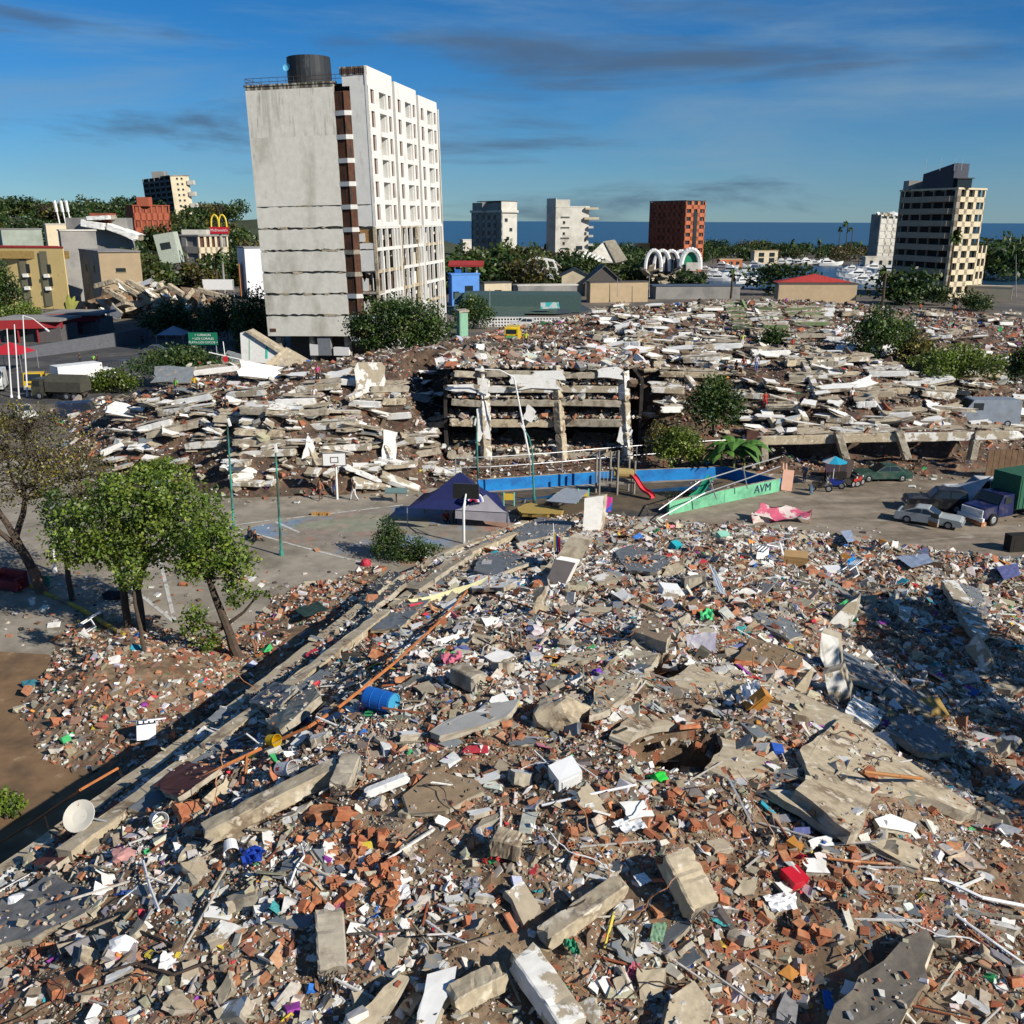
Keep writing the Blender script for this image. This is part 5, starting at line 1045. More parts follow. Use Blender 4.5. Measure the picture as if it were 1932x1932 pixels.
for i in range(10): put('slab', random.choice(FR_C+FR_G), Py(random.uniform(975, 1050), random.uniform(498, 520), 312)-o0, (4, 3, .4), (random.uniform(-.6, .6), random.uniform(-.6, .6), i), t)
# barrel vaulted hall with white ribs
t = thing('vaulted_hall', 'wrecked barrel vaulted hall with white ribs and green end wall', 'building', Py(1270, 512, 298)); o0 = t.location.copy()
def arch(uc, v0, vt, wid, y, r, m, name):
    z0 = Py(uc, v0, y).z; zt = Py(uc, vt, y).z; x = Py(uc, v0, y).x; w = wid*px((x, y, z0)); pts = []
    for i in range(13):
        a = math.pi*i/12; pts.append(Vector((x-math.cos(a)*w/2, y+.0, z0+(zt-z0)*min(1, math.sin(a)**.7 if 0 < i < 12 else 0))))
    return pts
for k, uc in enumerate((1232, 1248, 1265, 1283)):
    pts = arch(uc, 512, 472+k*.5, 30, 300+k*.5, .4, None, None); m = MB(); m.path([p-o0 for p in pts], .55, 6); m.build('rib', M_wpaint, t)
pts = arch(1302, 508, 471, 36, 297, .4, None, None); MB().path([p-o0 for p in pts], .8, 6).build('end_arch', M_wpaint, t)
MB().prism([p-o0+Vector((0, .4, 0)) for p in reversed(pts)], (0, .3, 0)).build('end_wall', flat('emerald', (.02, .22, .12)), t)
MB().box(Py(1305, 503, 296)-o0, (3.5, 1.5, 2.4)).build('porch', M_bwhite, t)
for i in range(12): put('slab', random.choice(FR_C+FR_G), Py(random.uniform(1210, 1300), random.uniform(505, 530), 297)-o0, (4, 3, .5), (random.uniform(-.7, .7), random.uniform(-.7, .7), i), t)
MB().box(Py(1262, 500, 304)-o0, (13, 6, 7)).build('inner_shell', M_ddark, t)
# red roofed hall and other low roofs by the marina
t, A, B, C, D, h = simple('red hipped roof hall with ochre wall above the collapsed rows', 1465, 1473, 1622, 537, 262, 5, 1, M_btan, M_ddark)
ap = (A+B+C+D)/4+Vector((0, 2, h+2.6)); q = [p+Vector((0, 3, h+.4)) for p in (A, B, C, D)]
MB().add(q+[ap], [(0, 1, 4), (1, 2, 4), (2, 3, 4), (3, 0, 4)]).build('red_roof', M_redroof, t)
simple('cream wall running along the marina at the far right', 1826, 1832, 1918, 540, 285, 3, -6, M_bcream, M_bcream)
simple('orange clubhouse behind the moored boats', 1352, 1358, 1400, 490, 470, 4, 2, mat('orange_wall', (.42, .14, .06), var=.1), M_btan, (), [(.2, .5, 1.6, 2), (.5, .5, 1.6, 2), (.8, .5, 1.6, 2)])
simple('cream two storey clubhouse with terrace behind the boats', 1415, 1422, 1466, 474, 500, 4, 3, M_bcream, M_btan, (), [(.3, .35, 3, 2.2), (.75, .35, 3, 2.2), (.3, .75, 3, 2), (.75, .75, 3, 2)])
simple('low white boathouse right of the marina basin', 1625, 1632, 1690, 485, 470, 4, 3, M_bwhite, M_bwhite, (), [(.2, .5, 1.6, 2), (.5, .5, 1.6, 2), (.8, .5, 1.6, 2)])
simple('small ochre villa among the palms left of the brick block', 1196, 1200, 1225, 460, 450, 3, 3, mat('ochre_wall', (.5, .34, .15), var=.1), M_bcream, (), [(.4, .5, 2, 2)])
simple('white villa among trees beside the ribbed block', 868, 874, 892, 453, 470, 3, 3, M_bwhite, M_bwhite, (), [(.5, .5, 2, 2)])
# left background
t, A, B, C, D, h = simple('yellow apartment house with red roof edge at far left', -14, -6, 122, 467, 240, 8, -4, M_byel, M_redroof, (), [(.42, .66, 2.4, 2.2), (.42, .45, 2.4, 2.2), (.73, .66, 2.4, 2.2), (.73, .45, 2.4, 2.2)])
for fx in (.42, .73):
    for fz_ in (.55, .34): MB().box(B.lerp(C, fx)+Vector((0, -.5, h*fz_)), (1.2, .6, .8)).build('air_conditioner', M_wpaint, t)
    MB().box(B.lerp(C, fx)+Vector((0, -.06, h*.5)), (2.6, .1, h*.9)).build('window_strip', mat('olive_panel', (.13, .12, .08), var=.2), t)
MB().box(B.lerp(C, .5)+Vector((0, -.15, h-1.6)), (19.5, .3, 1.8)).build('balcony_band', mat('ochre_band', (.30, .20, .07), var=.25), t)
t, A, B, C, D, h = simple('grey concrete block behind the yellow apartment house', 117, 121, 188, 436, 258, 8, 6, M_bgrey, M_bwhite, (), [(.7, .35, 1.4, 1.6)])
simple('tan rendered house end with two small windows', 152, 188, 266, 476, 232, 16, 2, M_bgrey, M_bgrey, [(.3, .7, 1.6, 1.6), (.3, .35, 1.6, 1.6), (.7, .7, 1.6, 1.6)], [(.5, .7, 2.2, .9), (.52, .3, 2.2, .9)], mw2=M_btan)  # grey wall colours the shaded left side of the tan house
simple('pale green rendered block far behind the yellow house', 6, 11, 87, 433, 340, 6, 4, mat('sage_wall', (.33, .37, .31), var=.2, scale=.4), M_bgrey)
t, A, B, C, D, h = simple('cream roof house carrying white antenna poles', 92, 96, 150, 424, 320, 5, 6, M_bcream, M_bwhite)
am = MB()
for x in (4.5, 6.5, 8.2): am.tube(A+Vector((x, 2, h)), A+Vector((x-.8, 2, h+7.5)), .22, n=6); am.tube(A+Vector((x-.5, 2, h+4)), A+Vector((x-.8, 2, h+7.5)), .5, n=6)
am.build('antenna_pole', M_wpaint, t)
t, A, B, C, D, h = building('cream balcony tower with shade grey side leaning on the wooded hill', 290, 342, 376, 332, 480, 14, 6, 16, (0, R_(-3.2), 0))
mass(t, A, B, C, D, 0, h, M_dark, 1); bgrid(t, A, B, 0, h, 10, 5, mat('shade_grey', (.14, .14, .14), var=.15), .4, .2, .7); bsolid(t, B, C, 0, h, M_bcream, [(.35, (k+.5)/10, 1, .9) for k in range(10)]+[(.6, (k+.5)/10, 1, .9) for k in range(10)])  # left face coloured dark grey for shade, right face stays cream
for k in range(4): MB().box(C+Vector((.8, 0, 6+k*5.2)), (3.0, 3, 2.0)).build('balcony', M_bwhite, t)
MB().box(A*.6+B*.4+Vector((2, 4, h+1.2)), (6, 5, 3.6)).build('stair_house', M_bgrey, t); roofslab(t, A*.3+B*.7, B, C, D*.3+C*.7, h, M_bgrey, .4, .6)
t, A, B, C, D, h = building('low red brick hotel on the wooded hill', 248, 262, 330, 388, 415, 4, 6, 9)
mass(t, A, B, C, D, 0, h, M_bred, 1); bgrid(t, B, C, 0, h, 3, 6, mat('hotel_brick', (.36, .10, .055), var=.2), .5, .3, 1.0); bsolid(t, A, B, 0, h, MATS['hotel_brick']); MB().box(B+Vector((4, 3, h+1.6)), (5, 4, 3.6)).build('stair_house', MATS['hotel_brick'], t); roofslab(t, A, B, C, D, h, MATS['hotel_brick'], .3, .3)
t = thing('fallen_house', 'tilted house with long white sagging slab below the wooded hill', 'house', Py(210, 440, 300)); o0 = t.location.copy()
for a, b, w in (((157, 420), (205, 428), 2.0), ((205, 426), (266, 448), 1.8), ((168, 412), (215, 410), 1.2), ((218, 430), (262, 452), 1.0)): span('slab', BEAM_W[1], Py(*a, 300)-o0, Py(*b, 300)-o0, 6, w, t)
MB().box(Py(195, 412, 303)-o0, (6, 5, 3)).build('room', M_bred, t); MB().box(Py(190, 440, 304)-o0, (18, 6, 9)).build('wall', M_bgrey, t)
t, A, B, C, D, h = building('hotel wing with red balcony panels below the yellow arches', 300, 378, 434, 446, 318, 6, 6)
mass(t, A, B, C, D, 0, h, M_bgrey, .9); bgrid(t, A, B, 0, h, 3, 3, M_bgrey, .4, .35, .9, MATS['red_brick_wall']); bgrid(t, B, C, 0, h, 3, 5, M_bcream, .36, .42, .6, M_louv); roofslab(t, A, B, C, D, h, M_bgrey, .5, .3); MB().box((A+B)/2+Vector((5, 4, h+1)), (8, 4, 2)).build('roof_room', M_bwhite, t)
t = thing('fallen_house', 'pale green house leaning beside the hotel wing', 'house', Py(320, 470, 300)); o0 = t.location.copy()
MB().box((0, 0, 0), (6, 5, 9), jit=.3).build('wall', mat('pale_green', (.42, .46, .38), var=.2), t); MB().box((0, -2.6, 1), (3, .2, 2)).build('window', M_glass, t); t.rotation_euler = (0, R_(-9), 0)
t, A, B, C, D, h = simple('white sheeted shed with orange end left of the tower', 449, 463, 512, 468, 268, 6, 2, mat('white_sheet', (.74, .75, .76), var=.04), M_bgrey, (), (), mw2=None)
MB().box((A+B)/2+Vector((-.6, -.5, h*.35)), (2.4, .4, h*.7), Matrix.Rotation(-1.2, 3, 'Z')).build('orange_panel', flat('terracotta_panel', (.42, .16, .06)), t)
# the arches sign
t = thing('restaurant_sign', 'yellow double arch sign with red name board on a tall pole', 'sign', Vector((Py(420, 510, 290).x, 290, 0))); o0 = t.location
MB().tube((0, 0.4, 0), (0, .4, Py(420, 438, 290).z), .35, n=8).build('pole', M_bgrey, t)
bz = Py(420, 434.5, 290).z; MB().box((0, 0, bz), (5.3, .6, 1.9)).build('name_board', flat('sign_red', (.45, .012, .03)), t)
for s in (-1, 1):
    pts = []
    for i in range(15):
        a = math.pi*i/14; pts.append(Vector((s*1.12-math.cos(a)*1.12, 0, bz+.9+3.4*math.sin(a)**.75)))
    MB().path(pts, .24, 6).build('arch', flat('sign_yellow', (.75, .55, .06)), t)
def text(body, size, m, parent, loc, rot, name='lettering', ext=.01):
    cu = bpy.data.curves.new(name, 'FONT'); cu.body = body; cu.size = size; cu.align_x = 'CENTER'; cu.align_y = 'CENTER'; cu.extrude = ext; cu.resolution_u = 2
    tmp = bpy.data.objects.new('tmp', cu); me = bpy.data.meshes.new_from_object(tmp); bpy.data.objects.remove(tmp); bpy.data.curves.remove(cu)
    me.materials.clear(); me.materials.append(m); o = link(name, me, parent, loc); o.rotation_euler = rot; return o
text("McDonald's", 1.05, M_wpaint, t, (0, -.33, bz), (math.pi/2, 0, 0))
# collapsed tan houses beyond the street
t = thing('collapsed_block', 'heap of tan collapsed houses beyond the street at left', 'building', Py(300, 600, 215)); o0 = t.location.copy()
for i in range(95):
    u = random.gauss(290, 66); 
    if not 140 < u < 440: continue
    tp = 600-max(8, 68*math.exp(-((u-270)/80)**2)+ (22 if u > 330 else 0)*random.random()); v = random.uniform(tp, 600); p = Py(u, v, 216+random.uniform(-6, 10)); p.z = max(.5, p.z)
    put('slab', random.choice(FR_C+FR_C+FR_W+FR_P), p-o0, (random.uniform(3, 6.5), random.uniform(1.6, 3.4), random.uniform(.3, .7)), (random.gauss(.3, .5), random.gauss(0, .5), random.uniform(-1, 1)), t)
for a, b in (((180, 540), (215, 530)), ((215, 528), (262, 556)), ((240, 530), (300, 560)), ((300, 535), (318, 562)), ((318, 538), (345, 556)), ((365, 546), (345, 572)), ((372, 546), (430, 562)), ((385, 552), (378, 582)), ((430, 560), (425, 580)), ((200, 545), (235, 566)), ((255, 545), (290, 570))): span('beam', random.choice(BEAM_T), Py(*a, 212)-o0, Py(*b, 211)-o0, 1.2, 1.0, t)
lump = MB()
for i in range(10): lump.box((random.uniform(-16, 14), random.uniform(2, 9), random.uniform(.5, 3)), (10, 5, random.uniform(3, 6)), Euler((random.uniform(-.3, .3), random.uniform(-.3, .3), i)).to_matrix(), jit=.6)
lump.build('rubble_core', M_dirt, t)
# red fronted shops, grey street wall
t = thing('shop_row', 'row of low shops with dark red fascias along the street', 'building', Py(90, 650, 176)); o0 = t.location.copy(); o0.z = 0; t.location = o0
M_fasc = flat('fascia_red', (.24, .018, .022), var=.15); M_shop = mat('shop_wall', (.11, .10, .10), var=.25)
for (u0, u1, v, y, hh) in ((-30, 118, 614, 168, 1.5), (70, 188, 602, 182, 1.6)):
    a, b = Py(u0, v, y)-o0, Py(u1, v-4, y+4)-o0; c = (a+b)/2; span('fascia', BEAM_W[2], a, b, .5, hh, t).data = MB().box((0, 0, 0), (1, 1, 1)).mesh('fascia', M_fasc)
    MB().box((c.x, c.y+5, c.z+.6), ((b-a).length*.98, 9, .4)).build('flat_roof', M_bgrey, t); MB().box((c.x, c.y+5, c.z/2-.4), ((b-a).length*.9, 7, c.z)).build('wall', M_shop, t)
    for q in (.15, .4, .65, .9): MB().tube(a.lerp(b, q)+Vector((0, .3, 0)), Vector((a.lerp(b, q).x, a.lerp(b, q).y+.3, 0)), .18, n=8).build('post', M_fasc, t)
    for q in (.27, .52, .77): MB().box(a.lerp(b, q)+Vector((0, 1.4, -2.2)), (2.6, .1, 2.4)).build('shop_window', M_glass, t)
t = thing('street_wall', 'long grey boundary wall along the shaded street', 'wall', Py(170, 668, 158)); o0 = t.location.copy()
a, b = Py(40, 672, 150)-o0, Py(280, 632, 172)-o0; span('wall', BEAM_C[0], a, b, .3, 2.6, t).data = MB().box((0, 0, 0), (1, 1, 1)).mesh('wall', mat('street_wall_grey', (.10, .105, .12), var=.2))
# ------------------------------------------------------------------ trees and plants
def leafmat(name, tr=.35):
    m = bpy.data.materials.new(name); m.use_nodes = True; t = m.node_tree; t.nodes.clear()
    out = N(t, 'ShaderNodeOutputMaterial'); at = N(t, 'ShaderNodeAttribute', attribute_name='col'); d = N(t, 'ShaderNodeBsdfDiffuse'); tr_ = N(t, 'ShaderNodeBsdfTranslucent'); gl = N(t, 'ShaderNodeBsdfGlossy'); gl.inputs['Roughness'].default_value = .5
    mx = N(t, 'ShaderNodeMixShader'); mx.inputs[0].default_value = tr; m2 = N(t, 'ShaderNodeMixShader'); m2.inputs[0].default_value = .04; L = t.links.new
    L(at.outputs['Color'], d.inputs[0]); L(at.outputs['Color'], tr_.inputs[0]); L(d.outputs[0], mx.inputs[1]); L(tr_.outputs[0], mx.inputs[2]); L(mx.outputs[0], m2.inputs[1]); L(gl.outputs[0], m2.inputs[2]); L(m2.outputs[0], out.inputs[0]); return m
M_leaf = leafmat('foliage')
M_bark = mat('bark', (.075, .055, .04), var=.35, scale=5, bump=.02, bscale=14); M_bark2 = mat('pale_bark', (.24, .12, .07), var=.3, scale=4, col2=(.11, .08, .06), lo=.45, hi=.6, scale2=1.5, bump=.01)
GREENS = np.array([(.13, .20, .022), (.17, .25, .03), (.09, .15, .02), (.22, .27, .04), (.06, .10, .018)])
DARKG = np.array([(.03, .07, .015), (.045, .095, .018), (.07, .12, .022), (.02, .045, .012), (.09, .125, .025)])
OLIVE = np.array([(.13, .13, .035), (.18, .17, .035), (.09, .095, .035), (.24, .20, .02), (.11, .09, .06)])
def leaves(seed, blobs, n, size, pal, cl=26, spread=.2, asp=.62):
    r = np.random.default_rng(seed); vol = np.array([b[1][0]*b[1][1]*b[1][2] for b in blobs])**.8; cnt = np.maximum(6, (n*vol/vol.sum()).astype(int)); V = []; C = []
    for (c, rad), k in zip(blobs, cnt):
        K = max(4, int(cl*min(1.6, k/600+.4))); d = r.normal(size=(K, 3)); d /= np.linalg.norm(d, axis=1)[:, None]; cc = d*(1-.55*r.random((K, 1))**1.6)
        j = r.integers(0, K, k); P = (cc[j]+r.normal(0, spread, (k, 3)))*np.array(rad)+np.array(c)
        pc = pal[r.integers(0, len(pal), K)]*r.uniform(.75, 1.25, (K, 1)); col = pc[j]*r.uniform(.7, 1.3, (k, 1))
        s = size*r.uniform(.6, 1.35, k); nn = r.normal(size=(k, 3))+np.array((0, 0, .7)); nn /= np.linalg.norm(nn, axis=1)[:, None]
        a = np.cross(nn, r.normal(size=(k, 3))); a /= np.linalg.norm(a, axis=1)[:, None]+1e-9; b = np.cross(nn, a)
        q = np.stack([-a*s[:, None]*.5, b*s[:, None]*.5*asp, a*s[:, None]*.5, -b*s[:, None]*.5*asp], 1)+P[:, None]; V.append(q.reshape(-1, 3)); C.append(np.repeat(col, 4, 0))
    return np.concatenate(V), np.concatenate(C)
def leafmesh(seed, blobs, n, size, pal, **k):
    V, C = leaves(seed, blobs, n, size, pal, **k); return quads_np('crown', V, np.arange(len(V)).reshape(-1, 4), M_leaf, C)
def limbs(m, a, b, r0, r1, seg=4, wob=.08, rnd=random):
    a = Vector(a); b = Vector(b); L = (b-a).length; p = a; rr = r0
    for i in range(1, seg+1):
        q = a.lerp(b, i/seg)+Vector([rnd.uniform(-wob, wob)*L*(i < seg) for _ in range(3)]); r2 = r0+(r1-r0)*i/seg; m.tube(p, q, rr, r2, 7, cap=False); p = q; rr = r2
def tree(name, label, base, trunk, blobs, n, size, pal, seed, bark=None, group=None, twigs=0, cat='tree', **k):
    """trunk: list of (x, y, z, r) chains, local to base"""
    t = thing(name, label, cat, base, 0, group); m = MB(); rnd = random.Random(seed)
    for ch in trunk:
        for a, b in zip(ch[:-1], ch[1:]): limbs(m, a[:3], b[:3], a[3], b[3], 3, .03, rnd)
    tops = [ch[-1] for ch in trunk]
    for c, rad in blobs:
        s = min(tops, key=lambda q: (Vector(q[:3])-Vector(c)).length); limbs(m, s[:3], c, s[3]*.75, .03, 4, .07, rnd)
        for i in range(twigs):
            d = Vector([rnd.gauss(0, 1) for _ in range(3)]).normalized(); e = Vector(c)+Vector((d.x*rad[0], d.y*rad[1], d.z*rad[2])); limbs(m, Vector(c).lerp(Vector(s[:3]), .3*rnd.random()), e, .028, .008, 3, .1, rnd)
    m.build('trunk', bark or M_bark, t); link('crown', leafmesh(seed, blobs, n, size, pal, **k), t); return t
b0 = Pz(266, 1200)
tree('green_tree', 'broad bright green tree with two dark trunks beside the rubble heap', b0, [[(-.6, .1, 0, .22), (-.65, .1, 2.6, .19), (-.9, .2, 3.9, .15)], [(.1, 0, 0, .24), (.05, .1, 2.5, .2), (.5, .3, 4.0, .15)]],
     [((-2.0, .3, 6.0), (2.0, 1.8, 1.4)), ((.2, .4, 7.0), (2.3, 1.9, 1.5)), ((2.5, .2, 7.0), (2.0, 1.8, 1.5)), ((-2.9, 0, 5.0), (1.5, 1.3, 1.0)), ((1.2, -.3, 5.2), (2.3, 1.6, 1.2)), ((-.5, -.2, 4.9), (2.0, 1.4, 1.0)), ((.8, .8, 7.9), (2.4, 1.5, .8)), ((3.4, .2, 5.8), (1.4, 1.3, 1.2))], 15000, .21, GREENS, 1, twigs=5, cl=44, spread=.17)
tree('green_tree', 'bright green tree with a leaning forked trunk at the edge of the near mound', Pz(452, 1262), [[(.1, 0, 0, .26), (-.35, .1, 1.8, .22), (-1.0, .2, 4.0, .16), (-1.2, .2, 5.0, .12)], [(-.1, .1, 0, .2), (-.5, .2, 2.2, .14)]],
     [((-.9, .3, 6.6), (1.3, 1.4, 1.3)), ((.25, .2, 5.4), (.95, 1.1, 1.0)), ((-1.5, .2, 5.4), (1.1, 1.2, .9)), ((.1, .2, 4.1), (.7, .7, .8)), ((-2.0, -.1, 2.6), (.7, .6, .8)), ((-1.4, -.1, 1.7), (.7, .6, .7)), ((1.2, .2, 3.8), (.55, .4, .25))], 5200, .20, GREENS, 2, twigs=4, cl=36, spread=.18)
tree('thin_tree', 'thin dark trunked tree between the big trees at left', Pz(137, 1132), [[(0, 0, 0, .17), (-.05, 0, 4.0, .13)]], [((.3, .2, 4.9), (1.2, 1.1, .9)), ((-.3, .2, 5.6), (1.0, 1.0, .9))], 1500, .2, DARKG, 3, twigs=3)
tree('sapling', 'slim dark pole like trunk in front of the broad green tree', Pz(283, 1262, .9), [[(0, 0, 0, .12), (-.25, .1, 2.0, .10), (-.4, .2, 3.8, .07)]], [((-.5, .3, 4.6), (.9, .8, .7))], 500, .2, GREENS, 4)
tree('sparse_tree', 'large sparse grey twigged tree at the left edge', Pz(80, 1118), [[(0, 0, 0, .34), (-.5, .1, 1.6, .28), (-1.2, .2, 3.3, .24)], [(-1.2, .2, 3.3, .2), (-2.2, .3, 5.5, .13)], [(-1.2, .2, 3.3, .2), (-.4, .4, 5.6, .14)], [(-.9, .1, 2.6, .18), (-2.9, .2, 4.4, .12)]],
     [((-1.2, .3, 8.6), (2.6, 2.2, 1.9)), ((-3.6, .3, 8.2), (2.3, 2.0, 2.0)), ((1.2, .5, 8.4), (2.3, 2.0, 1.8)), ((3.2, .5, 7.2), (2.0, 1.7, 1.1)), ((-.2, .3, 6.5), (2.3, 1.8, 1.2)), ((-2.2, 0, 10.3), (2.2, 1.8, 1.0)), ((.3, .3, 10.3), (2.0, 1.6, 1.0)), ((-4.0, .1, 6.2), (1.6, 1.4, 1.1)), ((3.6, .4, 5.9), (1.4, 1.2, .8))], 10500, .17, OLIVE, 5, twigs=46, cl=40, spread=.22, bark=M_bark)
tk = MB(); limbs(tk, Pz(80, 1118), Pz(80, 1118)+Vector((-.42, .1, 1.5)), .35, .3, 3, .01); o = tk.build('peeled_bark', M_bark2, bpy.data.objects['sparse_tree'], loc=-Pz(80, 1118)); o.scale = (1, 1, 1)
p = Pz(758, 1055); tree('fallen_bush', 'dark green uprooted tree crown lying on the court', p, [[(1.5, -.3, .2, .16), (-.5, .2, .7, .12)]], [((-.9, .2, 1.0), (1.0, 1.1, 1.2)), ((.2, 0, .8), (1.3, 1.2, .9)), ((1.6, -.2, .6), (1.2, .9, .6)), ((-.9, .4, 1.9), (.6, .7, .8))], 6500, .15, DARKG, 6, cl=30)
p = Pz(752, 722, 2.0); p.y = 117; p.z = 3; tree('shade_tree', 'dense dark green tree standing in front of the tower', Vector((Py(752, 700, 118).x, 118, 3.0)), [[(0, 0, 0, .35), (.1, 0, 2.6, .28)], [(.1, 0, 2.0, .2), (1.5, 0, 3.8, .14)], [(.1, 0, 2.0, .2), (-1.6, 0, 3.8, .14)]],
     [((-3.4, 0, 5.6), (2.6, 2.6, 1.6)), ((-.6, 0, 7.3), (3.2, 2.8, 1.9)), ((2.6, 0, 7.0), (3.0, 2.6, 1.9)), ((4.6, .2, 5.3), (2.2, 2.2, 1.5)), ((.6, -.5, 5.2), (3.4, 2.6, 1.5)), ((-2.6, -.3, 4.0), (2.4, 2.0, 1.1)), ((2.4, -.3, 3.8), (2.2, 1.8, 1.0))], 15000, .34, DARKG*1.1, 7, twigs=3, cl=40)
def bush(label, u, v, w, h, pal, seed, n=1600, size=.22, y=None, name='bush', cat='bush', z=None):
    b = hit(u, v) if y is None else Vector((Py(u, v, y).x, y, max(0, Py(u, v, y).z) if z is None else z)); s = px(b); W = w*s/2; H = h*s/2
    return tree(name, label, b, [[(0, 0, 0, .1), (0, 0, H*.8, .07)]], [((-W*.45, 0, H*.9), (W*.6, W*.6, H*.75)), ((W*.45, .1, H*.85), (W*.6, W*.6, H*.7)), ((0, 0, H*1.3), (W*.6, W*.6, H*.7))], int(n*1.9), size*1.15, pal, seed, cat=cat, cl=40)
bush('tall dark green bush growing by the framed ruin', 1345, 812, 104, 104, DARKG, 11, 2600, .24, 81.5)
bush('light green bush behind the blue pool wall', 1283, 878, 92, 74, GREENS, 12, 2200, .2, 79.5)
bush('dry brown bush left of the light green one', 1240, 862, 50, 70, OLIVE, 13, 900, .16, 80)
bush('big round green bush on the right hand ruins', 1660, 676, 116, 96, DARKG*1.25, 14, 2600, .3, 108)
bush('brown green bush right of the big round bush', 1725, 690, 80, 60, OLIVE, 15, 1500, .28, 107)
bush('low creeping green bush along the right hand ruins', 1805, 716, 165, 62, GREENS*.9, 16, 2800, .28, 103)
bush('small dark bush among white pieces right of the green block', 1462, 664, 66, 44, DARKG, 17, 1200, .3, 115)
bush('dark bush at the right picture edge', 1930, 725, 60, 80, DARKG, 18, 1500, .28, 98)
bush('low bright green creeper on the left pile', 310, 895, 110, 28, GREENS*1.1, 19, 1700, .2)
bush('dark green bush behind the street trucks', 215, 745, 90, 46, GREENS*.7, 20, 1500, .3, 120)
bush('dark hedge along the shaded street', 345, 712, 170, 60, DARKG, 21, 3200, .32, 124)
bush('dark trees left of the tower foot', 490, 690, 90, 130, DARKG*.8, 22, 3000, .4, 150, 'dark_tree', 'tree')
bush('dark tree beside the green road sign', 430, 640, 110, 80, DARKG*.8, 23, 2600, .42, 172, 'dark_tree', 'tree')
bush('dark tree clump below the tan heap', 330, 645, 110, 66, DARKG*.8, 24, 2600, .42, 180, 'dark_tree', 'tree')
bush('dark round tree at the left edge by the yellow house', 12, 612, 80, 115, DARKG, 25, 2200, .5, 200, 'dark_tree', 'tree')
bush('yellow green bush below the yellow house', 45, 632, 100, 50, GREENS, 26, 1500, .4, 190)
bush('green tree between tower and warehouse', 893, 632, 70, 64, DARKG*1.2, 27, 1800, .4, 196, 'dark_tree', 'tree')
bush('green weeds at the lower left corner', 14, 1545, 60, 60, GREENS, 28, 700, .14)
# broad leaved banana plant
def banana(label, base, n, L, seed):
    t = thing('banana_plant', label, 'plant', base); r = random.Random(seed); MB().tube((0, 0, 0), (0, 0, L*.9), .12, .07, 7).build('stem', flat('banana_stem', (.16, .18, .05)), t)
    for i in range(n):
        a = 6.283*i/n+r.uniform(-.3, .3); up = r.uniform(.5, 1.2); V = []; Fq = []
        for k in range(6):
            s = k/5; d = L*(.2+.9*s); z = L*.9+L*up*.6*s-L*.7*s*s; w = L*.17*math.sin(math.pi*(.12+.86*s)); c = Vector((math.cos(a)*d*.75, math.sin(a)*d*.75, z)); n_ = Vector((-math.sin(a), math.cos(a), 0)); V += [c-n_*w+Vector((0, 0, -w*.3)), c, c+n_*w+Vector((0, 0, -w*.3))]
        for k in range(5):
            for q in (0, 1): Fq.append((k*3+q, k*3+q+1, k*3+q+4, k*3+q+3))
        MB().add(V, Fq).build('leaf', MATS.get('banana_leaf') or mat('banana_leaf', (.07, .16, .03), rough=.5, var=.3, scale=2), t)
banana('tall banana plant right of the dark bush', Vector((Py(1385, 870, 79).x, 79, 0)), 11, 3.3, 1); banana('shorter banana plant at the blue pool wall', Vector((Py(1362, 875, 79).x, 79.3, 0)), 9, 2.4, 2); banana('banana plant behind the tall one', Vector((Py(1405, 865, 80).x, 80, 0)), 9, 2.8, 3)
# palms
def palm_mesh(seed, H, L, nf, tr=.28, old=0):
    r = random.Random(seed); m = MB(); bx = r.uniform(-.4, .4); limbs(m, (0, 0, 0), (bx, 0, H), tr, tr*.7, 4, .005, r)
    for i in range(nf+old):
        a = 6.283*i*.382*2.6; el = r.uniform(-.1, 1.2) if i < nf else r.uniform(-1.2, -.6); V = []; pp = Vector((bx, 0, H)); d = Vector((math.cos(a)*math.cos(el), math.sin(a)*math.cos(el), math.sin(el))); n_ = Vector((-math.sin(a), math.cos(a), 0)); Fq = []
        for k in range(7):
            w = L*.13*math.sin(math.pi*min(1, .15+k/7)); V += [pp-n_*w-Vector((0, 0, w*.6)), pp, pp+n_*w-Vector((0, 0, w*.6))]; pp = pp+d*(L/6); d = (d+Vector((0, 0, -.26))).normalized()
        for k in range(6):
            for q in (0, 1): Fq.append((k*3+q, k*3+q+1, k*3+q+4, k*3+q+3))
        m.add(V, Fq, 1 if i < nf else 2)
    return m.mesh('palm', [M_bark, mat('palm_frond', (.055, .09, .02), var=.35, scale=.6), mat('palm_thatch', (.12, .09, .04), var=.3)])
PALMS = [palm_mesh(i, h, 3.0, 20) for i, h in ((1, 7), (2, 9), (3, 6))]; TALL = palm_mesh(9, 19, 3.6, 22); ROY = palm_mesh(10, 15, 3.2, 26, .3); FAN = palm_mesh(11, 8, 2.2, 26, .35, 14)
def place(name, me, u, vbase, y, s, label, cat, group=None, rz=None, z=0.0):
    p = Py(u, vbase, y); p.z = z; o = put(name, me, p, (s, s, s), (0, 0, random.uniform(0, 6.28) if rz is None else rz)); return tag(o, label, cat, group)
place('royal_palm', ROY, 1786, 560, 268, 1.15, 'tall royal palm in front of the balcony block', 'palm')
place('palm', FAN, 1380, 550, 255, 1.0, 'fan palm with a skirt of dead leaves before the marina', 'palm'); place('palm', FAN, 1666, 560, 250, 1.15, 'dark fan palm left of the balcony block', 'palm')
for i, u in enumerate((1581, 1594, 1604)): place('tall_palm', TALL, u, 480, 560, (.95, 1.1, .95)[i], ('leftmost', 'tallest middle', 'rightmost')[i]+' of the three tall palms at the marina mouth', 'palm', z=-1)
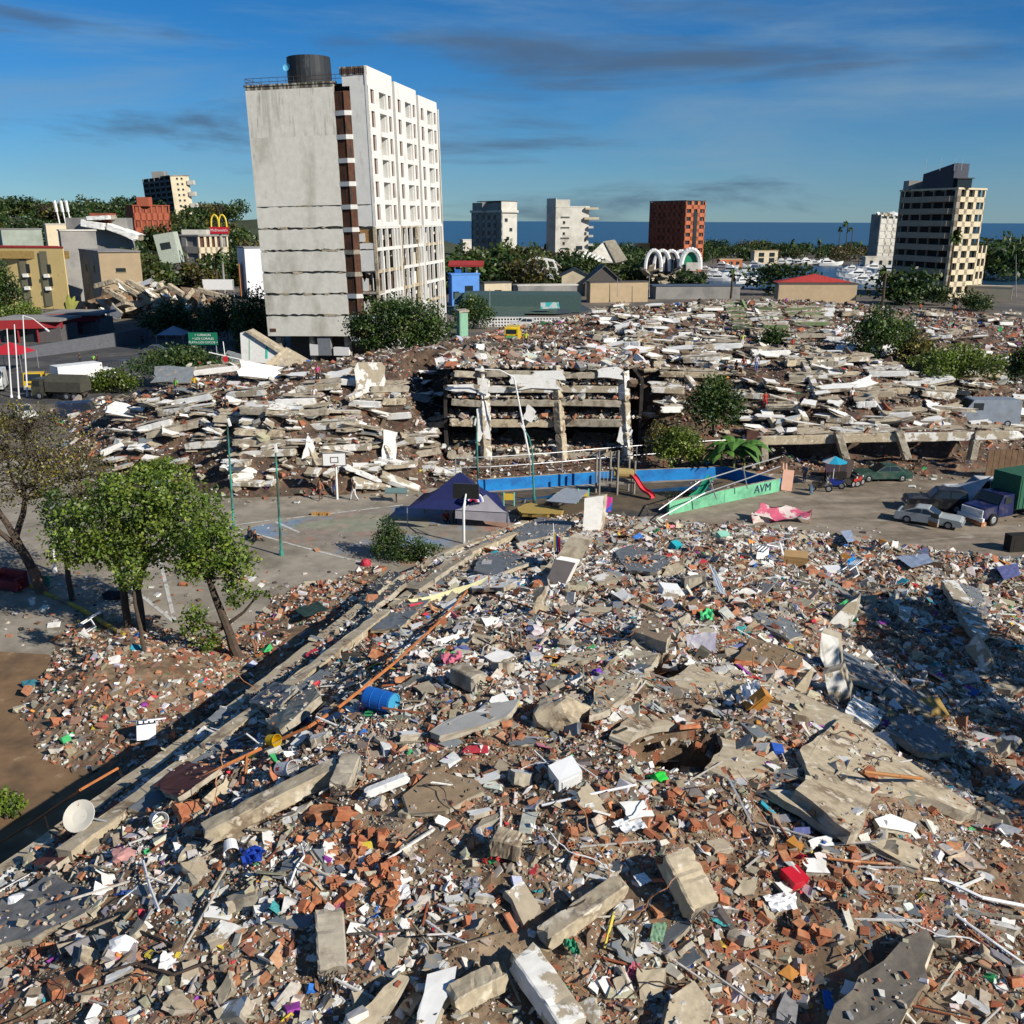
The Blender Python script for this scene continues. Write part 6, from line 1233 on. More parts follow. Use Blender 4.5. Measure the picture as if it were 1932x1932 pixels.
place('traveller_palm', palm_mesh(21, 2.5, 4.6, 18, .5), 132, 590, 196, 1.15, 'yellow green fan shaped palm before the tan house', 'palm'); bpy.data.objects['traveller_palm'].data.materials[1] = mat('yellow_frond', (.22, .22, .05), var=.3, scale=.6)
for i, (u, y) in enumerate(((1128, 380), (1212, 400), (1195, 390), (1100, 370), (1330, 560), (1345, 520), (1436, 560), (940, 300), (1240, 470), (1520, 560), (1545, 545), (1505, 560), (1490, 580), (1620, 520), (1850, 420), (1905, 430), (1880, 470), (1175, 420), (350, 320), (405, 270))):
    place('palm', PALMS[i % 3], u, 500, y, random.uniform(1.0, 1.4), 'small palm among the distant trees near the shore' if i not in (18, 19, 7) else ('palm beside the hotel wing', 'yellow green palm under the arches sign', 'palm among the trees below the ribbed block')[(18, 19, 7).index(i)], 'palm', 'distant palms' if i not in (18, 19, 7) else None)
# distant trees, shared crowns
def far_mesh(seed, pal):
    V, C = leaves(seed, [((-.45, 0, .55), (.5, .5, .32)), ((.4, .1, .6), (.5, .5, .35)), ((0, -.1, .78), (.55, .5, .28)), ((.05, .2, .45), (.7, .6, .3))], 900, .13, pal, cl=30)
    me = quads_np('far_tree', V, np.arange(len(V)).reshape(-1, 4), [M_leaf, M_bark], C); return me
FT = [far_mesh(100+i, (DARKG*.75, DARKG*.95, DARKG*.6+OLIVE*.25, OLIVE*.6)[i % 4]) for i in range(6)]
def grove(k, urange, yrange, sr, label, group, vb=500, hill=False):
    for i in range(k):
        u = random.uniform(*urange); y = random.uniform(*yrange); p = Py(u, vb, y); z = max(0, float(HILL(p.x, p.y))) if hill else 0.0; s = random.uniform(*sr)
        o = put('tree', random.choice(FT), (p.x, p.y, z-.08*s), (s*random.uniform(.9, 1.25), s, s*random.uniform(.8, 1.1)), (0, 0, random.uniform(0, 6.28))); tag(o, label, 'tree', group)
grove(80, (-60, 480), (410, 560), (8, 13), 'dark tree on the wooded hill at left', 'trees on the hill', hill=True)
grove(34, (-20, 260), (345, 400), (8, 13), 'olive tree below the hill behind the left houses', 'trees behind the left houses', hill=True)
grove(16, (200, 300), (270, 330), (8, 12), 'dark tree behind the collapsed tan houses', 'trees behind the tan heap')
grove(22, (380, 500), (300, 400), (8, 12), 'dark tree behind the arches sign', 'trees behind the arches sign', hill=True)
grove(15, (848, 1000), (290, 390), (9, 14), 'dark tree between the tower and the ribbed block', 'trees right of the tower')
grove(20, (975, 1120), (320, 440), (7, 12), 'dark tree around the pale skyline block', 'trees around the pale block')
grove(16, (1090, 1230), (300, 400), (7, 11), 'dark tree beside the fallen corrugated roof', 'trees by the fallen roof')
grove(60, (1310, 1680), (545, 700), (6, 11), 'tree in the belt between marina and sea', 'trees behind the marina')
grove(30, (1110, 1330), (470, 640), (6, 10), 'tree in the belt behind the brick block', 'trees behind the brick block')
grove(34, (1830, 1990), (380, 560), (10, 16), 'tree at the right edge beyond the balcony block', 'trees at the right edge')
grove(5, (1690, 1900), (235, 262), (5, 7), 'dark tree at the foot of the balcony block', 'trees by the balcony block')
for u, y, s, l in ((1470, 290, 11, 'round dark tree in front of the marina water'), (1715, 262, 10, 'large dark tree before the balcony block'), (925, 300, 13, 'olive tree before the ribbed block'), (1300, 285, 8, 'dark shrub below the vaulted hall')): o = put('tree', FT[int(u) % 6], (Py(u, 520, y).x, y, -.5), (s*1.1, s, s*.95), (0, 0, u)); tag(o, l, 'tree')
# trees outside the picture on the right whose shade falls on the mound
for i, (x, y, h) in enumerate(((24, 17.5, 15.5), (29, 24, 15.0), (31, 30, 14.0))):
    tree('shade_tree', ('nearest', 'middle', 'farthest')[i]+' roadside tree out of frame to the right shading the rubble', (x, y, 2), [[(0, 0, 0, .4), (0, 0, h*.5, .3)]], [((0, 0, h*.75), (3.2, 3.2, 2.4)), ((-2, 2, h*.68), (2.6, 2.6, 2.0)), ((1.5, -2, h*.7), (2.8, 2.6, 2.0)), ((.5, 2.5, h*.8), (2.4, 2.4, 1.6))], 4200, .42, GREENS, 70+i)
# ------------------------------------------------------------------ pool yard, fences, lamps, courts
M_pool = mat('blue_wall_paint', (.015, .20, .52), var=.2, scale=1.2, col2=(.02, .14, .40), lo=.5, hi=.6, scale2=.8); M_mint = mat('mint_wall_paint', (.16, .46, .27), var=.18, scale=1.2, col2=(.12, .33, .2), lo=.5, hi=.6, scale2=.5)
yd = thing('pool_wall', 'low blue and green painted wall around the muddy playground yard', 'wall', Pz(1180, 920)); o0 = yd.location.copy()
def wallseg(a, b, h, th, m, mt, name='wall'):
    A, B = Pz(*a)-o0, Pz(*b)-o0; d = (B-A).normalized(); n = Vector((-d.y, d.x, 0))*th; P = [A, B, B+n, A+n]; mb = MB(); mb.prism([p+Vector((0, 0, h)) for p in P], (0, 0, -h-.02), 1, 0); mb.build(name, [m, mt], yd)
wallseg((902, 928), (1130, 912), 1.0, .3, M_pool, M_conc); wallseg((1130.5, 912), (1368, 902), 1.0, .3, M_pool, M_conc); wallseg((1368, 902), (1468, 926), 1.0, .3, M_pool, M_conc)
wallseg((1262, 972), (1366, 949), 1.05, .25, M_mint, M_conc); wallseg((1366.5, 949), (1470, 927), 1.05, .25, M_mint, M_conc)
sheet('yard_floor', upix([(905, 930), (1366, 904), (1466, 926), (1262, 972), (1060, 985), (960, 970)]), .02, mat('mud', (.11, .085, .055), var=.35, scale=.7, col2=(.06, .055, .05), lo=.5, hi=.6, scale2=.3))
for q, pts in enumerate(([(960, 945), (1060, 932), (1110, 945), (1030, 958)], [(1215, 925), (1330, 915), (1350, 928), (1260, 940)])): sheet('puddle', upix(pts), .026, mat('puddle_water', (.02, .022, .022), rough=.05, var=.1, spec=.5))
gr = thing('graffiti', 'dark scrawled letters on the green yard wall', 'graffiti', Pz(1436, 932)+Vector((.0, -.03, .5)), 0)
A, B = Pz(1366.5, 949), Pz(1470, 927); gang = math.atan2((B-A).y, (B-A).x); gp = A.lerp(B, .68); nn = Vector((math.sin(gang), -math.cos(gang), 0)); gr.location = gp+nn*.03+Vector((0, 0, .55)); gr.rotation_euler = (0, 0, gang)
text('AVM', .95, flat('graffiti_ink', (.03, .04, .10)), gr, (0, 0, 0), (math.pi/2, 0, 0))
def rail(label, pts, h, m, posts=True, r=.045, name='pipe_fence', zb=0.0):
    P = [Pz(u, v, zb) for u, v in pts]; t = thing(name, label, 'fence', P[0]); top = MB(); 
    for hh in (h, h*.55): top.path([p-P[0]+Vector((0, 0, hh)) for p in P], r, 5)
    top.build('rail', m, t)
    for p in P: MB().tube(p-P[0], p-P[0]+Vector((0, 0, h)), r*1.1, n=5).build('post', m, t)
    return t
rail('grey pipe fence on the blue yard wall', [(860, 905), (925, 903), (1000, 898), (1060, 893), (1130, 886), (1200, 880), (1290, 873), (1370, 868), (1440, 862)], 1.9, M_steel)
t = thing('pipe_fence', 'bent grey pipe fence leaning inside the green yard wall', 'fence', Pz(1330, 945)); o0 = t.location.copy()
m = MB(); m.path([Py(u, v, y)-o0 for u, v, y in ((1243, 962, 66), (1320, 908, 68), (1410, 880, 72), (1472, 862, 75))], .05, 5); m.path([Py(u, v, y)-o0 for u, v, y in ((1243, 978, 65), (1330, 930, 67), (1412, 902, 71), (1472, 880, 74))], .05, 5); m.build('rail', M_steel, t)
for a, b, y in (((1338, 903), (1352, 942), 68.5), ((1402, 880), (1410, 922), 71.5)): MB().tube(Py(*a, y)-o0, Py(*b, y)-o0, .05, n=5).build('post', M_steel, t)
def lamp(label, u, vb, vt, m, arm=None, y=None, r=.09, lean=0.0):
    B = Pz(u, vb) if y is None else Vector((Py(u, vb, y).x, y, max(0, Py(u, vb, y).z))); top = Py(u+lean, vt, B.y); t = thing('lamp_post', label, 'lamp post', B); H = top-B
    MB().tube((0, 0, 0), H, r, r*.6, 8).build('pole', m, t); MB().tube((0, 0, 0), (0, 0, .35), r*1.7, r*1.5, 8).build('base', m, t)
    if arm:
        E = Py(arm[0], arm[1], B.y)-B; mid = H.lerp(E, .45)+Vector((0, 0, .35)); MB().path([H, mid, E], r*.5, 6).build('arm', m, t); d = (E-mid).normalized(); MB().box(E+d*.25, (.55, .22, .14), d.to_track_quat('X', 'Z').to_matrix()).build('lamp_head', M_wpaint, t)
    return t
M_teal = mat('teal_pole', (.05, .26, .21), rough=.5, var=.25, scale=2, col2=(.04, .09, .08), lo=.5, hi=.6, scale2=.35)
lamp('teal lamp post nearest the rubble on the court edge', 531, 1048, 855, M_teal, (519, 838), lean=-11); lamp('teal and white lamp post behind the green tree', 441, 998, 800, M_teal, (430, 790), lean=-12)
lamp('green lamp post right of the navy tent', 1008, 945, 850, M_teal, (990, 812), lean=-4); lamp('green lamp post behind the navy tent', 902, 925, 800, M_teal, (898, 790), lean=-3)
lamp('tall white street lamp before the framed ruin', 1003, 885, 712, M_wpaint, (908, 697), r=.11, lean=-33); lamp('white lamp post beside the thin tree', 104, 1080, 905, M_wpaint, lean=-12)
for i, (u, vb, vt) in enumerate(((22, 750, 620), (36, 752, 612), (52, 748, 595))): lamp(('leftmost', 'middle', 'rightmost')[i]+' of three white flag poles by the yellow truck', u, vb, vt, M_wpaint, (86, 620) if i == 2 else None, lean=-9, r=.1)
for u, vb, vt, y, l in ((880, 700, 655, 150, 'thin white pole right of the shade tree'), (924, 590, 545, 215, 'utility pole before the warehouse'), (1165, 560, 525, 262, 'utility pole before the gabled roof'), (1225, 560, 520, 262, 'utility pole left of the fan palm'), (1917, 560, 480, 262, 'lamp pole at the right edge by the cream wall'), (318, 600, 545, 205, 'pole before the tan heap')): lamp(l, u, vb, vt, M_steel, y=y)
def hoop(label, u, vb, face, back, sw=1.8, rz=0.0):
    B = Pz(u, vb); t = thing('basketball_hoop', label, 'basketball hoop', B, rz); s = 1 if face else -1
    m = MB(); m.tube((0, .9*s, 0), (0, .9*s, 2.6), .09, n=8).tube((0, .9*s, 2.6), (0, 0, 3.25), .06, n=6).tube((0, .9*s, 1.8), (0, .2*s, 2.8), .04, n=6); m.build('post', M_wpaint, t)
    bd = MB().box((0, 0, 3.45), (sw, .06, 1.05)).build('backboard', M_wpaint if face else back, t)
    fr = MB()
    for z in (2.95, 3.95): fr.box((0, -.035*s, z), (sw, .03, .05))
    for x in (-sw/2+.02, sw/2-.02): fr.box((x, -.035*s, 3.45), (.05, .03, 1.05))
    fr.box((0, -.035*s, 3.62), (.6, .03, .05)).box((0, -.035*s, 3.2), (.6, .03, .05)).box((-.28, -.035*s, 3.41), (.05, .03, .45)).box((.28, -.035*s, 3.41), (.05, .03, .45))
    fr.build('board_line', flat('board_line', (.05, .05, .06)) if face else M_steel, bd)
    rg = MB(); pts = [Vector((.225*math.cos(a*.524), -.3*s+.225*math.sin(a*.524), 3.05)) for a in range(13)]; rg.path(pts, .012, 4).tube((0, 0, 3.05), (0, -.09*s, 3.05), .05, n=5); rg.build('rim', flat('rim', (.25, .06, .03)), t); return t
hoop('white basketball backboard facing the camera on the far court edge', 635, 948, True, None, rz=R_(6))
hoop('dark backed basketball hoop seen from behind beside the tent', 880, 1018, False, flat('board_black', (.02, .02, .02)), rz=R_(-8))
# navy canopy tent
tb = Pz(866, 985); TT0 = thing('canopy_tent', 'navy pop up tent with a white swoosh logo on the court', 'tent', tb)
ap = Py(868, 890, tb.y)-tb; cs = [Py(768, 958, tb.y-1.0)-tb, Py(958, 968, tb.y-1.6)-tb, Py(938, 930, tb.y+2.6)-tb, Py(800, 930, tb.y+2.6)-tb]
def sag(a, b, c, n=6, k=.12):
    V = []; Fq = []
    for i in range(n+1):
        for j in range(n+1-i):
            s = i/n; q = j/n; p = a*(s)+b*(q)+c*(1-s-q); p = p-Vector((0, 0, k*4*(s*(1-s))*(1-s))); V.append(p)
    idx = {}; c_ = 0
    for i in range(n+1):
        for j in range(n+1-i): idx[i, j] = c_; c_ += 1
    for i in range(n):
        for j in range(n-i):
            Fq.append((idx[i, j], idx[i, j+1], idx[i+1, j]))
            if j < n-i-1: Fq.append((idx[i+1, j], idx[i, j+1], idx[i+1, j+1]))
    return V, Fq
M_navy = mat('navy_cloth', (.012, .018, .085), rough=.7, var=.2, scale=1.5); M_gcl = mat('grey_cloth', (.30, .29, .32), rough=.8, var=.15, scale=1.5, stretch=(6, 6, .5))
for i in range(4):
    V, Fq = sag(ap, cs[i], cs[(i+1) % 4], k=.5); MB().add(V, Fq).build('canopy_panel', M_navy, TT0)
f0, f1 = cs[0].lerp(cs[1], .48), cs[1]; V, Fq = sag(ap.lerp(f1, .55)+Vector((0, -.12, .02)), f0+Vector((0, -.06, .05)), f1+Vector((0, -.06, .05)), k=.2); MB().add(V, Fq).build('grey_sheet', M_gcl, TT0)
MB().add([f0, f1, f1+Vector((.2, 0, -.75)), f0+Vector((0, 0, -.6))], [(0, 1, 2, 3)]).build('valance', M_gcl, TT0)
for c in cs: MB().tube(c, (c.x, c.y, 0), .04, n=5).build('leg', M_steel, TT0)
c0 = Py(893, 945, tb.y-1.2)-tb
for k, (r, m) in enumerate(((.62, M_wpaint), (.48, flat('logo_blue', (.03, .04, .4))), (.34, M_wpaint), (.22, flat('logo_red', (.5, .02, .12))))):
    pts = [c0+Vector((math.cos(a)*r*1.1, -.25-k*.03+math.sin(a)*r*.3, math.sin(a)*r)) for a in [math.pi*(.9-.09*i) for i in range(11)]]; MB().path(pts, .07, 5).build('logo', m, TT0)
# umbrella stall, mattress, tarp stands
u0 = Pz(1570, 918); t = thing('umbrella', 'teal and white sun umbrella over the street stall', 'umbrella', u0)
MB().tube((0, 0, 0), (0, 0, 2.55), .03, n=6).build('pole', M_wpaint, t)
for i in range(8):
    a0, a1 = i*math.pi/4, (i+1)*math.pi/4; r = 1.05; MB().add([(0, 0, 2.6), (math.cos(a0)*r, math.sin(a0)*r, 2.12), (math.cos(a1)*r, math.sin(a1)*r, 2.12)], [(0, 1, 2)]).build('canopy_panel', flat('umb_teal', (.02, .28, .42)) if i % 4 else flat('umb_white', (.6, .62, .62)), t)
def drape(name, label, pts, y, nx, m, sagz, cat='tarp', wav=.1, poles=None):
    """cloth hung between four picture corners (tl, tr, br, bl), each with its own depth"""
    P = [Py(u, v, q) for (u, v), q in zip(pts, y)]; c = sum(P, Vector())/4; V = []; n = nx
    for i in range(n+1):
        for j in range(n+1):
            s, q = i/n, j/n; p = (P[0]*(1-s)+P[1]*s)*(1-q)+(P[3]*(1-s)+P[2]*s)*q; w = math.sin(s*9+q*4)*wav*.4+random.uniform(-wav, wav)*.25; p = p-Vector((0, w, sagz*4*s*(1-s)*(.4+.6*math.sin(q*math.pi))+w*.5)); V.append(p-c)
    Fq = [(i*(n+1)+j, (i+1)*(n+1)+j, (i+1)*(n+1)+j+1, i*(n+1)+j+1) for i in range(n) for j in range(n)]
    t = thing(name, label, cat, c); o = MB().add(V, Fq).build('cloth', m, t, smooth=True)
    for k in (poles or ()): MB().tube(P[k]-c+Vector((0, 0, .05)), Vector((P[k].x, P[k].y, sz(P[k])))-c, .035, n=5).build('pole', M_rust, t)
    return t
M_pink = mat('pink_cloth', (.50, .10, .17), rough=.8, var=.15, col2=(.58, .50, .46), lo=.50, hi=.53, scale2=.55); M_ycl = mat('yellow_cloth', (.60, .57, .33), rough=.8, var=.08)
yy = hit(1475, 985).y
drape('shade_tarp', 'pink and white striped tarp shelter at the edge of the near mound', [(1437, 948), (1532, 962), (1528, 980), (1418, 972)], (yy+.8, yy+.8, yy-.6, yy-.4), 10, M_pink, .3, wav=.45, poles=(0, 1, 2, 3))
drape('tarp_flap', 'pink and white tarp flap hanging at the left of the shelter', [(1418, 972), (1470, 962), (1462, 988), (1424, 1002)], (yy-.4, yy+.1, yy-.3, yy-.6), 8, M_pink, .2, wav=.3)
yy = hit(850, 1140).y; drape('yellow_sheet', 'cream yellow sheet sagging between poles on the left flank', [(768, 1130), (922, 1086), (905, 1112), (795, 1152)], (yy+.3, yy+1.5, yy+.9, yy-.5), 12, M_ycl, .5, poles=(0, 1, 2, 3))
yy = hit(1325, 1232).y; drape('hung_cloth', 'pale violet cloth hanging at the edge of the torn hole', [(1294, 1195), (1352, 1190), (1350, 1232), (1298, 1232)], (yy, yy, yy-.1, yy-.1), 8, mat('lilac_cloth', (.36, .35, .45), var=.2, col2=(.5, .49, .52), lo=.5, hi=.6, scale2=2), .12, 'cloth', .08)
yy = 84; drape('white_banner', 'white and red cloth banner on the left pile', [(256, 752), (330, 742), (330, 768), (270, 764)], (97, 97, 95, 95), 8, mat('banner_cloth', (.65, .65, .65), var=.05, col2=(.5, .05, .05), lo=.58, hi=.6, scale2=.35), .6, 'banner')
yy = 66; t = drape('blue_flag', 'pink and blue striped cloth beside the upright white wall piece', [(1142, 936), (1156, 938), (1154, 965), (1143, 966)], (63, 63, 62.8, 62.8), 6, mat('pinkblue', (.55, .05, .25), col2=(.02, .12, .5), lo=.48, hi=.52, scale2=.9, var=.1), .05, 'cloth', .05)
yy = hit(1070, 962).y; o = slabpix('corrugated_sheet', 'grey corrugated roof sheet at the far crest', [(1030, 945), (1065, 920), (1110, 925), (1085, 950)], .06, mat('corrugated', (.38, .42, .46), rough=.6, var=.15), M_steel, .9, 'sheet')
slabpix('mattress', 'ochre mattress lying beside the tent', [(975, 958), (1000, 948), (1062, 960), (1058, 970), (985, 968)], .25, mat('ochre_cloth', (.45, .31, .08), var=.12), mat('ochre_cloth2', (.34, .22, .06), var=.12), .5, 'mattress')
pk = thing('pink_board', 'pale pink board leaning at the end of the green wall', 'board', Pz(1484, 925)); MB().box((0, 0, .85), (.9, .08, 1.7), Euler((R_(-12), R_(6), 0)).to_matrix()).build('panel', flat('peach_board', (.62, .36, .26)), pk)
for x in (-.35, -.1): MB().box((x, .25, 1.85), (.12, .06, .7), Euler((R_(-12), 0, 0)).to_matrix()).build('slat', flat('peach_board', ()), pk)
# flag on a pole
fp = hit(1046, 1062); t = thing('flag', 'small yellow blue and red flag on a thin pole on the crest', 'flag', fp); MB().tube((0, 0, 0), (-.1, 0, 2.2), .025, n=5).build('pole', M_wpaint, t)
for i, c in enumerate(((.65, .45, .02), (.02, .04, .35), (.55, .02, .03))): MB().add([(-.08+i*.12, -.02*i, 1.7-.1*i), (.05+i*.12, -.05-.02*i, 1.62-.1*i), (.08+i*.12, -.08, .65-.1*i), (-.02+i*.12, -.02, .7-.1*i)], [(0, 1, 2, 3)]).build('stripe', flat('flag%d' % i, c), t)
fp = Py(428, 690, 108); t = thing('flag', 'red and yellow cloth on a white cross shaped frame by the tower', 'flag', fp-Vector((0, 0, 1.5))); MB().tube((0, 0, 0), (-.2, 0, 4.2), .06, n=5).tube((-1.9, 0, 3.0), (2.0, 0, 2.1), .08, n=5).build('frame', M_wpaint, t); MB().add([(-.3, -.1, 2.6), (.2, -.1, 2.6), (.1, -.1, 1.2), (-.4, -.1, 1.3)], [(0, 1, 2, 3)]).build('cloth', flat('flag2', ()), t)
# playground: slides and tower
t = thing('playground_tower', 'wooden post play tower with tan tube inside the yard', 'playground', Pz(1165, 930)); o0 = t.location
for u, v, tp in ((1124, 930, 858), (1130, 936, 862), (1150, 928, 852), (1164, 934, 850), (1185, 926, 862), (1196, 932, 870)): a = Pz(u, v)-o0; MB().tube(a, a+Vector((0, 0, Py(u, tp, Pz(u, v).y).z)), .09, n=7).build('post', mat('grey_wood', (.27, .24, .20), var=.25), t)
MB().box((-.1, 0, 1.0), (2.8, 1.3, .1)).build('deck', MATS['grey_wood'], t); MB().tube((-.4, -.2, 1.75), (1.2, -.2, 1.65), .42, n=14).build('tube', flat('tan_plastic', (.34, .25, .10)), t)
for x in (-1.2, -.9, -.6): MB().box((x, -.6, 1.5), (.06, .06, .9)).build('baluster', MATS['grey_wood'], t)
def slide(label, a, b, h, m):
    A, B = Pz(*a), Pz(*b); t = thing('slide', label, 'slide', A); d = (B-A); n = Vector((-d.y, d.x, 0)).normalized()*.28; mb = MB(); prev = None
    for i in range(9):
        s = i/8; p = d*s+Vector((0, 0, h*(1-s)**1.1+.12+.12*math.sin(s*9))); L = [p-n+Vector((0, 0, .2)), p-n, p+n, p+n+Vector((0, 0, .2))]
        if prev: mb.add(prev+L, [(0, 1, 5, 4), (1, 2, 6, 5), (2, 3, 7, 6)])
        prev = L
    mb.build('chute', m, t); MB().tube((0, 0, 0), (0, 0, h), .05, n=5).build('support', M_steel, t)
slide('red wavy playground slide', (1190, 934), (1232, 944), 1.5, flat('slide_red', (.55, .05, .06), rough=.4)); slide('green playground slide near the green wall', (1342, 930), (1300, 952), 1.2, flat('slide_green', (.02, .22, .12), rough=.4))
for (u, v, l, c) in ((960, 955, 'yellow and teal play frame left in the yard', (.55, .38, .05)), (1100, 948, 'yellow spring rider left in the yard', (.6, .42, .05))):
    t = thing('play_frame', l, 'playground', Pz(u, v))
    for x in (-.4, .4): MB().tube((x, 0, 0), (x, 0, 1.1), .06, n=6).build('post', flat('play_teal', (.15, .45, .38)), t)
    MB().box((0, 0, .75), (.75, .1, .5)).build('panel', flat('play%d' % u, c), t)
# green road sign
t = thing('road_sign', 'green road sign with white lettering over the shaded street', 'sign', Vector((Py(385, 660, 146).x, 146, 0))); zc = Py(385, 639, 146).z; w = 55*px((0, 146, 5)); hh = 23*px((0, 146, 5))
MB().box((0, 0, zc), (w, .08, hh)).build('board', flat('sign_green', (.01, .16, .085)), t)
for x in (-w*.42, w*.42): MB().tube((x, .15, 0), (x, .15, zc), .09, n=6).build('post', M_steel, t)
for i, s in enumerate(('+ CARACAS', '> LOS CORALES', 'PLAYA LOS COCOS +')): text(s, hh*.25, M_wpaint, t, (0, -.06, zc+hh*(.3-.3*i)), (math.pi/2, 0, 0))
# ------------------------------------------------------------------ vehicles
def paint(name, col, rough=.38): return mat(name, col, rough=rough, var=.18, scale=1.6, col2=tuple(.55*c+.45*d for c, d in zip(col, (.20, .17, .13))), lo=.48, hi=.72, scale2=1.1, spec=.4) if name not in MATS else MATS[name]
def wheel_meshes(r, w):
    t = MB(); t.lathe([(r*.62, -w/2), (r*.95, -w/2), (r, -w*.3), (r, w*.3), (r*.95, w/2), (r*.62, w/2)], 16); rm = MB(); rm.lathe([(0, w*.42), (r*.4, w*.46), (r*.62, w*.36)], 12); rm.lathe([(r*.62, -w*.36), (r*.4, -w*.46), (0, -w*.42)], 12)
    return t.mesh('tyre', M_tyre), rm.mesh('rim', MATS['galvanised'])
WH = {}
def wheel(t, x, y, r, w=.22):
    if r not in WH: WH[r] = wheel_meshes(r, w)
    o = link('wheel', WH[r][0], t, (x, y, r)); o.rotation_euler = (math.pi/2, 0, 0); link('rim', WH[r][1], o)
def ext(poly, w, tap=0.0, z0=0.0):
    """side outline (x, z) extruded across y, narrowing with height"""
    m = MB(); zs = [p[1] for p in poly]; lo, hi = min(zs), max(zs); n = len(poly); V = []
    for s in (-1, 1):
        for x, z in poly: k = 1-tap*(z-lo)/(hi-lo+1e-6); V.append((x, s*w/2*k, z))
    m.add(V, [tuple(range(n-1, -1, -1))[::-1], tuple(range(n, 2*n))[::-1]]); m.add(V, [(i, n+i, n+(i+1) % n, (i+1) % n) for i in range(n)]); return m
PRO = {'sedan': ([(-.5, .2), (-.5, .55), (-.47, .62), (-.28, .64), (.16, .62), (.46, .55), (.5, .48), (.5, .2)], [(-.34, .63), (-.23, .97), (.0, 1.0), (.19, .62)]),
       'coupe': ([(-.5, .2), (-.5, .58), (-.47, .64), (-.3, .66), (.14, .62), (.46, .56), (.5, .48), (.5, .2)], [(-.43, .65), (-.2, .95), (-.02, .98), (.17, .62)]),
       'suv': ([(-.5, .22), (-.5, .6), (-.48, .62), (.14, .62), (.46, .58), (.5, .5), (.5, .22)], [(-.49, .61), (-.46, .98), (-.02, 1.0), (.13, .61)]),
       'van': ([(-.5, .14), (-.5, .95), (-.47, 1.0), (.26, 1.0), (.38, .62), (.5, .5), (.5, .14)], None)}
def car(name, label, cat, loc, rz, L, W, H, m, kind, wr=.31, glass=None):
    t = thing(name, label, cat, loc, rz); b, c = PRO[kind]; bd = ext([(x*L, z*H) for x, z in b], W, .06).build('body', m, t); bd.modifiers.new('bevel', 'BEVEL').width = .05; g = glass or M_glass
    if c:
        cb = ext([(x*L, z*H) for x, z in c], W*.9, .18).build('cabin', m, t); C = [(x*L, z*H) for x, z in c]; cx = sum(p[0] for p in C)/4; cz = sum(p[1] for p in C)/4
        q = [(cx+(x-cx)*.84, cz+(z-cz)*.74) for x, z in C]; mid = cx+.02*L
        for s in (-1, 1):
            def yy(z): return s*(W*.45*(1-.18*(z-C[0][1])/(C[1][1]-C[0][1]))+.012)
            for part in (([q[0], q[1], (mid-.06, q[1][1]), (mid-.06, q[0][1])]), ([(mid+.02, q[0][1]), (mid+.02, q[2][1]), q[2], q[3]])): MB().prism([Vector((x, yy(z), z)) for x, z in part], (0, s*.01, 0)).build('side_window', g, t)
        for a, bb in ((C[2], C[3]), (C[1], C[0])):
            d = 1 if a is C[2] else -1; A = [(a[0]+(bb[0]-a[0])*k+d*.02, a[1]+(bb[1]-a[1])*k+.02) for k in (.1, .9)]; MB().add([(A[0][0], -W*.34, A[0][1]), (A[0][0], W*.34, A[0][1]), (A[1][0], W*.40, A[1][1]), (A[1][0], -W*.40, A[1][1])], [(0, 1, 2, 3)]).build('windscreen', g, t)
    else:
        MB().add([(.275*L, -W*.42, .96*H), (.275*L, W*.42, .96*H), (.385*L, W*.44, .64*H), (.385*L, -W*.44, .64*H)], [(0, 1, 2, 3)]).build('windscreen', g, t)
        for s in (-1, 1): MB().box((.18*L, s*W*.478, .76*H), (.16*L, .03, .26*H)).build('side_window', g, t)
    for x in (-.31*L, .31*L):
        for s in (-1, 1): wheel(t, x, s*(W/2-.1), wr)
    for s in (-1, 1): MB().box((.5*L, s*W*.36, .46*H), (.05, .26, .14)).build('headlight', flat('lamp_glass', (.55, .55, .5), rough=.2), t); MB().box((-.5*L, s*W*.38, .5*H), (.05, .24, .14)).build('tail_light', flat('tail_red', (.3, .01, .01)), t)
    for s in (-1, 1): MB().box((s*.505*L, 0, .3*H), (.12, W*.96, .16)).build('bumper', M_steel, t)
    return t
def pyaw(a, b): d = Pz(*b)-Pz(*a); return math.atan2(d.y, d.x)
M_silver = mat('faded_silver', (.33, .36, .36), rough=.45, var=.12, scale=1.5, col2=(.22, .22, .2), lo=.55, hi=.65, scale2=.8)
c1 = car('parked_car', 'dusty silver coupe with its door hanging open on the parking place', 'car', Pz(1752, 988), pyaw((1710, 985), (1800, 999)), 4.5, 1.7, 1.3, M_silver, 'coupe')
dr = MB().box((.45, -1.2, .55), (.9, .08, .55), Matrix.Rotation(-.6, 3, 'Z')).build('open_door', M_silver, c1); MB().box((.45, -1.25, .38), (.8, .06, .3), Matrix.Rotation(-.6, 3, 'Z')).build('door_trim', flat('orange_trim', (.36, .13, .03)), dr); MB().box((.5, -1.2, .98), (.7, .04, .35), Matrix.Rotation(-.6, 3, 'Z')).build('door_window', M_glass, dr)
car('parked_car', 'dark green sedan parked below the long ruined beam', 'car', Pz(1662, 905), R_(184), 4.7, 1.75, 1.4, paint('dark_green_paint', (.008, .055, .042)), 'sedan')
car('suv', 'black off road car standing in shade before the blue truck', 'car', Pz(1762, 962), R_(170), 4.4, 1.8, 1.75, paint('black_paint', (.008, .009, .012)), 'suv', .38)
car('suv', 'white roofed off road car half covered by a grey tarp', 'car', Pz(1835, 945), R_(175), 4.5, 1.8, 1.9, paint('white_car', (.62, .62, .6)), 'suv', .36)
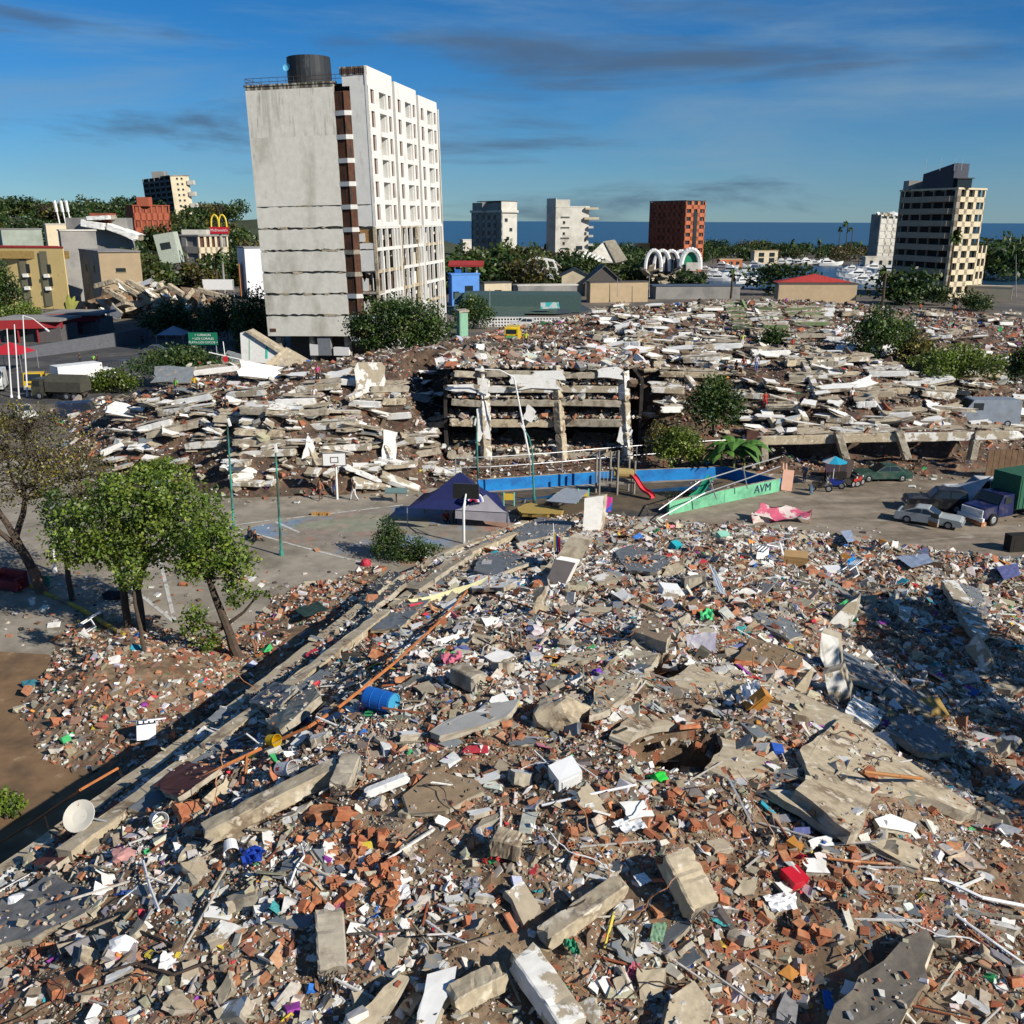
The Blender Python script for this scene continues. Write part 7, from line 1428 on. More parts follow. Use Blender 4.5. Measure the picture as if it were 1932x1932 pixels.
def truck(label, loc, rz, cabm, boxm, L=6.5, W=2.2, bh=2.4, hood=False, cover=False, name='truck', gap=True):
    t = thing(name, label, 'truck', loc, rz); ch = 1.0; cl = 1.7; x1 = L/2
    MB().box((0, 0, .75), (L*.96, .9, .25)).build('chassis', M_rebar, t)
    if hood:
        ext([(x1-1.5, .55), (x1-1.5, 1.45), (x1-.15, 1.32), (x1, 1.2), (x1, .55)], W*.86, .08).build('hood', cabm, t); ext([(x1-3.0, .55), (x1-3.0, 2.15), (x1-1.9, 2.15), (x1-1.45, 1.42), (x1-1.45, .55)], W*.9, .1).build('cab', cabm, t)
        MB().box((x1+.03, 0, .95), (.08, W*.8, .55)).build('grille', M_wpaint, t); MB().box((x1+.1, 0, .55), (.2, W*.96, .25)).build('bumper', M_wpaint, t)
        MB().add([(x1-1.87, -W*.36, 2.1), (x1-1.87, W*.36, 2.1), (x1-1.43, W*.4, 1.5), (x1-1.43, -W*.4, 1.5)], [(0, 1, 2, 3)]).build('windscreen', M_glass, t); bx1 = x1-3.15
        for s in (-1, 1): MB().box((x1-2.35, s*W*.435, 1.75), (.7, .03, .5)).build('side_window', M_glass, t); MB().tube((x1+.06, s*W*.32, .98), (x1+.1, s*W*.32, .98), .12, n=10).build('headlight', flat('lamp_glass', ()), t)
    else:
        ext([(x1-cl, .5), (x1-cl, 2.5), (x1-.25, 2.5), (x1, 1.5), (x1, .5)], W*.96, .06).build('cab', cabm, t); MB().add([(x1-.2, -W*.4, 2.38), (x1-.2, W*.4, 2.38), (x1+.02, W*.43, 1.55), (x1+.02, -W*.43, 1.55)], [(0, 1, 2, 3)]).build('windscreen', M_glass, t)
        for s in (-1, 1): MB().box((x1-.75, s*W*.475, 1.95), (.8, .03, .6)).build('side_window', M_glass, t); MB().box((x1+.01, s*W*.36, .85), (.06, .35, .2)).build('headlight', flat('lamp_glass', ()), t)
        MB().box((x1+.02, 0, .6), (.14, W*.95, .3)).build('bumper', M_steel, t); MB().box((x1+.02, 0, 1.15), (.05, W*.6, .25)).build('grille', M_rebar, t); bx1 = x1-cl-.15
    if boxm:
        bl = bx1+L/2
        if cover:
            pts = [Vector((0, -W/2, 1.0)), Vector((0, -W/2, 1.0+bh*.6)), Vector((0, -W*.3, 1.0+bh*.9)), Vector((0, 0, 1.0+bh)), Vector((0, W*.3, 1.0+bh*.9)), Vector((0, W/2, 1.0+bh*.6)), Vector((0, W/2, 1.0))]; MB().prism([p+Vector((-L/2, 0, 0)) for p in pts], (bl, 0, 0)).build('cargo_cover', boxm, t)
        else:
            MB().box((bx1-bl/2, 0, 1.0+bh/2), (bl, W, bh)).build('cargo_box', boxm, t)
            for k in range(int(bl/.45)):
                for s in (-1, 1): MB().box((bx1-.2-k*.45, s*(W/2+.02), 1.0+bh/2), (.12, .04, bh*.96)).build('rib', boxm, t)
    for x in (x1-.95, -L/2+1.0, -L/2+2.0):
        for s in (-1, 1): wheel(t, x, s*(W/2-.15), .46, .28)
    return t
M_ygreen = paint('yellow_truck', (.62, .40, .01)); M_gcont = mat('green_container', (.025, .10, .06), var=.2)
tr = truck('blue bonnet truck with a green container at the right edge', Pz(1905, 975), math.radians(205), paint('navy_paint', (.008, .014, .07)), M_gcont, 8.2, 2.3, 2.5, True)
MB().box((3.9, 0, .18), (.5, 1.9, .3)).build('fallen_bumper', M_rust, tr)
truck('yellow flatbed truck facing the camera beside the flag poles', Pz(80, 733), R_(-80), M_ygreen, None, 7.0, 2.4); MB().box((-1.2, 0, 1.1), (4.2, 2.2, .7)).build('flat_bed', M_ygreen, bpy.data.objects['truck.001'] if 'truck.001' in bpy.data.objects else None)
truck('white box truck parked on the shaded street', Pz(163, 735), R_(48), M_wpaint, M_wpaint, 7.5, 2.3, 2.4)
truck('olive covered truck in front of the white box truck', Pz(118, 752), R_(172), paint('olive_paint', (.05, .05, .035)), mat('olive_tarp', (.06, .058, .045), var=.25), 6.5, 2.3, 2.0, cover=True)
truck('dark open frame truck behind the white box truck', Pz(205, 718), R_(55), paint('dusk_paint', (.05, .055, .07)), mat('dark_frame', (.035, .04, .05), var=.3), 7, 2.2, 1.6)
car('van', 'dark blue van behind the sparse tree', 'van', Pz(152, 790), R_(20), 4.6, 1.8, 1.9, paint('midnight_paint', (.012, .018, .04)), 'van'); car('parked_car', 'white car with a light bar at the left edge', 'car', Pz(48, 790), R_(-50), 4.4, 1.75, 1.5, MATS['white_car'], 'sedan')
car('parked_car', 'dark pickup like car on the street below the road sign', 'car', Pz(300, 668), R_(5), 5.0, 1.8, 1.5, paint('grey_car', (.06, .065, .075)), 'sedan'); car('parked_car', 'white truck cab cut by the left picture edge', 'truck', Pz(-6, 735), R_(-70), 5, 2.2, 2.6, MATS['white_car'], 'van', .45)
car('parked_car', 'small white car far along the street', 'car', Pz(285, 588), R_(10), 4.2, 1.7, 1.45, MATS['white_car'], 'sedan'); car('parked_car', 'grey parked car near the white canopy far along the street', 'car', Pz(350, 592), R_(30), 4.4, 1.7, 1.6, MATS['grey_car'], 'suv')
yv = car('van', 'bright yellow van seen from behind on the rubble track', 'van', Vector((Py(968, 655, 140).x, 140, 2.2)), R_(84), 4.8, 2.0, 2.2, paint('yellow_van', (.68, .46, .01)), 'van'); yv.location.z = max(2.0, sz(yv.location)); MB().box((-2.42, 0, 1.6), (.04, 1.5, .6)).build('rear_window', M_glass, yv); MB().box((-2.44, 0, .85), (.04, 1.7, .35)).build('rear_panel', flat('van_green', (.12, .35, .1)), yv)
wv = car('parked_car', 'white off road car beside the pierced fence', 'car', Vector((Py(985, 632, 190).x, 190, .0)), R_(175), 4.6, 1.8, 1.8, MATS['white_car'], 'suv', .36); wv.location.z = max(0, sz(wv.location))
dv = car('van', 'grey blue delivery van standing at the right behind the ruins', 'van', Vector((Py(1868, 770, 92).x, 92, .0)), R_(180), 6.2, 2.1, 2.7, paint('dusty_van', (.22, .26, .31)), 'van', .36); dv.location.z = max(0, sz(dv.location)); dv.location.y = 93
t = thing('yard_wall', 'grey block wall right of the delivery van', 'wall', Pz(1925, 800)+Vector((1.2, 0, 0))); MB().box((2, 0, 1.1), (6, .3, 2.2)).build('wall', M_bgrey, t)
drape('grey_tarp', 'grey white tarp stretched over the white roofed car', [(1790, 915), (1872, 898), (1830, 948), (1800, 930)], (72.5, 71, 69, 70), 8, mat('tarp_grey', (.36, .39, .43), var=.12), .35)
t = thing('yard_fence', 'brown board fence behind the green container', 'fence', Pz(1920, 905)+Vector((0, 0, 0)))
for i in range(12): MB().box((-2.6+i*.5, 0, 1.3), (.46, .06, 2.6+random.uniform(-.1, .1))).build('board', mat('brown_board', (.16, .10, .06), var=.3), t)
def moto(label, u, v, rz, c):
    t = thing('motorbike', label, 'motorbike', Pz(u, v), rz)
    for x in (-.62, .62): o = link('wheel', WHM[0], t, (x, 0, .3)); o.rotation_euler = (math.pi/2, 0, 0); link('rim', WHM[1], o)
    ext([(-.75, .62), (-.7, .78), (-.1, .74), (.2, .88), (.34, .72), (.1, .35), (-.2, .3)], .24, .1).build('body', c, t); MB().box((-.38, 0, .8), (.6, .22, .08)).build('seat', M_tyre, t); MB().path([(.34, -.35, 1.02), (.42, 0, .96), (.34, .35, 1.02)], .02, 5).tube((.42, 0, .96), (.62, 0, .3), .03, n=5).build('handlebar', M_steel, t); MB().box((.5, 0, .85), (.12, .16, .16)).build('headlight', flat('lamp_glass', ()), t)
WHM = wheel_meshes(.3, .09)
moto('black motorbike parked alone left of the others', 1548, 928, R_(-12), MATS['black_paint']); moto('blue tanked motorbike beside the stall', 1572, 922, R_(160), flat('moto_blue', (.02, .05, .3))); moto('red motorbike in front of the green car', 1618, 918, R_(35), flat('moto_red', (.35, .03, .02))); moto('black motorbike right of the stall', 1604, 920, R_(10), MATS['black_paint'])
t = thing('street_stall', 'dark draped stall under the teal umbrella', 'stall', Pz(1575, 908))
for i, (x, c, a) in enumerate(((-.5, (.05, .03, .05), -8), (.4, (.035, .03, .035), 10), (1.0, (.07, .05, .045), 14))): MB().box((x, .3*i-.3, .95), (.9, .1, 1.8), Euler((R_(-10), R_(a), 0)).to_matrix()).build('drape', flat('stall%d' % i, c), t)
MB().box((0, 0, .45), (1.6, .9, .9)).build('counter', M_dark, t); MB().tube((0, -.4, 0), (.2, -.4, 2.0), .03, n=5).build('pole', M_rust, t)
t = thing('satellite_dish', 'dark blue dish standing on the parking place', 'dish', Pz(1528, 934)); MB().lathe([(0, 0), (.35, .03), (.45, .1)], 16, (0, 0, 0)).build('bowl', flat('blue_dish', (.05, .09, .14)), t, loc=(0, 0, .5)).rotation_euler = (R_(80), 0, R_(60)); MB().tube((0, .1, 0), (0, .05, .5), .03, n=5).build('stand', M_steel, t)
t = thing('table', 'green topped table at the back of the court', 'table', Pz(748, 948)); MB().box((0, 0, .95), (1.7, .7, .1), Euler((R_(18), 0, 0)).to_matrix()).build('table_top', flat('sage_top', (.13, .20, .19)), t); MB().box((0, 0, .45), (.1, .1, .9)).build('leg', M_rebar, t)
t = thing('goal_frame', 'white goal frame lying against the left pile', 'frame', Pz(530, 930)); MB().path([(-1, 0, .2), (-.8, .1, 1.3), (.5, .2, 1.1), (.7, 0, .1)], .06, 6).build('bar', M_wpaint, t)
ba = thing('plank_pile', 'small row of orange blocks on the court', 'blocks', Pz(607, 972))
for i in range(7): MB().box((-.65+i*.2, .05*(i % 3), .1), (.16, .3, .2), jit=.02).build('block', flat('ochre_block', (.40, .22, .07)), ba)
# tents and canopies far along the street
def canopy(label, u, v, y, w, h, c):
    b = Py(u, v, y); b.z = 0; t = thing('canopy', label, 'canopy', b)
    MB().add([(-w/2, -w/2, h), (w/2, -w/2, h), (w/2, w/2, h), (-w/2, w/2, h), (0, 0, h+w*.3)], [(0, 1, 4), (1, 2, 4), (2, 3, 4), (3, 0, 4)]).build('roof', flat('canopy%d' % u, c), t)
    for x in (-w/2, w/2):
        for q in (-w/2, w/2): MB().tube((x, q, 0), (x, q, h), .05, n=5).build('leg', M_steel, t)
canopy('white canopy far along the street', 375, 588, 236, 4, 2.4, (.6, .62, .65)); canopy('blue canopy far along the street', 384, 600, 222, 5, 2.4, (.02, .05, .35)); canopy('red canopy beside the yellow truck', 28, 718, 138, 5, 2.6, (.4, .02, .03)); canopy('pale blue canopy by the shaded wall', 330, 650, 165, 4.5, 2.3, (.22, .27, .36))
t = thing('billboard', 'white blank sign board on a frame by the street', 'sign', Vector((Py(417, 600, 222).x, 222, 0))); zb = Py(417, 537, 222).z; MB().box((0, 0, zb), (7, .2, 2.3)).build('board', M_wpaint, t); MB().tube((3.4, 0, 0), (3.4, 0, zb+1), .15, n=6).tube((-3.4, 0, 0), (-3.4, 0, zb), .15, n=6).build('post', M_steel, t)
# ------------------------------------------------------------------ boats in the marina
def boat_mesh():
    root = thing('motor_yacht', 'white motor yacht moored in the marina', 'boat', (0, 0, 0), 0, 'boats in the marina'); V = []; Fq = []; st = [(-6, 1.7, 1.5, .0), (-3, 1.9, 1.55, 0), (1, 1.9, 1.75, 0), (4, 1.4, 2.1, .15), (6.5, .5, 2.5, .6), (7.4, .03, 2.7, 1.6)]
    for x, w, h, k in st: V += [(x, -w, h), (x, -w*.75, k), (x, w*.75, k), (x, w, h)]
    for i in range(len(st)-1):
        a = i*4; b = a+4; Fq += [(a, a+1, b+1, b), (a+1, a+2, b+2, b+1), (a+2, a+3, b+3, b+2), (a+3, a, b, b+3)]
    Fq.append((0, 3, 2, 1)); MB().add(V, Fq).build('hull', M_wpaint, root)
    ext([(-4.2, 1.5), (-4.2, 3.1), (.8, 3.1), (3.4, 1.8)], 3.0, .15).build('cabin', M_wpaint, root)
    MB().prism([Vector((-3.8, -1.46, 2.1)), Vector((.6, -1.46, 2.1)), Vector((.3, -1.40, 2.8)), Vector((-3.8, -1.40, 2.8))], (0, -.03, 0)).build('window', M_glass, root); MB().prism([Vector((-3.8, 1.46, 2.1)), Vector((.6, 1.46, 2.1)), Vector((.3, 1.40, 2.8)), Vector((-3.8, 1.40, 2.8))], (0, .03, 0)).build('window', M_glass, root)
    ext([(-3.6, 3.1), (-3.4, 4.0), (-1.2, 4.1), (-.3, 3.1)], 2.2, .1).build('flybridge', M_wpaint, root); MB().tube((-2, 0, 4), (-2.2, 0, 5.6), .05, n=5).tube((-2.1, -.8, 4.6), (-2.1, .8, 4.6), .04, n=5).build('mast', M_wpaint, root); return root
bt = boat_mesh(); first = True
bl = [(1335, 512, -20), (1352, 520, -25), (1368, 508, -30), (1385, 516, -28), (1400, 504, -25), (1410, 512, -30), (1428, 503, -20), (1342, 528, -15), (1360, 530, -20), (1395, 530, -10), (1405, 535, 5), (1480, 499.5, -10), (1495, 499, -15), (1510, 500, -10), (1525, 499, 0), (1540, 500, -8), (1555, 499, -12), (1565, 501, -6), (1600, 512, 170), (1620, 508, 165), (1640, 510, 175), (1610, 524, 172), (1632, 521, 168), (1650, 528, 175), (1665, 515, 170), (1618, 534, 176), (1640, 536, 172), (1672, 533, 170), (1890, 522, 160), (1910, 528, 170), (1875, 515, 150)]
for u, v, a in bl:
    p = Pz(u, v, -.6); p.z = -.75; s = random.uniform(.6, .95)
    if first: bt.location = p; bt.rotation_euler = (0, 0, R_(a)); bt.scale = (s,)*3; first = False
    else: dup(bt, p, R_(a+random.uniform(-8, 8)), None, None, s)
for u, v, l in ((1916, 524, 'tall masted sailing boat at the right edge'), (1898, 518, 'second masted sailing boat left of the tall one')):
    p = Pz(u, v, -.6); t = thing('sailing_boat', l, 'boat', (p.x, p.y, -.7), R_(100)); MB().add([(-4, -1.2, 1.2), (-4, 1.2, 1.2), (2, 1.3, 1.3), (5, 0, 1.6), (2, -1.3, 1.3), (-4, -.8, .2), (-4, .8, .2), (2, .9, .2), (2, -.9, .2)], [(0, 1, 2, 3, 4), (0, 5, 6, 1), (1, 6, 7, 2), (2, 7, 3), (3, 8, 4), (4, 8, 5, 0)]).build('hull', M_wpaint, t); MB().tube((.5, 0, 1), (.5, 0, 17), .12, .06, 6).build('mast', M_wpaint, t); MB().tube((.5, 0, 2.6), (-3.5, 0, 2.5), .08, n=5).build('boom', M_wpaint, t)
# ------------------------------------------------------------------ people
def skel(pose):
    J = {'pel': (0, 0, .95), 'chest': (0, 0, 1.28), 'neck': (0, 0, 1.47), 'head': (0, .02, 1.58), 'crown': (0, .01, 1.70)}
    for s, k in ((-1, 'l'), (1, 'r')):
        J.update({k+'sh': (s*.18, 0, 1.42), k+'el': (s*.25, .02, 1.14), k+'ha': (s*.25, .12, .90), k+'fi': (s*.25, .15, .80), k+'hip': (s*.09, 0, .90), k+'kn': (s*.10, .03, .50), k+'an': (s*.10, -.02, .09), k+'to': (s*.11, .15, .04)})
    if pose == 'walk': J.update({'lkn': (-.1, .2, .52), 'lan': (-.1, .25, .1), 'lto': (-.1, .42, .07), 'rkn': (.1, -.05, .5), 'ran': (.1, -.35, .14), 'rto': (.1, -.2, .05), 'lha': (-.25, -.12, .95), 'lfi': (-.25, -.14, .86), 'lel': (-.25, -.1, 1.15)})
    if pose == 'bend':
        J.update({'pel': (0, -.1, .88), 'chest': (0, .22, 1.1), 'neck': (0, .38, 1.16), 'head': (0, .5, 1.16), 'crown': (0, .6, 1.2)})
        for s, k in ((-1, 'l'), (1, 'r')): J.update({k+'sh': (s*.18, .32, 1.12), k+'el': (s*.22, .42, .85), k+'ha': (s*.18, .5, .6), k+'fi': (s*.16, .55, .52), k+'hip': (s*.09, -.1, .84), k+'kn': (s*.12, .06, .48)})
    if pose == 'sit':
        for k in ('pel', 'chest', 'neck', 'head', 'crown'): x, y, z = J[k]; J[k] = (x, y-.1+(.1 if k != 'pel' else 0), z-.75)
        for s, k in ((-1, 'l'), (1, 'r')): J.update({k+'sh': (s*.18, 0, .67), k+'el': (s*.26, .12, .42), k+'ha': (s*.18, .35, .4), k+'fi': (s*.14, .44, .4), k+'hip': (s*.09, -.1, .15), k+'kn': (s*.14, .3, .45), k+'an': (s*.12, .5, .08), k+'to': (s*.12, .68, .05)})
    return J
RAD = {'pel': .145, 'chest': .155, 'neck': .06, 'head': .095, 'crown': .075, 'sh': .075, 'el': .05, 'ha': .04, 'fi': .035, 'hip': .1, 'kn': .068, 'an': .045, 'to': .04}
PB = {}
def person_mesh(pose):
    if pose in PB: return PB[pose]
    J = skel(pose); names = list(J); idx = {k: i for i, k in enumerate(names)}; E = [('pel', 'chest'), ('chest', 'neck'), ('neck', 'head'), ('head', 'crown')]
    for k in 'lr': E += [('chest', k+'sh'), (k+'sh', k+'el'), (k+'el', k+'ha'), (k+'ha', k+'fi'), ('pel', k+'hip'), (k+'hip', k+'kn'), (k+'kn', k+'an'), (k+'an', k+'to')]
    me = bpy.data.meshes.new('body'); me.from_pydata([J[k] for k in names], [(idx[a], idx[b]) for a, b in E], []); o = bpy.data.objects.new('tmp_body', me); COL.objects.link(o)
    o.modifiers.new('skin', 'SKIN'); sv = me.skin_vertices[0].data
    for k in names: r = RAD.get(k, RAD.get(k[1:], .05)); sv[idx[k]].radius = (r, r*.8 if k in ('chest', 'pel') else r); sv[idx[k]].use_root = k == 'pel'
    o.modifiers.new('sub', 'SUBSURF').levels = 1; o.modifiers['sub'].render_levels = 1
    bpy.context.view_layer.update(); dg = bpy.context.evaluated_depsgraph_get(); r = bpy.data.meshes.new_from_object(o.evaluated_get(dg)); bpy.data.objects.remove(o)
    seg = {}; 
    for a, b in E:
        k = b[1:] if b[0] in 'lr' and b not in ('pel',) else b
        seg[a, b] = 0 if k in ('chest', 'neck', 'sh', 'el') else 2 if k in ('head', 'crown', 'ha', 'fi') else 3 if k == 'to' else 1
    mi = []
    for p in r.polygons:
        c = p.center; best = 9; m_ = 0
        for (a, b), v in seg.items():
            A, B = Vector(J[a]), Vector(J[b]); t = max(0, min(1, (c-A).dot(B-A)/(B-A).length_squared)); d = (c-A.lerp(B, t)).length-.04*(v == 2)
            if d < best: best, m_ = d, v
        if m_ == 2 and (c-Vector(J['head'])).length < .25 and (c-Vector(J['head'])).dot(Vector(J['crown'])-Vector(J['head'])) > .004: m_ = 4
        mi.append(m_)
    PB[pose] = (r, mi); return PB[pose]
SK = [flat('skin_a', (.22, .11, .06)), flat('skin_b', (.30, .16, .09))]
def person(label, p, rz, pose, shirt, trous, hair=(.015, .01, .008), s=1.0):
    r, mi = person_mesh(pose); me = r.copy(); me.materials.clear()
    for m in (flat('cloth%s' % (shirt,), shirt, .9), flat('cloth%s' % (trous,), trous, .9), SK[len(label) % 2], M_rebar, flat('cloth%s' % (hair,), hair, .9)): me.materials.append(m)
    me.polygons.foreach_set('material_index', mi); me.polygons.foreach_set('use_smooth', [True]*len(mi)); o = link('person', me, None, p); o.rotation_euler = (0, 0, rz); o.scale = (s, s, s); return tag(o, label, 'person')
BLK = (.02, .02, .025); JEAN = (.05, .08, .16); WHT = (.62, .62, .62)
def pp(label, u, v, rz, pose, sh, tr, hair=(.015, .01, .008)): 
    p = hit(u, v); return person(label, p-Vector((0, 0, .03)), R_(rz), pose, sh, tr, hair)
pp('person in orange top walking along the far court edge', 605, 944, 150, 'walk', (.36, .15, .09), (.12, .06, .05)); pp('person in white trousers and dark top striding by the hoop', 668, 945, 60, 'walk', BLK, (.55, .56, .58)); pp('person in dark clothes standing behind the white backboard', 632, 936, 180, 'stand', BLK, (.03, .06, .2))
pp('person in black sitting on the court kerb', 482, 1025, -60, 'sit', BLK, BLK); pp('person in black sitting beside another on the kerb', 472, 1018, -40, 'sit', (.03, .03, .05), BLK)
pp('person in white shirt and purple cap bending at the mound foot', 482, 1236, -100, 'bend', WHT, (.25, .13, .08), (.12, .05, .35))
pp('person in green vest raising arms on the left pile', 334, 748, 160, 'stand', (.15, .45, .08), JEAN); pp('person in yellow jacket with pack on the left pile', 369, 745, 180, 'stand', (.60, .40, .02), JEAN); pp('person in white shirt bending on the left pile', 385, 747, 90, 'bend', WHT, BLK)
pp('person with blue hood standing on the left pile', 428, 785, 170, 'stand', BLK, BLK, (.03, .10, .45)); pp('person in white and teal on the left pile', 594, 768, 180, 'stand', WHT, (.05, .25, .3)); pp('person in pink top near the tree by the tower', 600, 722, 180, 'stand', (.5, .06, .2), BLK); pp('person with green helmet crouching on the left pile', 642, 782, 120, 'bend', (.15, .13, .08), (.15, .13, .1), (.05, .45, .1))
pp('person in hi vis vest right of the yellow van', 992, 655, 180, 'stand', (.45, .55, .03), BLK)
for i, u in enumerate((1010, 1022, 1032, 1042, 1052, 1062, 1073)): pp(('person in white shirt', 'person in black shirt', 'second person in white shirt', 'third person in white shirt', 'person in tan jacket', 'person in dark blue', 'person in grey hood')[i]+' in the group below the yellow van', u, 678+(i % 3)*3, 20*i, ('stand', 'bend')[i % 3 == 2], (WHT, BLK, WHT, WHT, (.25, .17, .08), (.03, .05, .12), (.12, .12, .13))[i], BLK)
for i, u in enumerate((1352, 1368, 1377, 1388, 1396)): pp(('person in pale shirt', 'person in black', 'person in navy shirt', 'person in dark jacket', 'person in brown')[i]+' in the digging group on the right rows', u, 715-(i % 2)*4, 40*i, ('bend', 'stand')[i % 2], (WHT, BLK, (.04, .05, .12), (.05, .04, .05), (.15, .09, .05))[i], BLK)
pp('person in dark red top standing above the digging group', 1402, 704, 180, 'stand', (.20, .03, .03), JEAN); pp('person in white and blue carrying a sack on the right rows', 1426, 700, 180, 'stand', (.5, .52, .58), (.10, .16, .4)); pp('person in red dress walking on the right rows', 1442, 775, 180, 'walk', (.42, .03, .03), (.42, .03, .03)); pp('person in red shirt high on the right rows', 1494, 665, 180, 'stand', (.4, .05, .03), BLK); pp('person in lime top above the digging group', 1400, 656, 180, 'stand', (.45, .55, .15), WHT)
pp('person in blue shirt at the street stall', 1517, 912, 120, 'stand', (.10, .16, .30), (.1, .12, .16)); pp('person in white shirt behind the long beam', 1605, 765, 200, 'stand', WHT, BLK); pp('person in blue standing on the pile right of the framed ruin', 1310, 640, 180, 'stand', (.03, .05, .10), BLK)
for i, (u, v) in enumerate(((178, 690), (184, 689), (152, 686), (270, 648), (285, 690), (292, 689))): pp(('person in green hi vis vest on the shaded street', 'person in dark clothes beside the green vest', 'person in black left of the green vest', 'person in dark clothes near the street wall', 'person in yellow hi vis on the street by the hedge', 'person in dark top beside the yellow hi vis')[i], u, v, 60*i, 'stand', ((.2, .6, .1), BLK, BLK, BLK, (.5, .5, .03), BLK)[i], BLK)
pp('person in red shirt under the navy tent', 842, 985, 200, 'sit', (.3, .03, .03), BLK); pp('person in dark clothes standing under the navy tent', 858, 990, 180, 'stand', BLK, BLK)
pp('person in orange vest before the balcony block', 1735, 590, 180, 'stand', (.5, .12, .03), BLK); pp('second person in orange vest before the balcony block', 1800, 592, 180, 'stand', (.5, .12, .03), BLK)
# ------------------------------------------------------------------ belongings on the near mound
def on(u, v, dz=0.0): return hit(u, v)+Vector((0, 0, dz))
t = thing('oil_drum', 'blue plastic drum lying on its side on the near mound', 'drum', on(718, 1340, .3)); m = MB(); m.lathe([(0, -.45), (.27, -.45), (.29, -.40), (.29, -.18), (.30, -.16), (.29, -.14), (.29, .14), (.30, .16), (.29, .18), (.29, .4), (.275, .44)], 24); o = m.build('shell', flat('drum_blue', (.012, .11, .42), rough=.4, var=.15), t); o2 = MB().lathe([(.285, .43), (.285, .46), (.25, .46), (.25, .435), (0, .43)], 24).build('lid', flat('sunlit_drum_lid', (.05, .30, .50), rough=.4), t)  # lid coloured paler cyan blue as its sunlit face
for q in (o, o2): q.rotation_euler = (R_(90), 0, R_(62))
def bucket(name, label, u, v, r, h, c, tilt, yaw, dz=.12):
    t = thing(name, label, 'bucket', on(u, v, dz)); a = MB().lathe([(0, -h/2), (r*.82, -h/2), (r, h/2), (r*1.05, h/2), (r*1.05, h/2-.03), (r*.97, h/2-.02), (r*.8, -h/2+.02)], 18).build('shell', c, t); a.rotation_euler = (R_(tilt), 0, R_(yaw)); b = MB().path([Vector((r*math.cos(a_), 0, h/2+.5*r*math.sin(a_))) for a_ in [i*math.pi/8 for i in range(9)]], .008, 4).build('handle', M_steel, t); b.rotation_euler = a.rotation_euler; return t
bucket('bucket', 'large white bucket lying beside the rusty railing', 300, 1560, .2, .42, M_plastic_w, 70, 40, .2); bucket('bucket', 'yellow bucket hooked on the rusty pipe', 517, 1425, .17, .32, flat('yellow_plastic', (.62, .38, .01), rough=.4), 78, 60, .45); bucket('bucket', 'white bucket beside the blue cloth at lower left', 437, 1615, .18, .35, M_plastic_w, 100, 20, .15); bucket('bucket', 'white bucket standing among litter at the left', 62, 1142, .17, .36, M_plastic_w, 5, 0, .2); bucket('bucket', 'cream bucket standing by the yellow kerb', 213, 1172, .17, .34, flat('cream_plastic', (.6, .5, .3)), 6, 0, .2); bucket('drum', 'white drum with red print above the tan beam', 540, 1466, .2, .5, mat('printed_drum', (.66, .66, .64), col2=(.4, .06, .06), lo=.6, hi=.61, scale2=5, var=.05), 72, 62, .2); bucket('cup', 'red cup lying near the red crate', 1510, 1625, .09, .22, flat('red_plastic', (.50, .015, .03), rough=.35), 80, 30, .08); bucket('jar', 'white and blue paint pot at the end of the tan beam', 452, 1532, .17, .3, mat('printed_pot', (.62, .63, .66), col2=(.05, .12, .4), lo=.54, hi=.56, scale2=4, var=.05), 25, 20, .12)
t = thing('satellite_dish', 'round rusty white dish face up beside the rusty railing', 'dish', on(158, 1588, .75)); a = MB().lathe([(0, 0), (.2, .015), (.42, .08), (.43, .07), (.2, -.0), (0, -.02)], 26).build('bowl', mat('rusty_dish', (.58, .55, .47), col2=(.36, .13, .04), lo=.62, hi=.66, scale2=4, var=.08), t); a.rotation_euler = (R_(42), R_(-8), 0); MB().tube((.1, 0, 0), (.75, .05, -.2), .03, n=6).build('arm', M_steel, t)
def pipe(label, pts, r, m, dz=.35, name='rusty_pipe', cat='pipe', legs=()):
    P = [on(u, v, dz) for u, v in pts]; t = thing(name, label, cat, P[0]); MB().path([p-P[0] for p in P], r, 6).build('rod', m, t)
    for (a, b) in legs: A = on(*a, dz); B = on(*b, 0); MB().tube(A-P[0], B-P[0], r*.8, n=6).build('leg', m, t)
    return t
M_orod = mat('orange_rust', (.42, .15, .05), var=.3, scale=5)
pipe('long orange rusted pipe running up the left flank', [(335, 1512), (430, 1462), (520, 1418), (585, 1390), (640, 1352), (700, 1305), (745, 1268), (800, 1215), (850, 1165), (905, 1098)], .05, M_orod, .3, legs=(((467, 1445), (462, 1478)),)); pipe('rusted railing at the lower left corner', [(-30, 1662), (60, 1606), (160, 1548), (230, 1505)], .04, M_orod, 1.0, legs=(((92, 1586), (116, 1642)), ((228, 1494), (285, 1578)), ((232, 1494), (250, 1538))))
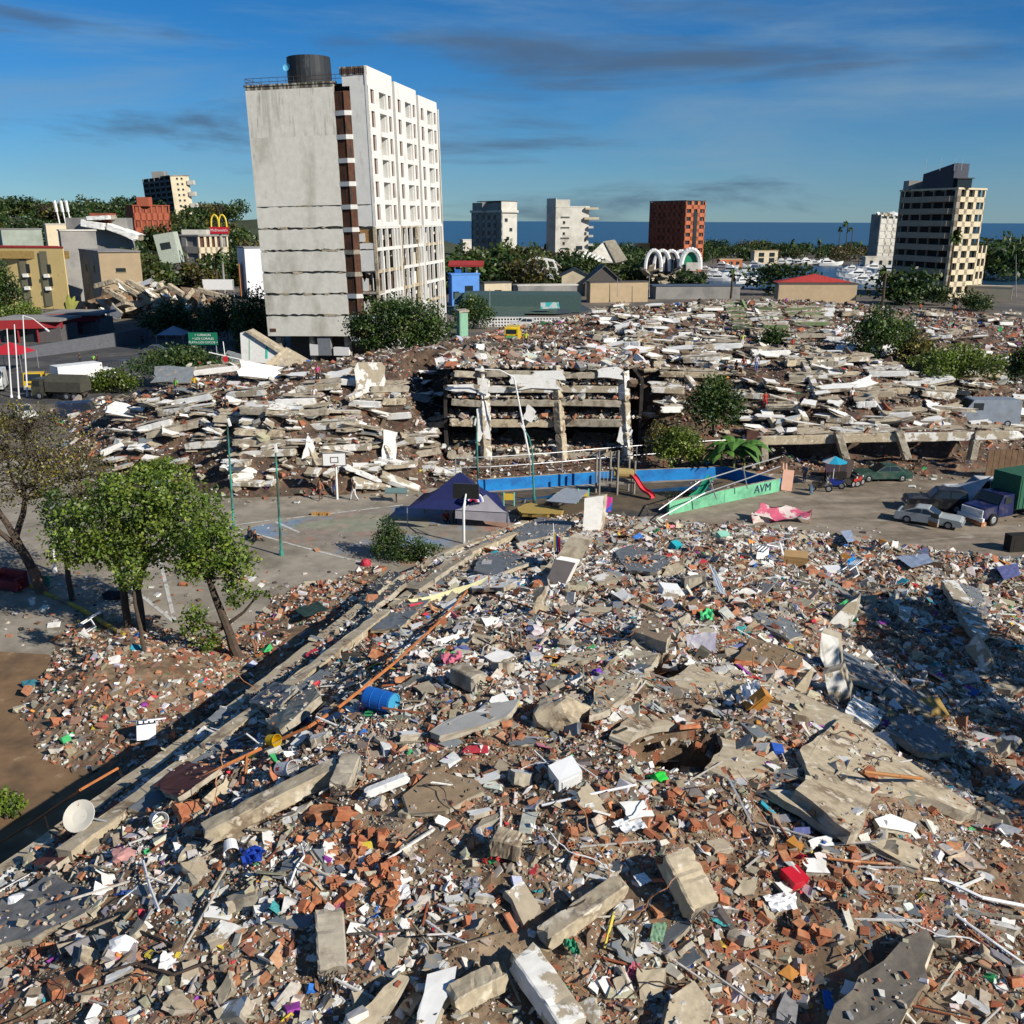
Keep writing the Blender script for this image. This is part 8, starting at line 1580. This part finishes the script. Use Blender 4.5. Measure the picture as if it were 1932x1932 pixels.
pipe('rusted pipe lying right of the yellow sheet', [(905, 1122), (960, 1138), (1000, 1152), (1080, 1178), (1150, 1208)], .04, M_orod, .12); pipe('white plastic pipe right of the crumpled box', [(1022, 1532), (1110, 1512), (1200, 1492)], .03, M_plastic_w, .15); pipe('white conduit curving at lower right', [(1775, 1670), (1850, 1705), (1935, 1722)], .04, M_plastic_w, .15); pipe('white conduit at right bottom edge', [(1800, 1740), (1870, 1790), (1940, 1835)], .03, M_plastic_w, .12); pipe('yellow strip upright at the bottom right of centre', [(1140, 1800), (1158, 1732)], .03, flat('yellow_strip', (.6, .5, .08)), .12); pipe('white frame bar at lower left', [(272, 1640), (285, 1690), (302, 1735)], .035, M_plastic_w, .2); pipe('white bent cable at lower left', [(548, 1680), (560, 1650), (575, 1628), (570, 1610)], .025, M_plastic_w, .15); pipe('grey cable loop at the bottom centre', [(805, 1752), (840, 1775), (880, 1795)], .02, M_plastic_w, .12); pipe('dark bent window grille bars at the bottom left', [(210, 1850), (260, 1835), (330, 1855), (400, 1830)], .03, M_rebar, .2); pipe('wood batten at right below the roof slab', [(1625, 1492), (1690, 1500), (1735, 1502)], .05, flat('batten', (.34, .15, .05)), .5); pipe('rusted bar at lower right', [(1560, 1630), (1620, 1640), (1680, 1642)], .03, M_rust, .12)
pipe('rope like kerb painted yellow at left', [(10, 1075), (60, 1110), (150, 1150), (235, 1200)], .12, mat('yellow_kerb', (.40, .28, .04), var=.3, col2=(.2, .17, .12), lo=.5, hi=.55, scale2=.8), .05, 'kerb', 'kerb')
# soft things, crates and furniture
def lumpy(name, label, u, v, sz_, m, seed, cat, jit=.22, dz=.1, sub=2, rz=0.0):
    bm = bmesh.new(); bmesh.ops.create_icosphere(bm, subdivisions=sub, radius=.5); r = random.Random(seed)
    from mathutils import noise as mnoise
    for q in bm.verts: q.co *= 1+r.uniform(-jit, jit)*.4+jit*3*mnoise.noise(q.co*2.6+Vector((seed, 0, 0)))
    me = bpy.data.meshes.new(name); bm.to_mesh(me); bm.free(); me.materials.append(m); o = link(name, me, None, on(u, v, dz)); o.scale = sz_; o.rotation_euler = (0, 0, rz); return tag(o, label, cat)
def sheetpix(name, label, pts, m, cat, dz=.2, bulge=.12, n=7):
    P, nn = fitplane([hit(u, v, dz) for u, v in pts], pts); c = sum(P, Vector())/4; V = []
    for i in range(n+1):
        for j in range(n+1): s, q = i/n, j/n; V.append((P[0]*(1-s)+P[1]*s)*(1-q)+(P[3]*(1-s)+P[2]*s)*q-c+nn*(random.uniform(-.5, 1)*bulge))
    return tag(MB().add(V, [(i*(n+1)+j, (i+1)*(n+1)+j, (i+1)*(n+1)+j+1, i*(n+1)+j+1) for i in range(n) for j in range(n)]).build(name, m, None, loc=c), label, cat)
sheetpix('blue_tarp', 'deep blue cloth draped at lower left', [(455, 1605), (495, 1600), (505, 1612), (460, 1645)], flat('tarp_blue', (.015, .05, .32), rough=.5), 'cloth'); sheetpix('pink_foam', 'pink foam piece on the upper mound', [(832, 1238), (870, 1232), (872, 1246), (838, 1254)], flat('foam_pink', (.62, .16, .22)), 'foam'); lumpy('pink_cloth', 'faded pink crumpled cloth below the dish', 236, 1622, (.62, .45, .3), flat('faded_pink', (.46, .24, .22)), 3, 'cloth'); sheetpix('green_cloth', 'bright green cloth among brick bits right of centre', [(1320, 1153), (1345, 1150), (1345, 1172), (1322, 1168)], flat('cloth_green', (.08, .48, .18)), 'cloth'); sheetpix('green_cloth', 'emerald torn cloth strip at the bottom centre', [(1060, 1778), (1082, 1770), (1098, 1805), (1078, 1800)], flat('cloth_emerald', (.04, .25, .14)), 'cloth'); sheetpix('green_board', 'sage green plaster piece at bottom right of centre', [(1232, 1742), (1260, 1740), (1250, 1778), (1225, 1775)], flat('sage_board', (.16, .27, .17)), 'board', .2, .02); sheetpix('white_bag', 'white plastic bag over dark cloth below the hung cloth', [(1395, 1295), (1430, 1285), (1440, 1320), (1408, 1330)], M_plastic_w, 'bag', .3); sheetpix('foam_sheet', 'white foam sheet with holes right of the crumpled box', [(1155, 1552), (1200, 1535), (1222, 1562), (1180, 1572)], M_plastic_w, 'foam', .15, .05); sheetpix('pointed_sheet', 'pointed white panel standing like a surfboard', [(1338, 1065), (1350, 1075), (1372, 1125), (1352, 1115)], M_plastic_w, 'panel', .5, .02); sheetpix('blue_sheet', 'pale blue panel in front of the silver car', [(1585, 1002), (1605, 1000), (1615, 1020), (1600, 1024)], flat('pale_blue', (.28, .34, .45)), 'panel', .5, .03); sheetpix('blue_sheet', 'larger pale blue sheet at the lot edge', [(1690, 1050), (1750, 1045), (1762, 1060), (1720, 1072)], flat('pale_blue', ()), 'panel', .4, .03); sheetpix('violet_sheet', 'violet blue panel at the right edge', [(1880, 1070), (1920, 1062), (1925, 1085), (1895, 1095)], flat('violet_panel', (.12, .13, .28)), 'panel', .5, .02); sheetpix('blue_tarp', 'bright blue tarp pyramid on the upper right mound', [(1598, 1058), (1612, 1050), (1625, 1066), (1600, 1072)], flat('sky_blue', (.03, .28, .62)), 'tarp', .4, .08); sheetpix('grey_blanket', 'white crumpled blanket at lower right', [(1440, 1690), (1500, 1685), (1505, 1715), (1460, 1722)], M_plastic_w, 'blanket', .15, .08); sheetpix('white_foam', 'oval white foam lid at bottom right of centre', [(1194, 1652), (1215, 1646), (1230, 1662), (1208, 1672)], M_plastic_w, 'foam', .2, .02)
sheetpix('car_bonnet', 'dark green car part on the rubble below the fallen bush', [(555, 1150), (600, 1135), (620, 1150), (575, 1165)], flat('dark_green_lid', (.03, .06, .045)), 'panel', .4, .05)
def boxpix(name, label, u, v, d, m, cat, rot=(0, 0, 0), dz=None, hole=False):
    t = thing(name, label, cat, on(u, v, (d[2]*.4 if dz is None else dz))); o = MB().box((0, 0, 0), d, jit=.015).build('shell', m, t); o.rotation_euler = rot
    if hole: h = MB().tube((0, 0, d[2]/2), (0, 0, d[2]/2+.004), .05, n=10).build('hole', M_dark, o)
    else:
        h = MB().box((0, -d[1]/2-.008, 0), (d[0]*.7, .015, d[2]*.6)).build('front_panel', m, o)
    return t
boxpix('appliance', 'white crumpled appliance box in the middle of the near mound', 1066, 1478, (.62, .5, .55), M_plastic_w, 'appliance', (R_(18), R_(-12), R_(25))); boxpix('crate', 'red plastic crate with a round hole', 1497, 1668, (.45, .4, .22), flat('red_plastic', ()), 'crate', (R_(12), R_(6), R_(30)), hole=True); boxpix('crate', 'mint plastic crate at the upper right of the mound', 1363, 1018, (.7, .5, .5), flat('mint_plastic', (.25, .55, .42)), 'crate', (R_(20), 0, R_(20))); boxpix('cabinet', 'open tan wooden cabinet at the lot edge', 1500, 1068, (1.2, .8, .8), flat('cabinet_wood', (.42, .27, .12)), 'cabinet', (R_(10), 0, R_(-15))); boxpix('cooler', 'turquoise box on the upper mound', 1274, 1036, (.6, .5, .45), flat('turquoise', (.02, .33, .40)), 'box', (R_(25), 0, R_(40))); boxpix('chest', 'orange wooden drawer by the white bag', 1428, 1342, (.35, .3, .7), flat('orange_wood', (.42, .19, .04)), 'drawer', (R_(25), R_(35), R_(30))); boxpix('appliance', 'white cube shaped appliance with brick under it', 1262, 1125, (.8, .6, .5), M_plastic_w, 'appliance', (R_(8), R_(8), R_(10))); boxpix('cushion', 'ochre cushion in the shaded hollow', 1755, 1345, (.9, .7, .35), flat('ochre_cushion', (.30, .20, .06)), 'cushion', (R_(30), R_(10), R_(20))); boxpix('block', 'orange hollow block near the bottom right', 1500, 1600, (.35, .3, .1), flat('orange_wood', ()), 'block', (R_(15), R_(10), R_(50))); boxpix('suitcase', 'grey white carton by the lot edge', 1570, 1082, (.9, .6, .35), M_plastic_w, 'carton', (R_(5), 0, R_(8))); boxpix('speaker', 'dark box at the right edge of the lot', 1918, 1040, (1.6, .7, 1.3), M_dark, 'box', (0, 0, R_(10))); boxpix('cistern', 'blue bundle on the tan plate edge', 1462, 1425, (.3, .25, .25), flat('bundle_blue', (.02, .08, .36)), 'bundle', (.4, .3, .2))
def chairframe(label, u, v, s, rz, m=None):
    t = thing('plastic_chair', label, 'chair', on(u, v, .25), rz); m = m or M_plastic_w
    MB().box((0, 0, .42*s), (.5*s, .5*s, .04)).build('seat', m, t); b = MB()
    for x in (-.22, -.07, .07, .22): b.box((x*s, .25*s, .7*s), (.05*s, .04, .5*s))
    b.box((0, .25*s, .95*s), (.5*s, .05, .06)); b.build('backrest', m, t)
    for x in (-.22, .22):
        for y in (-.22, .22): MB().box((x*s, y*s, .2*s), (.05, .05, .42*s)).build('leg', m, t)
    t.rotation_euler = (R_(70), R_(15), rz); return t
chairframe('white plastic chair overturned left of the pink tarp', 1425, 1052, 1.5, .3); chairframe('second white plastic chair overturned beside the first', 1452, 1045, 1.5, 1.2); chairframe('white chair lying on the rubble right of the big bush', 1598, 1092, 1.1, 2.0); chairframe('white chair thrown on the heap beside the trees', 262, 1388, 1.6, .8); chairframe('white chair frame on top of the heap beside the trees', 160, 1192, 1.1, 2.2); chairframe('green chair lying by the sparse tree', 85, 1105, 1.1, .5, flat('chair_green', (.05, .22, .15)))
chairframe('white window like frame on the far right rows', 1578, 632, 2.2, .2)
t = thing('sofa', 'dark red quilted sofa by the sparse tree at left', 'sofa', on(20, 1112, .1), R_(-20)); MB().box((0, 0, .3), (1.8, .8, .5)).build('seat', flat('sofa_red', (.16, .02, .03)), t); MB().box((0, .4, .7), (1.8, .25, .7)).build('backrest', flat('sofa_red', ()), t)
for x in (-.95, .95): MB().box((x, 0, .45), (.2, .8, .7)).build('armrest', flat('sofa_red', ()), t)
lumpy('red_ball', 'red bag at the foot of the fallen bush', 690, 1068, (.7, .6, .7), flat('bag_red', (.40, .03, .05)), 5, 'bag', .06); lumpy('black_bag', 'black rubbish bag pile beside the thin tree', 225, 1125, (2.0, 1.2, .7), flat('bag_black', (.015, .016, .02), rough=.4), 6, 'bag', .2); lumpy('ball', 'purple plastic scrap near the crack', 1128, 1275, (.28, .25, .22), flat('purple_scrap', (.13, .03, .35)), 7, 'scrap'); lumpy('plastic_scrap', 'bright green plastic scrap right of the crumpled box', 1242, 1475, (.35, .3, .18), flat('lime_scrap', (.03, .55, .06)), 8, 'scrap'); lumpy('white_bag', 'white bag with cloth near the crack', 1012, 1195, (.5, .45, .4), flat('bag_white', (.55, .5, .52)), 9, 'bag'); lumpy('boulder', 'large tan boulder like concrete lump left of the torn hole', 1062, 1362, (1.3, 1.0, 1.0), M_tan, 10, 'concrete lump', .16, .2, 3); lumpy('foam_lump', 'white foam lump at the lower left edge', 32, 1708, (.5, .45, .4), M_plastic_w, 12, 'foam', .2); lumpy('foam_lump', 'white foam lump at the bottom left of centre', 232, 1792, (.5, .4, .35), M_plastic_w, 13, 'foam', .2); lumpy('cloth_bundle', 'blue and teal cloth bundle at the left of the heap', 60, 1295, (.9, .6, .45), flat('teal_bundle', (.05, .2, .25)), 14, 'bundle')
for i, (u, v, L, W_, yaw) in enumerate(((1200, 1540, .6, .5, 20), (1478, 1690, .5, .35, 50), (700, 1345, .0, 0, 0))):
    if L: o = put('foam_board', FR_W[i], on(u, v, .12), (L, W_, .08), (.2, .1, R_(yaw))); tag(o, ('white board piece beside the foam sheet', 'white board piece over the red crate area')[i], 'board')
